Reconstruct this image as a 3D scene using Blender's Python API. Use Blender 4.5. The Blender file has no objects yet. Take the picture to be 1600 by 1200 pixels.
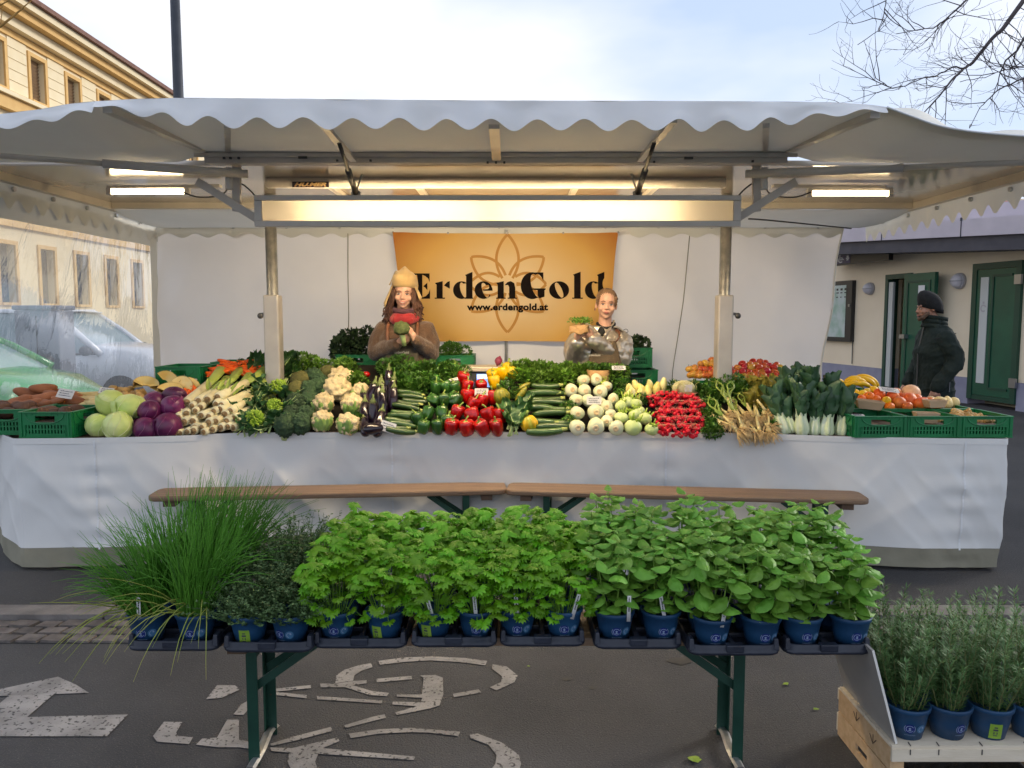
import bpy, bmesh, math, random
from mathutils import Vector, Matrix, noise, Euler
R = random.Random(11)
PI = math.pi
sc = bpy.context.scene
col = sc.collection
V = Vector

# ---------------------------------------------------------------- camera, sky, sun, exposure
CAMH, FPX = 1.63, 1200.0
PITCH = math.atan(105.0 / FPX)
cam = bpy.data.cameras.new('camera')
cam.sensor_width = 36.0
cam.lens = 36.0 * FPX / 1600.0
cam.clip_start = 0.05
cam.clip_end = 2000
camo = bpy.data.objects.new('camera', cam)
col.objects.link(camo)
camo.location = (0, 0, CAMH)
camo.rotation_euler = (PI / 2 - PITCH, 0, 0)
sc.camera = camo

SUN_EL, SUN_AZ = math.radians(24), math.radians(62)     # azimuth clockwise from +Y
world = bpy.data.worlds.new('World')
sc.world = world
world.use_nodes = True
wn, wl = world.node_tree.nodes, world.node_tree.links
wn.clear()
w_out = wn.new('ShaderNodeOutputWorld')
w_sky = wn.new('ShaderNodeTexSky')
w_sky.sky_type = 'NISHITA'
w_sky.sun_disc = False
w_sky.sun_elevation = SUN_EL
w_sky.sun_rotation = SUN_AZ
w_bg1 = wn.new('ShaderNodeBackground')
w_bg1.inputs['Strength'].default_value = 0.13
w_bg2 = wn.new('ShaderNodeBackground')
w_tc = wn.new('ShaderNodeTexCoord')
w_map = wn.new('ShaderNodeMapping')
w_map.inputs['Scale'].default_value = (1.0, 1.0, 2.6)
w_map.inputs['Location'].default_value = (2.3, 0.4, 1.1)
w_no = wn.new('ShaderNodeTexNoise')
w_no.inputs['Scale'].default_value = 1.7
w_no.inputs['Detail'].default_value = 5
w_no.inputs['Roughness'].default_value = 0.5
w_rp = wn.new('ShaderNodeValToRGB')                       # overcast cloud layer, slightly uneven
w_rp.color_ramp.elements[0].position = 0.36
w_rp.color_ramp.elements[0].color = (0.46, 0.56, 0.75, 1)
w_rp.color_ramp.elements[1].position = 0.60
w_rp.color_ramp.elements[1].color = (0.84, 0.84, 0.88, 1)
w_mx = wn.new('ShaderNodeMixShader')
w_mx.inputs[0].default_value = 0.88
w_bg2.inputs['Strength'].default_value = 0.98
wl.new(w_tc.outputs['Generated'], w_map.inputs['Vector'])
wl.new(w_map.outputs[0], w_no.inputs['Vector'])
wl.new(w_no.outputs['Fac'], w_rp.inputs['Fac'])
wl.new(w_rp.outputs['Color'], w_bg2.inputs['Color'])
wl.new(w_sky.outputs[0], w_bg1.inputs['Color'])
wl.new(w_bg1.outputs[0], w_mx.inputs[1])
wl.new(w_bg2.outputs[0], w_mx.inputs[2])
wl.new(w_mx.outputs[0], w_out.inputs['Surface'])

sun = bpy.data.lights.new('sun', 'SUN')
sun.energy = 1.5
sun.angle = math.radians(14)
sun.color = (1.0, 0.93, 0.84)
suno = bpy.data.objects.new('sun', sun)
col.objects.link(suno)
sd = V((math.sin(SUN_AZ) * math.cos(SUN_EL), math.cos(SUN_AZ) * math.cos(SUN_EL), math.sin(SUN_EL)))
suno.rotation_euler = sd.to_track_quat('Z', 'Y').to_euler()

sc.view_settings.view_transform = 'Standard'
sc.view_settings.look = 'None'
sc.view_settings.exposure = 0.50
sc.view_settings.gamma = 1.0
sc.view_settings.use_curve_mapping = False
sc.render.engine = 'CYCLES'
sc.cycles.use_denoising = True
sc.cycles.max_bounces = 6
sc.cycles.diffuse_bounces = 3
sc.cycles.glossy_bounces = 3
sc.cycles.transmission_bounces = 5
sc.cycles.use_adaptive_sampling = True
sc.cycles.adaptive_threshold = 0.02
sc.cycles.transparent_max_bounces = 12
sc.cycles.sample_clamp_indirect = 6.0
sc.cycles.caustics_refractive = True

# ---------------------------------------------------------------- pixel of the photograph -> place in the world
_F = V((0, math.cos(PITCH), -math.sin(PITCH)))
_U = V((0, math.sin(PITCH), math.cos(PITCH)))
def ray(x, y): return _F * FPX + V((1, 0, 0)) * (x - 800) + _U * (600 - y)
def W(x, y, d):                    # point at distance d (world Y)
    r = ray(x, y); t = d / r.y
    return V((r.x * t, d, CAMH + r.z * t))
def Z(x, y, z):                    # point on the level z
    r = ray(x, y); t = (z - CAMH) / r.z
    return V((r.x * t, r.y * t, z))
D0, Z0, DK = 4.99, 0.885, 0.40       # sloping display of the stall
def S(x, y, off=0.0, d0=None):
    r = ray(x, y); m = r.z / r.y; q = D0 if d0 is None else d0
    d = (Z0 - DK * q + off - CAMH) / (m - DK)
    return V((r.x / r.y * d, d, CAMH + m * d))

# ---------------------------------------------------------------- mesh helpers
class MB:
    def __init__(s): s.v = []; s.f = []
    def add(s, vs, fs):
        o = len(s.v); s.v += [tuple(v) for v in vs]; s.f += [tuple(i + o for i in f) for f in fs]
    def box(s, c, sz, rot=None, taper=1.0):
        hx, hy, hz = sz[0] / 2, sz[1] / 2, sz[2] / 2
        vs = []
        for z in (-1, 1):
            t = taper if z > 0 else 1
            for x, y in ((-1, -1), (1, -1), (1, 1), (-1, 1)): vs.append(V((x * hx * t, y * hy * t, z * hz)))
        if rot is not None:
            m = rot if isinstance(rot, Matrix) else Euler(rot).to_matrix()
            vs = [m @ v for v in vs]
        c = V(c); vs = [v + c for v in vs]
        s.add(vs, [(3, 2, 1, 0), (4, 5, 6, 7), (0, 1, 5, 4), (1, 2, 6, 5), (2, 3, 7, 6), (3, 0, 4, 7)])
        return s
    def bbox(s, a, b):
        a, b = V(a), V(b); return s.box((a + b) / 2, [abs(b[i] - a[i]) for i in range(3)])
    def bar(s, a, b, w, h, up=(0, 0, 1)):
        a, b = V(a), V(b); d = (b - a); L = d.length; d.normalize(); u = V(up)
        if abs(d.dot(u)) > .98: u = V((0, 1, 0))
        sx = d.cross(u).normalized(); u = sx.cross(d)
        m = Matrix((sx, d, u)).transposed()
        return s.box((a + b) / 2, (w, L, h), m)
    def tube(s, pts, rad, n=8, caps=True, flat=1.0):
        pts = [V(p) for p in pts]; k = len(pts)
        if not hasattr(rad, '__len__'): rad = [rad] * k
        up = V((0, 0, 1)); vs = []; fs = []; prev = None
        for i, p in enumerate(pts):
            t = (pts[min(i + 1, k - 1)] - pts[max(i - 1, 0)])
            if t.length < 1e-9: t = V((0, 0, 1))
            t.normalize()
            if prev is None:
                a = up if abs(t.dot(up)) < .95 else V((0, 1, 0))
                sx = t.cross(a).normalized()
            else:
                sx = (prev - t * prev.dot(t))
                sx = sx.normalized() if sx.length > 1e-6 else t.orthogonal().normalized()
            prev = sx; sy = t.cross(sx)
            for j in range(n):
                a = 2 * PI * j / n
                vs.append(p + (sx * math.cos(a) + sy * math.sin(a) * flat) * rad[i])
        for i in range(k - 1):
            for j in range(n):
                a, b = i * n + j, i * n + (j + 1) % n
                fs.append((a, b, b + n, a + n))
        if caps:
            fs.append(tuple(range(n - 1, -1, -1))); fs.append(tuple(range((k - 1) * n, k * n)))
        s.add(vs, fs); return s
    def lathe(s, prof, n=16, c=(0, 0, 0), fn=None, m=None):
        c = V(c); vs = []; fs = []; k = len(prof)
        for r, z in prof:
            for j in range(n):
                a = 2 * PI * j / n
                q = r if fn is None else r * fn(a, z)
                p = V((q * math.cos(a), q * math.sin(a), z))
                if m is not None: p = m @ p
                vs.append(p + c)
        for i in range(k - 1):
            for j in range(n):
                a, b = i * n + j, i * n + (j + 1) % n
                fs.append((a, b, b + n, a + n))
        fs.append(tuple(range(n - 1, -1, -1))); fs.append(tuple(range((k - 1) * n, k * n)))
        s.add(vs, fs); return s
    def ell(s, c, r, n=12, k=8, rot=None):
        if not hasattr(r, '__len__'): r = (r, r, r)
        m = None if rot is None else (rot if isinstance(rot, Matrix) else Euler(rot).to_matrix())
        c = V(c); vs = []; fs = []
        for i in range(k + 1):
            t = PI * i / k; rr = max(math.sin(t), .02); z = -math.cos(t)
            for j in range(n):
                a = 2 * PI * j / n
                p = V((r[0] * rr * math.cos(a), r[1] * rr * math.sin(a), r[2] * z))
                vs.append((m @ p if m else p) + c)
        for i in range(k):
            for j in range(n):
                a, b = i * n + j, i * n + (j + 1) % n
                fs.append((a, b, b + n, a + n))
        fs.append(tuple(range(n - 1, -1, -1))); fs.append(tuple(range(k * n, (k + 1) * n)))
        s.add(vs, fs); return s
    def cap(s, pts, rad, n=10):                  # chain of round-ended tapered limbs, for voxel union
        pts = [V(p) for p in pts]
        if not hasattr(rad, '__len__'): rad = [rad] * len(pts)
        for i in range(len(pts) - 1):
            a, b = pts[i], pts[i + 1]
            d = b - a
            if d.length < 1e-6: continue
            s.tube([a, a + d * .5, b], [rad[i], (rad[i] + rad[i + 1]) / 2, rad[i + 1]], n)
        for p, r in zip(pts, rad): s.ell(p, r, n, 8)
        return s
    def grid(s, P, nu, nv):                      # P(u,v) -> point
        vs = [P(i / nu, j / nv) for j in range(nv + 1) for i in range(nu + 1)]
        fs = [(j * (nu + 1) + i, j * (nu + 1) + i + 1, (j + 1) * (nu + 1) + i + 1, (j + 1) * (nu + 1) + i)
              for j in range(nv) for i in range(nu)]
        s.add(vs, fs); return s
    def strip(s, A, B):
        k = len(A); s.add(list(A) + list(B), [(i, i + 1, k + i + 1, k + i) for i in range(k - 1)]); return s
    def prism(s, poly, t, fn):                   # flat polygon (u,v) with thickness: fn(u,v,h) -> point
        n = len(poly)
        vs = [fn(u, v, 0) for u, v in poly] + [fn(u, v, t) for u, v in poly]
        fs = [tuple(range(n)), tuple(range(2 * n - 1, n - 1, -1))] + [(i, (i + 1) % n, n + (i + 1) % n, n + i) for i in range(n)]
        s.add(vs, fs); return s
    def mesh(s, name, smooth=False, m=None):
        me = bpy.data.meshes.new(name)
        me.from_pydata(s.v, [], s.f)
        bm = bmesh.new(); bm.from_mesh(me)
        bmesh.ops.recalc_face_normals(bm, faces=bm.faces)
        bm.to_mesh(me); bm.free()
        if m: me.materials.append(M[m] if isinstance(m, str) else m)
        if smooth: me.polygons.foreach_set('use_smooth', [True] * len(me.polygons))
        me.update(); return me

def link(name, me, parent=None, loc=None, rot=None, scale=None):
    o = bpy.data.objects.new(name, me); col.objects.link(o)
    if parent is not None: o.parent = parent
    if loc is not None: o.location = loc
    if rot is not None: o.rotation_euler = rot
    if scale is not None: o.scale = (scale,) * 3 if not hasattr(scale, '__len__') else scale
    return o
def part(name, mb, m, parent=None, smooth=False, label=None, kind=None, bevel=0, solid=0, sub=0):
    o = link(name, mb.mesh(name, smooth, m), parent)
    if label: o['label'] = label
    if kind: o['kind'] = kind
    if solid:
        q = o.modifiers.new('solid', 'SOLIDIFY'); q.thickness = solid; q.offset = 0
    if bevel:
        q = o.modifiers.new('bevel', 'BEVEL'); q.width = bevel; q.segments = 2; q.limit_method = 'ANGLE'
    if sub:
        q = o.modifiers.new('sub', 'SUBSURF'); q.levels = sub; q.render_levels = sub
    return o
def tag(o, label=None, cat=None, group=None, kind=None):
    for k, v in (('label', label), ('category', cat), ('group', group), ('kind', kind)):
        if v: o[k] = v
    return o
def thing(name, label, cat, loc=(0, 0, 0), rotz=0, group=None):
    o = link(name, None, None, loc, (0, 0, rotz)); o.empty_display_size = .05
    return tag(o, label, cat, group)
def struct(name, mb, m, parent=None, smooth=False):
    o = part(name, mb, m, parent, smooth)
    if parent is None: o['kind'] = 'structure'
    return o
KIDS = {}
def copy_tree(o, parent=None, label=None):
    c = o.copy(); col.objects.link(c)
    if parent is not None: c.parent = parent
    if label: c['label'] = label
    for ch in o.children: copy_tree(ch, c)
    return c
def fbm(p, s=1.0): return noise.noise(V(p) * s)

def voxel(mb, name, vox=.006, smooth_it=6, disp=None, m=None):
    """union of everything in mb as one continuous surface"""
    me = mb.mesh(name + '_src')
    o = bpy.data.objects.new('tmp', me); col.objects.link(o)
    q = o.modifiers.new('r', 'REMESH'); q.mode = 'VOXEL'; q.voxel_size = vox; q.use_smooth_shade = True
    q = o.modifiers.new('s', 'SMOOTH'); q.iterations = smooth_it; q.factor = .5
    dg = bpy.context.evaluated_depsgraph_get()
    out = bpy.data.meshes.new_from_object(o.evaluated_get(dg))
    bpy.data.objects.remove(o); bpy.data.meshes.remove(me)
    out.name = name
    if disp:
        nrm = [v.normal.copy() for v in out.vertices]
        for v, n in zip(out.vertices, nrm): v.co += n * disp(v.co, n)
    out.materials.clear()
    if m: out.materials.append(M[m])
    out.polygons.foreach_set('use_smooth', [True] * len(out.polygons))
    return out

# ---------------------------------------------------------------- materials
M = {}
FRESH = (1.0, 1.0)                        # value and saturation of fresh produce and leaves
def tone(c):
    if FRESH == (1.0, 1.0): return tuple(c)
    l = .3 * c[0] + .59 * c[1] + .11 * c[2]
    return tuple(min(max((l + (x - l) * FRESH[1]) * FRESH[0], .002), .88) for x in c)
def mat(name, c1, c2=None, scale=8, rough=.5, bump=0, bscale=60, metal=0, spec=.5, rnd=0, trans=0, coat=0,
        detail=4, stretch=None, emit=None, lo=.35, hi=.65, sheen=0, hue=0, tcol=None, fleck=None, alpha=None):
    m = bpy.data.materials.new(name); m.use_nodes = True
    nt = m.node_tree; n, l = nt.nodes, nt.links
    b = n['Principled BSDF']; out = n['Material Output']
    b.inputs['Roughness'].default_value = rough
    b.inputs['Metallic'].default_value = metal
    b.inputs['Specular IOR Level'].default_value = spec
    b.inputs['Coat Weight'].default_value = coat
    b.inputs['Coat Roughness'].default_value = .12
    b.inputs['Sheen Weight'].default_value = sheen
    tc = n.new('ShaderNodeTexCoord'); mp = n.new('ShaderNodeMapping')
    l.new(tc.outputs['Object'], mp.inputs['Vector'])
    if stretch: mp.inputs['Scale'].default_value = stretch
    oi = n.new('ShaderNodeObjectInfo')
    cur = None
    c1 = tone(c1) + (1,)
    if c2 is not None:
        c2 = tone(c2) + (1,)
        ad = n.new('ShaderNodeVectorMath'); ad.operation = 'ADD'
        mu = n.new('ShaderNodeVectorMath'); mu.operation = 'SCALE'; mu.inputs['Scale'].default_value = 17.0
        cb = n.new('ShaderNodeCombineXYZ')
        l.new(oi.outputs['Random'], cb.inputs[0]); l.new(oi.outputs['Random'], cb.inputs[2])
        l.new(cb.outputs[0], mu.inputs[0]); l.new(mp.outputs[0], ad.inputs[0]); l.new(mu.outputs[0], ad.inputs[1])
        no = n.new('ShaderNodeTexNoise'); no.inputs['Scale'].default_value = scale; no.inputs['Detail'].default_value = detail
        l.new(ad.outputs[0], no.inputs['Vector'])
        rp = n.new('ShaderNodeValToRGB')
        rp.color_ramp.elements[0].position = lo; rp.color_ramp.elements[0].color = c1
        rp.color_ramp.elements[1].position = hi; rp.color_ramp.elements[1].color = c2
        l.new(no.outputs['Fac'], rp.inputs['Fac']); cur = rp.outputs['Color']
    else:
        rgb = n.new('ShaderNodeRGB'); rgb.outputs[0].default_value = c1; cur = rgb.outputs[0]
    if fleck:                                   # (colour, scale, threshold)
        fn_ = n.new('ShaderNodeTexNoise'); fn_.inputs['Scale'].default_value = fleck[1]; fn_.inputs['Detail'].default_value = 3
        l.new(mp.outputs[0], fn_.inputs['Vector'])
        fr = n.new('ShaderNodeValToRGB'); fr.color_ramp.elements[0].position = fleck[2]; fr.color_ramp.elements[1].position = fleck[2] + .06
        l.new(fn_.outputs['Fac'], fr.inputs['Fac'])
        fm = n.new('ShaderNodeMix'); fm.data_type = 'RGBA'
        l.new(fr.outputs['Color'], fm.inputs['Factor']); l.new(cur, fm.inputs['A'])
        fm.inputs['B'].default_value = tuple(fleck[0]) + (1,); cur = fm.outputs['Result']
    if rnd or hue:
        hs = n.new('ShaderNodeHueSaturation')
        mr = n.new('ShaderNodeMapRange'); mr.inputs['To Min'].default_value = 1 - rnd; mr.inputs['To Max'].default_value = 1 + rnd
        l.new(oi.outputs['Random'], mr.inputs['Value']); l.new(mr.outputs[0], hs.inputs['Value'])
        if hue:
            mh = n.new('ShaderNodeMapRange'); mh.inputs['To Min'].default_value = .5 - hue; mh.inputs['To Max'].default_value = .5 + hue
            l.new(oi.outputs['Random'], mh.inputs['Value']); l.new(mh.outputs[0], hs.inputs['Hue'])
        l.new(cur, hs.inputs['Color']); cur = hs.outputs['Color']
    l.new(cur, b.inputs['Base Color'])
    if bump:
        bn = n.new('ShaderNodeTexNoise'); bn.inputs['Scale'].default_value = bscale; bn.inputs['Detail'].default_value = 5
        l.new(mp.outputs[0], bn.inputs['Vector'])
        bp = n.new('ShaderNodeBump'); bp.inputs['Strength'].default_value = bump; bp.inputs['Distance'].default_value = .01
        l.new(bn.outputs['Fac'], bp.inputs['Height']); l.new(bp.outputs[0], b.inputs['Normal'])
    if trans:
        tr = n.new('ShaderNodeBsdfTranslucent'); ms = n.new('ShaderNodeMixShader'); ms.inputs[0].default_value = trans
        if tcol: tr.inputs['Color'].default_value = tuple(tcol) + (1,)
        else: l.new(cur, tr.inputs['Color'])
        l.new(b.outputs[0], ms.inputs[1]); l.new(tr.outputs[0], ms.inputs[2]); l.new(ms.outputs[0], out.inputs['Surface'])
    if emit:
        b.inputs['Emission Color'].default_value = tuple(emit[0]) + (1,); b.inputs['Emission Strength'].default_value = emit[1]
    M[name] = m
    return m

# setting
mat('asphalt', (.036, .037, .042), (.074, .074, .079), 1.3, .85, .9, 130, fleck=((.15, .145, .14), 190, .62), detail=9, lo=.3, hi=.72)
mat('pavement_asphalt', (.028, .028, .031), (.060, .059, .062), 1.1, .85, .8, 130, fleck=((.12, .12, .12), 190, .63), detail=9, lo=.3, hi=.72)
mat('sett', (.085, .075, .072), (.16, .14, .13), 14, .8, .5, 90, rnd=.28)
mat('kerb', (.12, .11, .105), (.19, .175, .165), 9, .85, .5, 70, rnd=.12)
mat('kerb_joint', (.03, .03, .03), None, rough=.9)
mat('road_paint', (.33, .32, .32), (.20, .195, .195), 7, .85, .4, 120, fleck=((.055, .054, .056), 60, .585), detail=8)
mat('stain', (.02, .02, .021), (.03, .03, .03), 9, .6)
mat('soil_ground', (.05, .045, .03), (.08, .07, .05), 2, .95)
# stall
mat('awning_canvas', (.72, .69, .61), (.65, .62, .55), 1.6, .55, .12, 14, trans=.07, tcol=(.74, .72, .66))
mat('canvas', (.70, .70, .66), (.62, .62, .58), 1.6, .55, .12, 14, trans=.14, tcol=(.74, .72, .66))
mat('valance', (.80, .82, .84), (.74, .76, .79), 3, .55, .1, 14, trans=.15)
mat('back_canvas', (.85, .83, .80), (.76, .74, .715), 1.3, .6, .2, 7, trans=.30, tcol=(.74, .70, .70))
mat('skirt', (.765, .77, .765), (.69, .695, .69), 1.4, .6, .25, 6, trans=.04)
mat('hem', (.21, .20, .15), (.28, .265, .20), 3, .75, .2, 30)
mat('ceiling', (.56, .49, .41), (.50, .44, .37), 1.2, .17, .02, 5, spec=.7, coat=.6)
mat('alu', (.52, .50, .47), (.44, .42, .40), 6, .35, .04, 30, metal=.6)
mat('frame_paint', (.64, .60, .55), (.56, .53, .49), 5, .45, .04, 30)
mat('galvanised', (.42, .43, .43), (.58, .58, .56), 22, .35, .05, 40, metal=.85)
mat('sleeve', (.60, .56, .50), (.52, .48, .43), 6, .4, metal=.35)
mat('steel_dark', (.06, .06, .065), (.10, .10, .10), 12, .45, metal=.5)
mat('cable', (.05, .05, .05), None, rough=.6)
mat('rail', (.70, .62, .50), (.62, .55, .44), 5, .35)
mat('tube_light', (.9, .8, .6), None, emit=((1.0, .78, .46), 15))
mat('box_tube', (.9, .8, .6), None, emit=((1.0, .78, .49), 135))
mat('banner_hook', (.3, .3, .3), None, rough=.4, metal=.8)
mat('ink', (.008, .005, .004), None, rough=.8, spec=.1)
mat('flower_print', (.42, .20, .035), (.46, .23, .05), 4, .7)
mat('sticker_black', (.02, .012, .015), None, rough=.4)
mat('sticker_text', (.62, .40, .16), None, rough=.5)
# furniture
mat('bench_wood', (.17, .105, .062), (.26, .17, .105), 5, .5, .25, 26, stretch=(.5, 9, 9), rnd=.06, fleck=((.13, .07, .035), 9, .64))
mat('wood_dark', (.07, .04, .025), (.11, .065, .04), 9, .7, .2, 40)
mat('green_steel', (.006, .040, .026), (.010, .055, .036), 9, .42, .08, 60, fleck=((.10, .035, .02), 38, .69))
mat('crate_wood', (.55, .36, .19), (.66, .46, .27), 6, .6, .2, 30, stretch=(1, 6, 6), rnd=.1)
mat('crate_white', (.74, .66, .53), (.66, .58, .45), 6, .6, .15, 30, stretch=(1, 6, 6))
mat('grey_board', (.30, .29, .28), (.36, .34, .32), 4, .35, .02, 20)
mat('board_edge', (.75, .74, .70), None, rough=.6)
mat('crate_green', (.004, .15, .045), (.006, .19, .06), 6, .42, .06, 60, rnd=.12)
mat('tray', (.012, .016, .030), (.022, .028, .045), 12, .45, .15, 60)
mat('pot_blue', (.008, .045, .115), (.011, .062, .15), 7, .5, .06, 60, rnd=.12)
mat('emblem_white', (.24, .32, .48), None, rough=.5)
mat('emblem_navy', (.006, .018, .16), None, rough=.5)
mat('emblem_sky', (.05, .15, .28), None, rough=.5)
mat('sticker_lime', (.20, .36, .03), (.26, .42, .05), 20, .5)
mat('label_white', (.72, .72, .72), None, rough=.5)
mat('soil', (.025, .016, .010), (.05, .032, .02), 60, .95, .8, 120)
mat('card', (.72, .70, .68), (.66, .64, .62), 5, .6)
mat('card_ink', (.05, .05, .08), None, rough=.7)
mat('paper_brown', (.50, .30, .13), (.42, .24, .10), 14, .7, .5, 22)
mat('punnet', (.58, .42, .27), (.50, .35, .21), 9, .7, .15, 40)
FRESH = (1.22, 1.10)
# foliage
mat('chive', (.075, .22, .030), (.15, .36, .06), 9, .5, rnd=.25, trans=.3)
mat('chive_dry', (.30, .32, .09), (.22, .28, .06), 5, .6, trans=.2)
mat('thyme', (.045, .085, .030), (.10, .165, .065), 60, .6, trans=.2)
mat('parsley', (.115, .29, .022), (.185, .39, .042), 16, .48, .2, 90, rnd=.25, hue=.012, trans=.34)
mat('parsley_stem', (.13, .27, .035), (.18, .32, .06), 9, .5)
mat('basil', (.105, .235, .040), (.165, .325, .060), 13, .50, .35, 60, rnd=.22, hue=.010, trans=.25, spec=.35)
mat('basil_stem', (.16, .26, .06), (.12, .22, .04), 9, .5)
mat('rosemary', (.055, .125, .040), (.12, .21, .08), 25, .55, trans=.15)
mat('rosemary_stem', (.12, .12, .05), (.17, .18, .08), 9, .6)
mat('bark', (.05, .042, .046), (.075, .065, .068), 12, .9)
mat('bark_gold_lit', (.34, .20, .07), (.26, .15, .05), 12, .9)  # bark with golden light put into its base colour
mat('scrap_leaf', (.16, .25, .035), (.22, .30, .05), 20, .6)
# produce
mat('cabbage', (.46, .56, .17), (.62, .66, .30), 7, .42, .5, 22, rnd=.10, hue=.012)
mat('cabbage_vein', (.70, .72, .42), None, rough=.5)
mat('red_cabbage', (.060, .008, .040), (.12, .018, .075), 9, .32, .4, 20, rnd=.35)
mat('red_cabbage_vein', (.24, .09, .17), None, rough=.45)
mat('leek', (.74, .68, .48), (.66, .58, .36), 12, .45, .2, 40, rnd=.15)
mat('leek_green', (.26, .34, .07), (.36, .42, .11), 9, .5)
mat('leek_root', (.36, .25, .13), (.26, .17, .085), 50, .85, .6, 90)
mat('sweet_potato', (.24, .085, .035), (.31, .12, .055), 12, .65, .4, 40, rnd=.22, fleck=((.12, .05, .03), 40, .66))
mat('potato_dark', (.085, .042, .028), (.13, .065, .040), 14, .75, .4, 50, rnd=.25)
mat('parsnip', (.62, .49, .24), (.52, .38, .17), 12, .6, .3, 50, rnd=.1)
mat('tuber', (.48, .31, .13), (.36, .22, .085), 18, .7, .5, 50, rnd=.22)
mat('pumpkin_flesh', (.70, .48, .16), (.76, .58, .28), 12, .5, .15, 60, rnd=.1)
mat('pumpkin_rind', (.44, .30, .13), (.55, .36, .15), 6, .5, rnd=.1)
mat('carrot', (.70, .13, .015), (.60, .085, .012), 14, .45, .2, 60, rnd=.18)
mat('broccoli', (.016, .038, .018), (.036, .075, .030), 45, .75, 1.0, 150, rnd=.25)
mat('broccoli_brown', (.075, .075, .022), (.12, .115, .038), 45, .75, 1.0, 150, rnd=.1)
mat('brassica_leaf', (.028, .080, .026), (.055, .13, .045), 9, .5, .5, 36, rnd=.25, trans=.12)
mat('romanesco', (.20, .32, .04), (.30, .42, .07), 22, .6, .8, 130)
mat('cauliflower', (.60, .50, .32), (.52, .42, .24), 22, .65, .9, 110, rnd=.08)
mat('cauli_leaf', (.16, .27, .065), (.30, .42, .15), 9, .5, .3, 30, rnd=.2, trans=.15)
mat('chard_leaf', (.020, .062, .018), (.042, .105, .030), 9, .42, .5, 28, rnd=.25, trans=.15)
mat('chard_rib', (.42, .50, .24), (.32, .42, .16), 9, .5)
mat('herb_leaf', (.030, .085, .014), (.070, .165, .026), 30, .5, rnd=.2, trans=.2)
mat('celery_leaf', (.07, .15, .022), (.13, .24, .04), 30, .5, rnd=.2, trans=.2)
mat('kale', (.014, .032, .014), (.034, .066, .024), 30, .6, rnd=.2, trans=.1)
mat('eggplant', (.006, .003, .008), (.012, .005, .014), 6, .18, coat=.3)
mat('calyx', (.09, .12, .035), (.14, .17, .06), 18, .6)
mat('zucchini', (.020, .048, .012), (.045, .085, .022), 30, .28, .1, 50, rnd=.3, coat=.2, stretch=(1, 6, 6))
mat('zucchini_end', (.36, .38, .14), (.28, .32, .1), 20, .5)
mat('pepper_red', (.33, .010, .010), (.25, .006, .008), 6, .20, .05, 12, rnd=.14, coat=.4)
mat('pepper_green', (.018, .060, .012), (.030, .085, .018), 6, .20, .05, 12, rnd=.25, coat=.35)
mat('pepper_yellow', (.66, .40, .02), (.58, .32, .015), 6, .22, .05, 12, rnd=.1, coat=.35)
mat('pepper_stem', (.15, .22, .045), (.22, .28, .07), 20, .55)
mat('squash', (.10, .12, .02), (.26, .22, .03), 16, .4, .1, 30, stretch=(5, 5, .6), rnd=.1)
mat('squash_gold', (.66, .38, .03), (.30, .30, .04), 7, .4, .1, 30, stretch=(4, 4, .5))
mat('fennel', (.62, .62, .45), (.53, .55, .35), 7, .4, .2, 30, rnd=.08)
mat('fennel_cut', (.50, .36, .20), (.62, .52, .34), 40, .65, .3, 60)
mat('fennel_green', (.28, .40, .06), (.36, .46, .1), 20, .5, trans=.15)
mat('kohlrabi', (.42, .52, .20), (.54, .60, .30), 6, .45, .1, 30, rnd=.12)
mat('chicory', (.72, .62, .20), (.74, .68, .38), 9, .42, .2, 30, rnd=.1)
mat('radish', (.56, .020, .035), (.44, .012, .030), 9, .38, rnd=.2)
mat('radish_root', (.56, .22, .18), (.46, .26, .16), 20, .6)
mat('onion_white', (.68, .60, .34), (.58, .48, .22), 12, .45, rnd=.1)
mat('onion_root', (.66, .50, .28), (.56, .40, .20), 30, .8)
mat('onion_green', (.13, .22, .045), (.30, .36, .08), 9, .5, trans=.12)
mat('pak_stem', (.66, .70, .54), (.52, .60, .36), 7, .4, .15, 30, stretch=(8, 8, 1), rnd=.08)
mat('pak_leaf', (.022, .060, .026), (.050, .105, .046), 9, .42, .45, 30, rnd=.22, trans=.1)
mat('oak_lettuce', (.17, .16, .035), (.28, .24, .055), 9, .5, .4, 30, rnd=.2, trans=.2)
mat('apple', (.36, .022, .018), (.42, .12, .035), 5, .32, .1, 30, rnd=.15, hue=.02, lo=.45, hi=.75, stretch=(1.2, 1.2, .8))
mat('apple_mixed', (.38, .06, .025), (.46, .26, .06), 4, .32, .1, 30, rnd=.15, hue=.02)
mat('orange_fruit', (.74, .17, .012), (.66, .13, .010), 9, .42, .35, 190, rnd=.1, hue=.012)
mat('lemon', (.76, .48, .03), (.70, .40, .02), 9, .42, .3, 160, rnd=.06)
mat('grapefruit', (.52, .07, .025), (.62, .22, .06), 6, .42, .25, 160, rnd=.12)
mat('pale_fruit', (.66, .36, .20), (.70, .46, .28), 12, .5, .4, 60)
mat('banana', (.70, .44, .035), (.62, .36, .025), 9, .45, rnd=.06, fleck=((.22, .12, .03), 26, .70))
mat('banana_tip', (.10, .07, .03), None, rough=.7)
mat('bag_film', (.55, .52, .34), (.45, .42, .24), 8, .3, .4, 30)
mat('sprout', (.42, .42, .14), (.52, .50, .24), 30, .5)
mat('purple_onion', (.14, .02, .045), (.20, .04, .07), 8, .35)
mat('screen', (.05, .12, .4), None, emit=((.22, .42, 1.0), .9))
mat('screen_white', (.6, .7, .8), None, emit=((.75, .88, 1.0), 1.0))
mat('scale_top', (.55, .48, .38), None, rough=.4, metal=.2)
FRESH = (1.0, 1.0)
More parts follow.
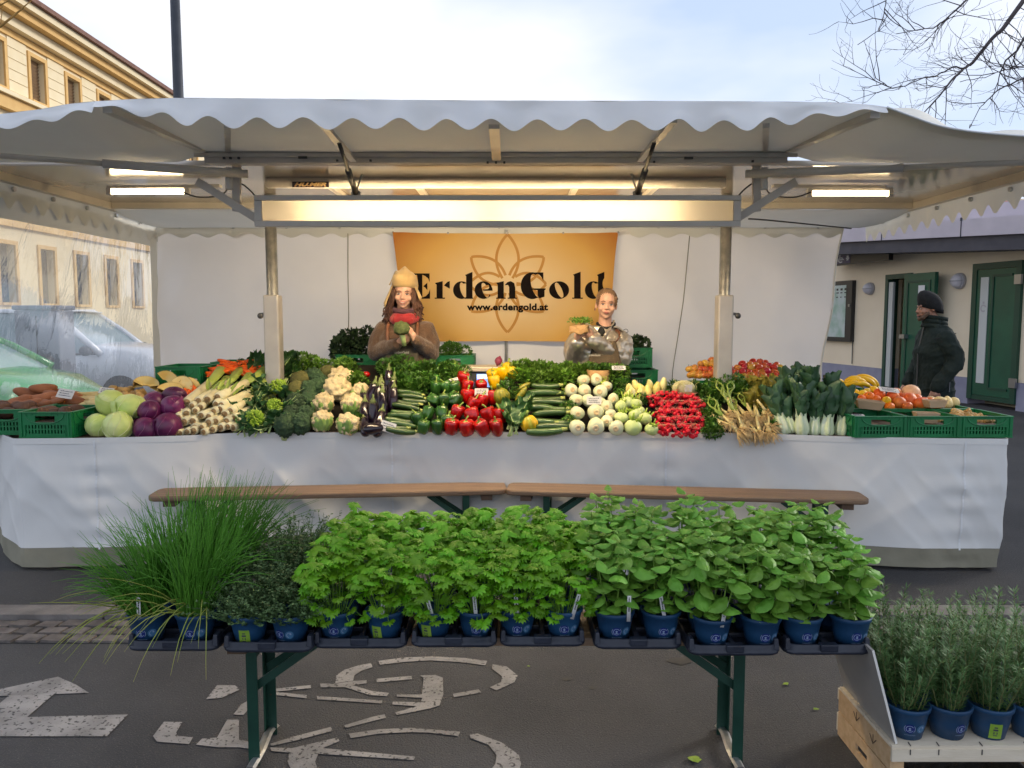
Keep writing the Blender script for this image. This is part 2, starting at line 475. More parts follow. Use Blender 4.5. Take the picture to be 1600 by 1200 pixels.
# people
mat('skin', (.66, .39, .28), (.60, .34, .24), 22, .5, .08, 90)
mat('skin_m', (.46, .25, .175), (.40, .20, .14), 22, .5, .08, 90)
mat('lip', (.48, .17, .14), None, rough=.4)
mat('eye_white', (.60, .57, .54), None, rough=.25)
mat('iris', (.035, .025, .02), None, rough=.2)
mat('teeth', (.68, .63, .56), None, rough=.3)
mat('hair_brown', (.055, .022, .013), (.12, .05, .028), 30, .5, .8, 60, stretch=(3, 3, .5))
mat('hair_blond', (.15, .085, .045), (.24, .14, .075), 40, .5, .6, 70, stretch=(4, .6, 4))
mat('beard', (.10, .06, .04), (.15, .09, .06), 60, .8)
mat('felt_hat', (.52, .36, .16), (.44, .29, .12), 9, .9, .35, 60, sheen=.3)
mat('sweater', (.115, .062, .034), (.085, .045, .025), 22, .92, .8, 110, sheen=.3)
mat('scarf', (.36, .020, .022), (.24, .012, .018), 12, .9, .6, 90, sheen=.2)
mat('scarf_dark', (.06, .035, .05), (.10, .04, .05), 12, .9, .5, 90)
mat('apron', (.085, .070, .045), (.065, .052, .035), 9, .85, .3, 70)
mat('apron_w', (.125, .088, .05), (.10, .07, .04), 9, .85, .3, 70)
mat('apron_text', (.45, .42, .36), None, rough=.7)
mat('leather', (.16, .06, .028), (.12, .045, .02), 9, .5)
mat('puffer', (.62, .55, .46), (.70, .63, .53), 6, .28, .25, 20, metal=.68)
mat('black_cloth', (.010, .010, .012), (.016, .016, .018), 20, .85, .3, 80)
mat('beanie', (.006, .007, .009), (.012, .013, .015), 30, .9, .6, 120)
mat('man_jacket', (.011, .020, .018), (.018, .028, .025), 14, .85, .3, 80, spec=.3)
mat('jeans', (.025, .040, .075), (.04, .06, .10), 20, .8, .3, 90)
mat('shoe', (.02, .018, .016), None, rough=.6)
# buildings and cars
mat('plaster_yellow', (.90, .77, .52), (.87, .73, .47), 2, .85, .2, 30)
mat('trim_yellow', (.80, .52, .20), (.74, .46, .17), 3, .8, .2, 30)
mat('roof_tile', (.15, .075, .055), (.21, .11, .08), 9, .8, .3, 30, rnd=.2)
mat('blind', (.30, .19, .10), (.24, .15, .08), 3, .7)
mat('glass_dark', (.03, .035, .04), (.05, .055, .06), 3, .08)
mat('wall_beige', (.88, .75, .57), (.84, .71, .53), 1.6, .85, .2, 40)
mat('plinth_lilac', (.25, .25, .35), (.30, .30, .40), 4, .85, .3, 40)
mat('fascia_lilac', (.58, .53, .60), (.52, .48, .55), 3, .5)
mat('fascia_dark', (.055, .055, .075), (.075, .075, .095), 4, .6)
mat('door_green', (.004, .075, .042), (.006, .095, .052), 3, .4, .05, 30)
mat('frame_green', (.006, .055, .034), None, rough=.45)
mat('white_panel', (.55, .58, .58), None, rough=.4)
mat('interior_tile', (.50, .46, .34), (.44, .40, .30), 6, .4)
mat('lamp_glass', (.62, .60, .66), None, rough=.3)
mat('lamp_rim', (.42, .41, .45), None, rough=.4)
mat('case_black', (.012, .013, .016), None, rough=.4)
mat('board_black', (.010, .009, .008), (.016, .014, .012), 6, .95, spec=.08)
mat('poster', (.30, .46, .38), (.52, .60, .60), 4, .4)
mat('sign_blue', (.010, .012, .10), None, rough=.4)
mat('sign_white', (.75, .75, .78), None, rough=.5)
mat('red_roof', (.42, .12, .10), (.34, .10, .08), 4, .8)
mat('house_pale', (.55, .58, .66), (.48, .52, .60), 2, .8)
mat('lamp_post', (.018, .024, .036), (.028, .034, .048), 6, .5)
mat('car_green', (.030, .30, .055), (.035, .33, .06), 2, .22, coat=.8)
mat('car_white', (.86, .89, .94), None, rough=.25, coat=.6)
mat('car_glass', (.20, .30, .33), (.26, .36, .38), 2, .06, spec=.8)
mat('car_black', (.012, .013, .014), None, rough=.5)
mat('tyre', (.014, .014, .015), None, rough=.85)
mat('rim', (.30, .31, .33), None, rough=.3, metal=.8)
mat('cabinet', (.19, .215, .26), (.23, .25, .30), 2, .55)

# banner cloth: the print fades from a pale centre to amber edges
def banner_mat():
    m = bpy.data.materials.new('banner'); m.use_nodes = True
    n, l = m.node_tree.nodes, m.node_tree.links; b = n['Principled BSDF']; b.inputs['Roughness'].default_value = .75
    tc = n.new('ShaderNodeTexCoord'); mp = n.new('ShaderNodeMapping'); gr = n.new('ShaderNodeTexGradient'); gr.gradient_type = 'SPHERICAL'
    mp.inputs['Scale'].default_value = (.86, 1, 1.25)
    no = n.new('ShaderNodeTexNoise'); no.inputs['Scale'].default_value = 2.5
    l.new(tc.outputs['Object'], mp.inputs['Vector']); l.new(mp.outputs[0], gr.inputs['Vector']); l.new(tc.outputs['Object'], no.inputs['Vector'])
    ad = n.new('ShaderNodeMath'); ad.operation = 'MULTIPLY_ADD'; ad.inputs[1].default_value = .14
    l.new(no.outputs['Fac'], ad.inputs[0]); l.new(gr.outputs['Fac'], ad.inputs[2])
    rp = n.new('ShaderNodeValToRGB'); e = rp.color_ramp.elements
    e[0].position = .06; e[0].color = (.40, .135, .012, 1); e[1].position = .85; e[1].color = (.68, .52, .30, 1)
    x = e.new(.38); x.color = (.60, .35, .085, 1)
    l.new(ad.outputs[0], rp.inputs['Fac']); l.new(rp.outputs['Color'], b.inputs['Base Color'])
    M['banner'] = m
banner_mat()
def film_mat():                                  # clear plastic side wall, wavy
    m = bpy.data.materials.new('clear_film'); m.use_nodes = True
    n, l = m.node_tree.nodes, m.node_tree.links; n.remove(n['Principled BSDF']); out = n['Material Output']
    tc = n.new('ShaderNodeTexCoord'); mp = n.new('ShaderNodeMapping'); mp.inputs['Scale'].default_value = (9, 9, 2.2)
    l.new(tc.outputs['Object'], mp.inputs['Vector'])
    no = n.new('ShaderNodeTexNoise'); no.inputs['Scale'].default_value = 1.6; no.inputs['Detail'].default_value = 4; no.inputs['Distortion'].default_value = .8
    l.new(mp.outputs[0], no.inputs['Vector'])
    bp = n.new('ShaderNodeBump'); bp.inputs['Strength'].default_value = .28; bp.inputs['Distance'].default_value = .03
    l.new(no.outputs['Fac'], bp.inputs['Height'])
    rf = n.new('ShaderNodeBsdfRefraction'); rf.inputs['IOR'].default_value = 1.10; rf.inputs['Roughness'].default_value = .03; rf.inputs['Color'].default_value = (.97, .97, .97, 1)
    l.new(bp.outputs[0], rf.inputs['Normal'])
    tp = n.new('ShaderNodeBsdfTransparent'); tp.inputs['Color'].default_value = (.95, .95, .95, 1)
    gl = n.new('ShaderNodeBsdfGlossy'); gl.inputs['Roughness'].default_value = .12; l.new(bp.outputs[0], gl.inputs['Normal'])
    df = n.new('ShaderNodeBsdfTranslucent'); df.inputs['Color'].default_value = (.85, .87, .90, 1)
    m1 = n.new('ShaderNodeMixShader'); m1.inputs[0].default_value = .68; l.new(rf.outputs[0], m1.inputs[1]); l.new(tp.outputs[0], m1.inputs[2])
    m2 = n.new('ShaderNodeMixShader'); m2.inputs[0].default_value = .07; l.new(m1.outputs[0], m2.inputs[1]); l.new(gl.outputs[0], m2.inputs[2])
    m3 = n.new('ShaderNodeMixShader'); m3.inputs[0].default_value = .16; l.new(m2.outputs[0], m3.inputs[1]); l.new(df.outputs[0], m3.inputs[2])
    l.new(m3.outputs[0], out.inputs['Surface']); M['clear_film'] = m
film_mat()
def diffuser_mat():
    m = bpy.data.materials.new('diffuser'); m.use_nodes = True
    n, l = m.node_tree.nodes, m.node_tree.links; b = n['Principled BSDF']; out = n['Material Output']
    b.inputs['Base Color'].default_value = (.75, .70, .64, 1); b.inputs['Roughness'].default_value = .25
    tr = n.new('ShaderNodeBsdfTranslucent'); tr.inputs['Color'].default_value = (.92, .88, .80, 1)
    ms = n.new('ShaderNodeMixShader'); ms.inputs[0].default_value = .88
    l.new(b.outputs[0], ms.inputs[1]); l.new(tr.outputs[0], ms.inputs[2]); l.new(ms.outputs[0], out.inputs['Surface']); M['diffuser'] = m
diffuser_mat()
mat('back_diffuser', (.5, .46, .40), None, rough=.6, trans=.92, tcol=(.92, .86, .76))
# ================================================================ ground
g = MB()
g.grid(lambda u, v: V((-500 + 1000 * u, -300 + 1000 * v, 0)), 4, 4)
struct('street', g, 'asphalt')
KY = Z(800, 972, 0).y; GY = Z(800, 1006, 0).y
g = MB(); g.bbox((-70, KY + .149, -.2), (70, 70, .040))
struct('pavement', g, 'pavement_asphalt')
kb = MB(); kb.bbox((-40, KY + .004, -.15), (40, KY + .146, .012))
kerb = struct('kerb', kb, 'kerb_joint')
ks = MB(); ks.box((0, 0, 0), (.985, .142, .15))
ks_me = ks.mesh('kerb_stone', m='kerb')
for i in range(-7, 8):
    o = link('kerb_stone', ks_me, kerb, (i * 1.0 + .31, KY + .073 + R.uniform(-.003, .003), -.036 + R.uniform(-.003, .003)))
    if i == -7:
        q = o.modifiers.new('bevel', 'BEVEL'); q.width = .012; q.segments = 2
gb = MB(); gb.bbox((-9, GY, -.1), (9, KY - .002, .003))
gut = struct('gutter', gb, 'kerb_joint')
sett_me = []
for k in range(4):
    s_ = MB(); s_.box((0, 0, 0), (.117 + .006 * (k % 2), (KY - GY) / 3 * .91, .05), taper=.90)
    s_.v = [(x + R.uniform(-.004, .004), y + R.uniform(-.004, .004), z + R.uniform(-.002, .002)) for x, y, z in s_.v]
    sett_me.append(s_.mesh('sett', m='sett'))
for row in range(3):
    for i in range(-31, 32):
        link('sett', R.choice(sett_me), gut, (i * .128 + row * .055 + R.uniform(-.004, .004), GY + (KY - GY) * (row + .5) / 3, -.011 + R.uniform(-.004, .004)),
             (R.uniform(-.02, .02), R.uniform(-.03, .03), -.10 + R.uniform(-.03, .03)))

def z5(p): return (p[0] / 3.2, 940 + p[1] / 3.2)
def z6(p): return (340 + p[0] / 2.857, 980 + p[1] / 2.857)
def paint(poly, name, parent=None):
    mb = MB(); pts = [Z(x, y, .004) for x, y in poly]
    mb.add(pts, [tuple(range(len(pts)))])
    return part(name, mb, 'road_paint', parent)
arrow = thing('arrow_marking', 'worn white arrow painted on the road at the left edge', 'road marking', (0, 0, 0))
for poly in ([(-70, 462), (0, 437), (290, 375), (380, 415), (445, 456), (270, 462), (45, 470), (-60, 474)],
             [(45, 470), (270, 462), (135, 577), (-90, 580)], [(-120, 580), (-90, 580), (135, 577), (640, 564), (535, 673), (-120, 673)]):
    paint([z5(p) for p in poly], 'paint_patch', arrow)
bike = thing('bicycle_marking', 'worn white bicycle symbol painted on the road under the herb bench', 'road marking', (0, 0, 0))
for poly in ([(525, 250), (530, 215), (565, 190), (630, 170), (685, 160), (692, 178), (640, 195), (610, 215), (605, 238)],
             [(718, 150), (830, 135), (960, 130), (1100, 137), (1203, 150), (1195, 170), (1080, 155), (950, 148), (830, 155), (725, 168)],
             [(1228, 165), (1290, 175), (1340, 215), (1325, 245), (1245, 282), (1215, 268), (1265, 245), (1270, 220), (1225, 185)],
             [(1050, 297), (1165, 277), (1178, 292), (1055, 312)],
             [(458, 251), (530, 252), (600, 240), (665, 236), (665, 250), (600, 258), (690, 285), (765, 293), (755, 308), (680, 303), (570, 268), (460, 268)],
             [(710, 230), (865, 217), (868, 232), (710, 246)],
             [(905, 215), (970, 212), (1005, 225), (1008, 300), (990, 350), (950, 362), (800, 392), (793, 380), (890, 352), (780, 345), (782, 332), (905, 335), (915, 315), (800, 310), (800, 300), (912, 300), (920, 230)],
             [(443, 307), (735, 327), (733, 340), (445, 322)],
             [(230, 277), (415, 258), (418, 272), (250, 288), (400, 303), (397, 317), (232, 300)],
             [(70, 390), (105, 345), (178, 305), (178, 325), (130, 375), (115, 392)],
             [(235, 520), (330, 490), (505, 445), (515, 462), (340, 508), (240, 530)],
             [(565, 438), (690, 400), (745, 388), (752, 404), (640, 432), (572, 450)],
             [(235, 536), (330, 540), (535, 492), (545, 508), (470, 540), (880, 577), (880, 593), (450, 565), (435, 600), (450, 640), (330, 640), (312, 600), (320, 560), (240, 552)],
             [(585, 475), (720, 455), (860, 449), (1083, 466), (1075, 486), (940, 470), (860, 468), (720, 475), (595, 495)],
             [(1125, 480), (1160, 474), (1270, 515), (1345, 570), (1355, 610), (1340, 660), (1200, 660), (1240, 610), (1245, 570), (1210, 525), (1130, 495)]):
    paint([z6(p) for p in poly], 'paint_patch', bike)
for poly in ([(1030, 488), (1085, 418), (1175, 418), (1200, 440), (1110, 480)],
             [(765, 672), (820, 600), (912, 602), (880, 655), (890, 672), (965, 678), (945, 712), (785, 700)],
             [(980, 715), (1010, 685), (1085, 680), (1135, 590), (1195, 590), (1195, 690), (1280, 705), (1285, 740), (1195, 728), (1090, 728)]):
    paint([z5(p) for p in poly], 'paint_patch', bike)
# stains and litter on the asphalt
for k, (x, y, r) in enumerate([(925, 1075, .018), (1065, 1032, .05), (1110, 1038, .045), (1150, 1086, .012), (885, 1060, .02)]):
    mb = MB(); c = Z(x, y, .003); n_ = 14
    mb.add([c + V((math.cos(6.283 * j / n_) * r * R.uniform(.6, 1.5), math.sin(6.283 * j / n_) * r * R.uniform(.5, 1.1), 0)) for j in range(n_)], [tuple(range(n_))])
    struct('road_stain', mb, 'stain')
for k, (x, y, s, lb) in enumerate([(1083, 1187, .035, 'torn yellow green leaf scrap at the foot of the right bench leg'),
                               (1228, 1069, .016, 'small pale green leaf scrap on asphalt left of the wooden crate'),
                               (1275, 1108, .012, 'tiny grey leaf crumb on asphalt beside the wooden crate'),
                               (826, 1041, .008, 'tiny green leaf crumb on asphalt below the parsley trays')]):
    mb = MB(); c = Z(x, y, .006)
    pts = []
    for j in range(11):
        a = 6.283 * j / 11
        pts.append(c + V((math.cos(a) * s * R.uniform(.5, 1.2), math.sin(a) * s * R.uniform(.4, .9), R.uniform(0, .3) * s)))
    mb.add([c + V((0, 0, s * .25))] + pts, [(0, 1 + j, 1 + (j + 1) % 11) for j in range(11)])
    tag(part('leaf_scrap', mb, 'scrap_leaf', solid=.001), lb, 'leaf scrap')

# ================================================================ yellow house on the left (facade along the street, X = -20)
HX = -20.0
yh = thing('yellow_house', 'long yellow house with deep cornice and shuttered windows beyond the stall', 'building', (HX, 40, 0))
def YH(mb, d0, d1, z0, z1, q0, q1):               # q: metres in front of the wall face
    mb.bbox((q0, d0 - 40, z0), (q1, d1 - 40, z1)); return mb
wins = []
for k in range(14):
    d = 27.55 + 2.65 * k
    for z0, z1 in ((10.65, 12.4), (6.1, 8.2), (2.2, 4.5)):
        wins.append((d, d + 1.0, z0, z1))
wall = MB()
lev = [-.2, 2.2, 4.5, 6.1, 8.2, 10.65, 12.4, 13.5]
for i in range(len(lev) - 1):
    if i % 2 == 0: YH(wall, 20, 66, lev[i], lev[i + 1], -.6, 0)
    else:
        e = 20
        for k in range(14):
            d = 27.55 + 2.65 * k
            YH(wall, e, d, lev[i], lev[i + 1], -.6, 0); e = d + 1.0
        YH(wall, e, 66, lev[i], lev[i + 1], -.6, 0)
YH(wall, 20, 66, -.2, 13.5, -13, -.604)
wo = part('wall', wall, 'plaster_yellow', yh)
course = MB(); course.bbox((0, 0, 0), (.035, 1.2, .40)); course_me = course.mesh('stone_course', m='plaster_yellow')
for k in range(8):
    for j in range(5):
        link('stone_course', course_me, wo, (.002, 28.55 + 2.65 * k + .225 - 40, 10.62 + j * .43))
for name, z0, z1, q, m in (('frieze', 12.72, 12.98, .10, 'trim_yellow'), ('cornice', 13.0, 13.36, .42, 'plaster_yellow'), ('cornice', 13.37, 13.66, .78, 'trim_yellow'),
                           ('cornice', 13.67, 13.94, 1.05, 'plaster_yellow'), ('string_course', 9.75, 10.25, .30, 'trim_yellow'), ('string_course', 10.26, 10.42, .46, 'plaster_yellow'),
                           ('string_course', 5.2, 5.5, .2, 'trim_yellow')):
    mb = MB(); YH(mb, 20, 66, z0, z1, -.05, q); part(name, mb, m, yh)
mb = MB(); YH(mb, 20, 66, 13.95, 14.14, .9, 1.22); part('gutter', mb, 'roof_tile', yh)
mb = MB(); mb.add([(1.2, -20, 14.1), (1.2, 26, 14.1), (-6.5, 26, 18.2), (-6.5, -20, 18.2), (-13.6, -20, 14.1), (-13.6, 26, 14.1)], [(0, 1, 2, 3), (3, 2, 5, 4), (0, 3, 4), (1, 5, 2), (0, 4, 5, 1)])
part('roof', mb, 'roof_tile', yh)
for (d0, d1, z0, z1) in wins:
    mb = MB()
    YH(mb, d0 - .16, d0 + .001, z0 - .12, z1 + .16, -.01, .07); YH(mb, d1 - .001, d1 + .16, z0 - .12, z1 + .16, -.01, .07)
    YH(mb, d0 + .002, d1 - .002, z1 - .001, z1 + .16, -.01, .07); YH(mb, d0 + .002, d1 - .002, z0 - .12, z0 + .001, -.01, .10)
    w = part('window', mb, 'trim_yellow', yh)
    p = MB(); YH(p, d0, d1, z0, z1, -.36, -.30); part('pane', p, 'glass_dark', w)
    if z0 > 5:
        s_ = MB(); n_ = 13 if z0 > 10 else 7
        for j in range(n_):
            zz = z0 + (z1 - z0) * (j + .5) / n_
            s_.box((-.24, (d0 + d1) / 2 - 40, zz), (.03, .96, (z1 - z0) / n_ * .86), (0, .5, 0))
        part('blind', s_, 'blind', w)

# ================================================================ street lamp post
c = W(277, 100, 13.0)
lp = thing('street_lamp', 'tall dark street lamp post behind the stall roof', 'lamp post', (c.x, 13.0, .04))
mb = MB(); mb.tube([(0, 0, 0), (0, 0, 1.0), (0, 0, 9.5)], [.11, .095, .065], 14); part('pole', mb, 'lamp_post', lp, True)
mb = MB(); mb.tube([(0, 0, 0), (0, 0, .5)], [.15, .13], 14); part('base', mb, 'lamp_post', lp)
mb = MB(); mb.tube([(0, 0, 9.5), (.3, 0, 9.9), (1.1, 0, 10.0)], [.06, .05, .04], 10); mb.box((1.35, 0, 10.0), (.6, .25, .1)); part('lamp_head', mb, 'lamp_post', lp)

# ================================================================ low public building on the right
P0 = V((8.4, 14.0, 0)); tv = V((.1647, -.9863, 0)); nv = V((.9863, .1647, 0))
def RB(s, q, z): return P0 + tv * s + nv * q + V((0, 0, z))
def RF(x, y, q=0):                                 # pixel -> (s, z) on the facade plane
    r = ray(x, y); o = V((0, 0, CAMH)); pp = P0 + nv * q
    t = (pp - o).dot(nv) / r.dot(nv); p = o + r * t
    return (p - P0).dot(tv), p.z
rb = thing('public_toilet_building', 'low beige public toilet building with lilac plinth and dark flat eaves', 'building', (0, 0, 0))
def rbox(mb, s0, s1, q0, q1, z0, z1):
    vs = [RB(s, q, z) for z in (z0, z1) for s, q in ((s0, q0), (s1, q0), (s1, q1), (s0, q1))]
    mb.add(vs, [(3, 2, 1, 0), (4, 5, 6, 7), (0, 1, 5, 4), (1, 2, 6, 5), (2, 3, 7, 6), (3, 0, 4, 7)]); return mb
s1a, _ = RF(1384, 500); s1b, _ = RF(1424, 500); z1t = RF(1400, 436)[1]
s2a, z2b = RF(1517, 622); s2b, _ = RF(1592, 500); z2t = (RF(1520, 419)[1] + RF(1590, 410)[1]) / 2
zpl = .52
wl_ = MB()
rbox(wl_, -12, s1a, 0, .35, zpl, 3.6); rbox(wl_, s1b, 9, 0, .35, zpl, 3.6); rbox(wl_, s1a, s1b, 0, .35, z1t, 3.6)
rbox(wl_, -12, 9, 2.5, 2.8, 0, 3.6); rbox(wl_, s1a - 1.0, s1a - .9, .36, 2.49, 0, 3.6); rbox(wl_, 8.7, 9, .36, 2.49, 0, 3.6)
part('wall', wl_, 'wall_beige', rb)
mb = MB(); rbox(mb, -12, s1a, -.025, .35, -.1, zpl - .004); rbox(mb, s1b, s2a - .06, -.025, .35, -.1, zpl - .004); rbox(mb, s2b + .06, 9, -.025, .35, -.1, zpl - .004); part('plinth', mb, 'plinth_lilac', rb)
mb = MB(); rbox(mb, s1a - .8, s1b + 1.5, 1.2, 1.25, 0, 3.5); io = part('interior_wall', mb, 'interior_tile', rb)
mb = MB(); rbox(mb, s1a - .2, s1b + .9, .9, 1.18, 1.0, 1.12); rbox(mb, s1a - .1, s1b + .8, 1.0, 1.19, .72, .99); part('basin', mb, 'white_panel', io)
mb = MB(); rbox(mb, s1a - .2, s1b + .9, 1.16, 1.195, 1.9, 1.93); part('shelf', mb, 'blind', io)
mb = MB(); rbox(mb, s1a + .3, s1b + .5, 1.13, 1.195, 1.32, 1.52); part('towel_box', mb, 'sign_white', io)
mb = MB(); rbox(mb, s1a - 1, 4, .36, 2.4, .02, .06); part('interior_floor', mb, 'interior_tile', rb)
# open door of the left entrance
mb = MB(); rbox(mb, s1a, s1a + .09, -.05, .2, .1, z1t); rbox(mb, s1b - .06, s1b, -.05, .2, .1, z1t); rbox(mb, s1a, s1b, -.052, .2, z1t, z1t + .1)
df1 = part('door_frame', mb, 'frame_green', rb)
mb = MB(); rbox(mb, s1a + .10, s1a + .10 + (s1b - s1a) * .17, -.03, .02, .15, z1t - .06); part('side_panel', mb, 'white_panel', df1)
d1 = MB(); sA = RF(1413, 500, -.26)[0]; sB = RF(1459, 500, -.28)[0]; rbox(d1, sA, sB, -.30, -.22, .16, z1t + .06)
do1 = part('door', d1, 'door_green', rb)
mb = MB(); rbox(mb, sA + .1, sB - .1, -.315, -.302, .3, .34); rbox(mb, sA + .1, sB - .1, -.315, -.302, z1t - .12, z1t - .08); rbox(mb, sA + .1, sA + .14, -.315, -.302, .34, z1t - .12); rbox(mb, sB - .14, sB - .1, -.315, -.302, .34, z1t - .12); part('moulding', mb, 'frame_green', do1)
mb = MB(); rbox(mb, sB - .42, sB - .24, -.318, -.3155, z1t - .38, z1t - .18); part('door_sign', mb, 'sign_white', do1)
mb = MB(); rbox(mb, sA + .05, sA + .2, -.40, -.302, 1.2, 1.28); part('handle', mb, 'rim', do1)
# closed door of the right entrance
mb = MB(); rbox(mb, s2a - .05, s2a + .06, -.06, .1, z2b, z2t + .05); rbox(mb, s2b - .05, s2b + .06, -.06, .1, z2b, z2t + .05); rbox(mb, s2a + .061, s2b - .051, -.06, .1, z2t - .06, z2t + .05)
rbox(mb, s2a, s2b, -.05, .1, z2b, z2b + .08)
df2 = part('door_frame', mb, 'frame_green', rb)
mb = MB(); rbox(mb, s2a + .065, s2b - .055, -.045, .05, z2b + .085, z2t - .065); do2 = part('door', mb, 'door_green', rb)
mb = MB(); rbox(mb, s2a + .16, s2a + .34, -.058, -.0455, z2b + .3, z2t - .2); gs = part('glass_strip', mb, 'white_panel', do2)
mb = MB(); rbox(mb, s2a + .42, s2b - .12, -.06, -.0455, z2b + .2, z2b + .24); rbox(mb, s2a + .42, s2b - .12, -.06, -.0455, z2t - .2, z2t - .16)
rbox(mb, s2a + .42, s2a + .46, -.06, -.0455, z2b + .241, z2t - .201); part('moulding', mb, 'frame_green', do2)
for zz in (z2b + .28, z2t - .35):
    mb = MB(); rbox(mb, s2b - .04, s2b + .1, -.10, -.0605, zz, zz + .16); part('hinge', mb, 'rim', do2)
mb = MB()
a_, zz = s2a + .25, 1.78
for j in range(14):
    t0, t1 = j / 14 * 5.0 + .6, (j + 1) / 14 * 5.0 + .6
    for (ta, tb) in ((t0, t1),):
        rbox(mb, a_ + math.cos(ta) * .055 - .012, a_ + math.cos(ta) * .055 + .012, -.0605, -.0585, zz + math.sin(ta) * .055 - .012, zz + math.sin(ta) * .055 + .012)
rbox(mb, a_ - .02, a_ + .02, -.0605, -.0585, zz + .08, zz + .12)
part('wheelchair_pictogram', mb, 'lamp_rim', do2)
# bulkhead lamps
def bulkhead(x, y, r, lb):
    s, z = RF(x, y); c0 = RB(s, 0, z)
    t = thing('wall_lamp', lb, 'wall lamp', c0)
    q = (-nv).to_track_quat('Z', 'Y').to_matrix()
    mb = MB(); mb.lathe([(r, 0), (r, .05), (r * .93, .07), (r * .9, .07)], 24, m=q); part('rim', mb, 'lamp_rim', t, True)
    mb = MB(); mb.lathe([(r * .9, .06), (r * .85, .10), (r * .6, .15), (r * .2, .17), (.005, .172)], 24, m=q); part('globe', mb, 'lamp_glass', t, True)
    mb = MB(); mb.tube([q @ V((-r * .95, 0, .07)), q @ V((-r * .6, 0, .155)), q @ V((0, 0, .182)), q @ V((r * .6, 0, .155)), q @ V((r * .95, 0, .07))], .012, 6); part('guard_bar', mb, 'lamp_rim', t)
bulkhead(1361, 451, .135, 'round grey wall lamp left of the open green door')
bulkhead(1501, 439, .15, 'round grey wall lamp left of the closed green door')
# poster case
sa, zt = RF(1290, 440); sb, _ = RF(1338, 440); zb = RF(1330, 534)[1]; zt = RF(1335, 438)[1]
pc = thing('notice_case', 'black framed notice case with green poster on the beige wall', 'notice case', (0, 0, 0))
mb = MB(); rbox(mb, sa - .4, sb, -.10, -.002, zb, zt); part('case', mb, 'case_black', pc)
mb = MB(); rbox(mb, sa - .3, sb - .22, -.104, -.1005, zb + .1, zt - .1); po = part('poster', mb, 'poster', pc)
mb = MB()
for j, (w_, zz) in enumerate(((.95, .17), (.8, .26), (.5, .36))):
    L = (sb - .22 - sa + .1)
    for k in range(7): rbox(mb, sa + L * (k / 7), sa + L * (k / 7) + L / 7 * R.uniform(.5, .85) * w_, -.107, -.1045, zt - zz - .05 * (1 if j == 0 else .5), zt - zz)
part('print_line', mb, 'case_black', po)
mb = MB(); rbox(mb, sb - .1, sb - .05, -.12, -.101, (zb + zt) / 2 + .1, (zb + zt) / 2 + .16); part('lock', mb, 'rim', pc)
mb = MB(); mb.tube([RB(sb - .02, -.03, zb + .02), RB(sb - .01, -.03, 1.2), RB(sb, -.03, .56)], .012, 6); part('cable', mb, 'cable', pc)
# eaves: dark fascia and lilac metal edge, roof slab
e0 = W(1240, 392, 18.0); e1 = W(1700, 376, 11.2)
ev = (e1 - e0); en = V((ev.y, -ev.x, 0)).normalized() * -1
en = V((.9863, .1647, 0))
def eave(mb, dz0, dz1, o0, o1):
    vs = []
    for dz in (dz0, dz1):
        for p, o in ((e0, o0), (e1, o0), (e1, o1), (e0, o1)): vs.append(p + en * o + V((0, 0, dz)))
    mb.add(vs, [(3, 2, 1, 0), (4, 5, 6, 7), (0, 1, 5, 4), (1, 2, 6, 5), (2, 3, 7, 6), (3, 0, 4, 7)])
mb = MB(); eave(mb, -.10, .14, 0, 3.5); ef = part('fascia', mb, 'fascia_dark', rb)
mb = MB(); eave(mb, .142, .43, -.08, 3.6); ro = part('roof_edge', mb, 'fascia_lilac', rb)
mb = MB()
for f in (.15, .42, .69):
    p = e0.lerp(e1, f); mb.box(p + V((0, 0, .43)) - en * .085, (.03, .03, .06)); mb.box(p + V((0, 0, .28)) - en * .084, (.018, .01, .29))
part('seam', mb, 'fascia_dark', ro)
mb = MB(); eave(mb, .431, .72, .5, 3.6); part('upper_edge', mb, 'fascia_lilac', ro)
# hanging toilet sign
sa, _ = RF(1300, 405, -.5); sb, _ = RF(1392, 405, -.5); zz0 = RF(1330, 413, -.5)[1]; zz1 = RF(1330, 392, -.5)[1]
ts = thing('toilet_sign', 'dark sign box with blue toilet pictograms under the eaves', 'sign', (0, 0, 0))
mb = MB(); rbox(mb, sa - .3, sb, -.55, -.45, zz0, zz1 + .04); part('sign_box', mb, 'case_black', ts)
sc_, _ = RF(1308, 405, -.5); sd_, _ = RF(1332, 405, -.5)
mb = MB(); rbox(mb, sc_, sd_, -.556, -.552, zz0 + .03, zz1 - .02); bp_ = part('blue_panel', mb, 'sign_blue', ts)
mb = MB(); L = sd_ - sc_; hz = zz1 - zz0
rbox(mb, sc_ + L * .78, sc_ + L * .9, -.560, -.557, zz0 + hz * .3, zz0 + hz * .66); rbox(mb, sc_ + L * .80, sc_ + L * .88, -.560, -.557, zz0 + hz * .70, zz0 + hz * .82)
rbox(mb, sc_ + L * .74, sc_ + L * .94, -.560, -.557, zz0 + hz * .42, zz0 + hz * .5)
for j in range(12):
    t = .8 + j / 12 * 4.8
    rbox(mb, sc_ + L * (.4 + .14 * math.cos(t)) - .02, sc_ + L * (.4 + .14 * math.cos(t)) + .02, -.560, -.557, zz0 + hz * (.38 + .17 * math.sin(t)) - .012, zz0 + hz * (.38 + .17 * math.sin(t)) + .012)
rbox(mb, sc_ + L * .3, sc_ + L * .37, -.560, -.557, zz0 + hz * .4, zz0 + hz * .78); rbox(mb, sc_ + L * .37, sc_ + L * .6, -.5602, -.5572, zz0 + hz * .38, zz0 + hz * .45)
part('pictogram', mb, 'sign_white', bp_)
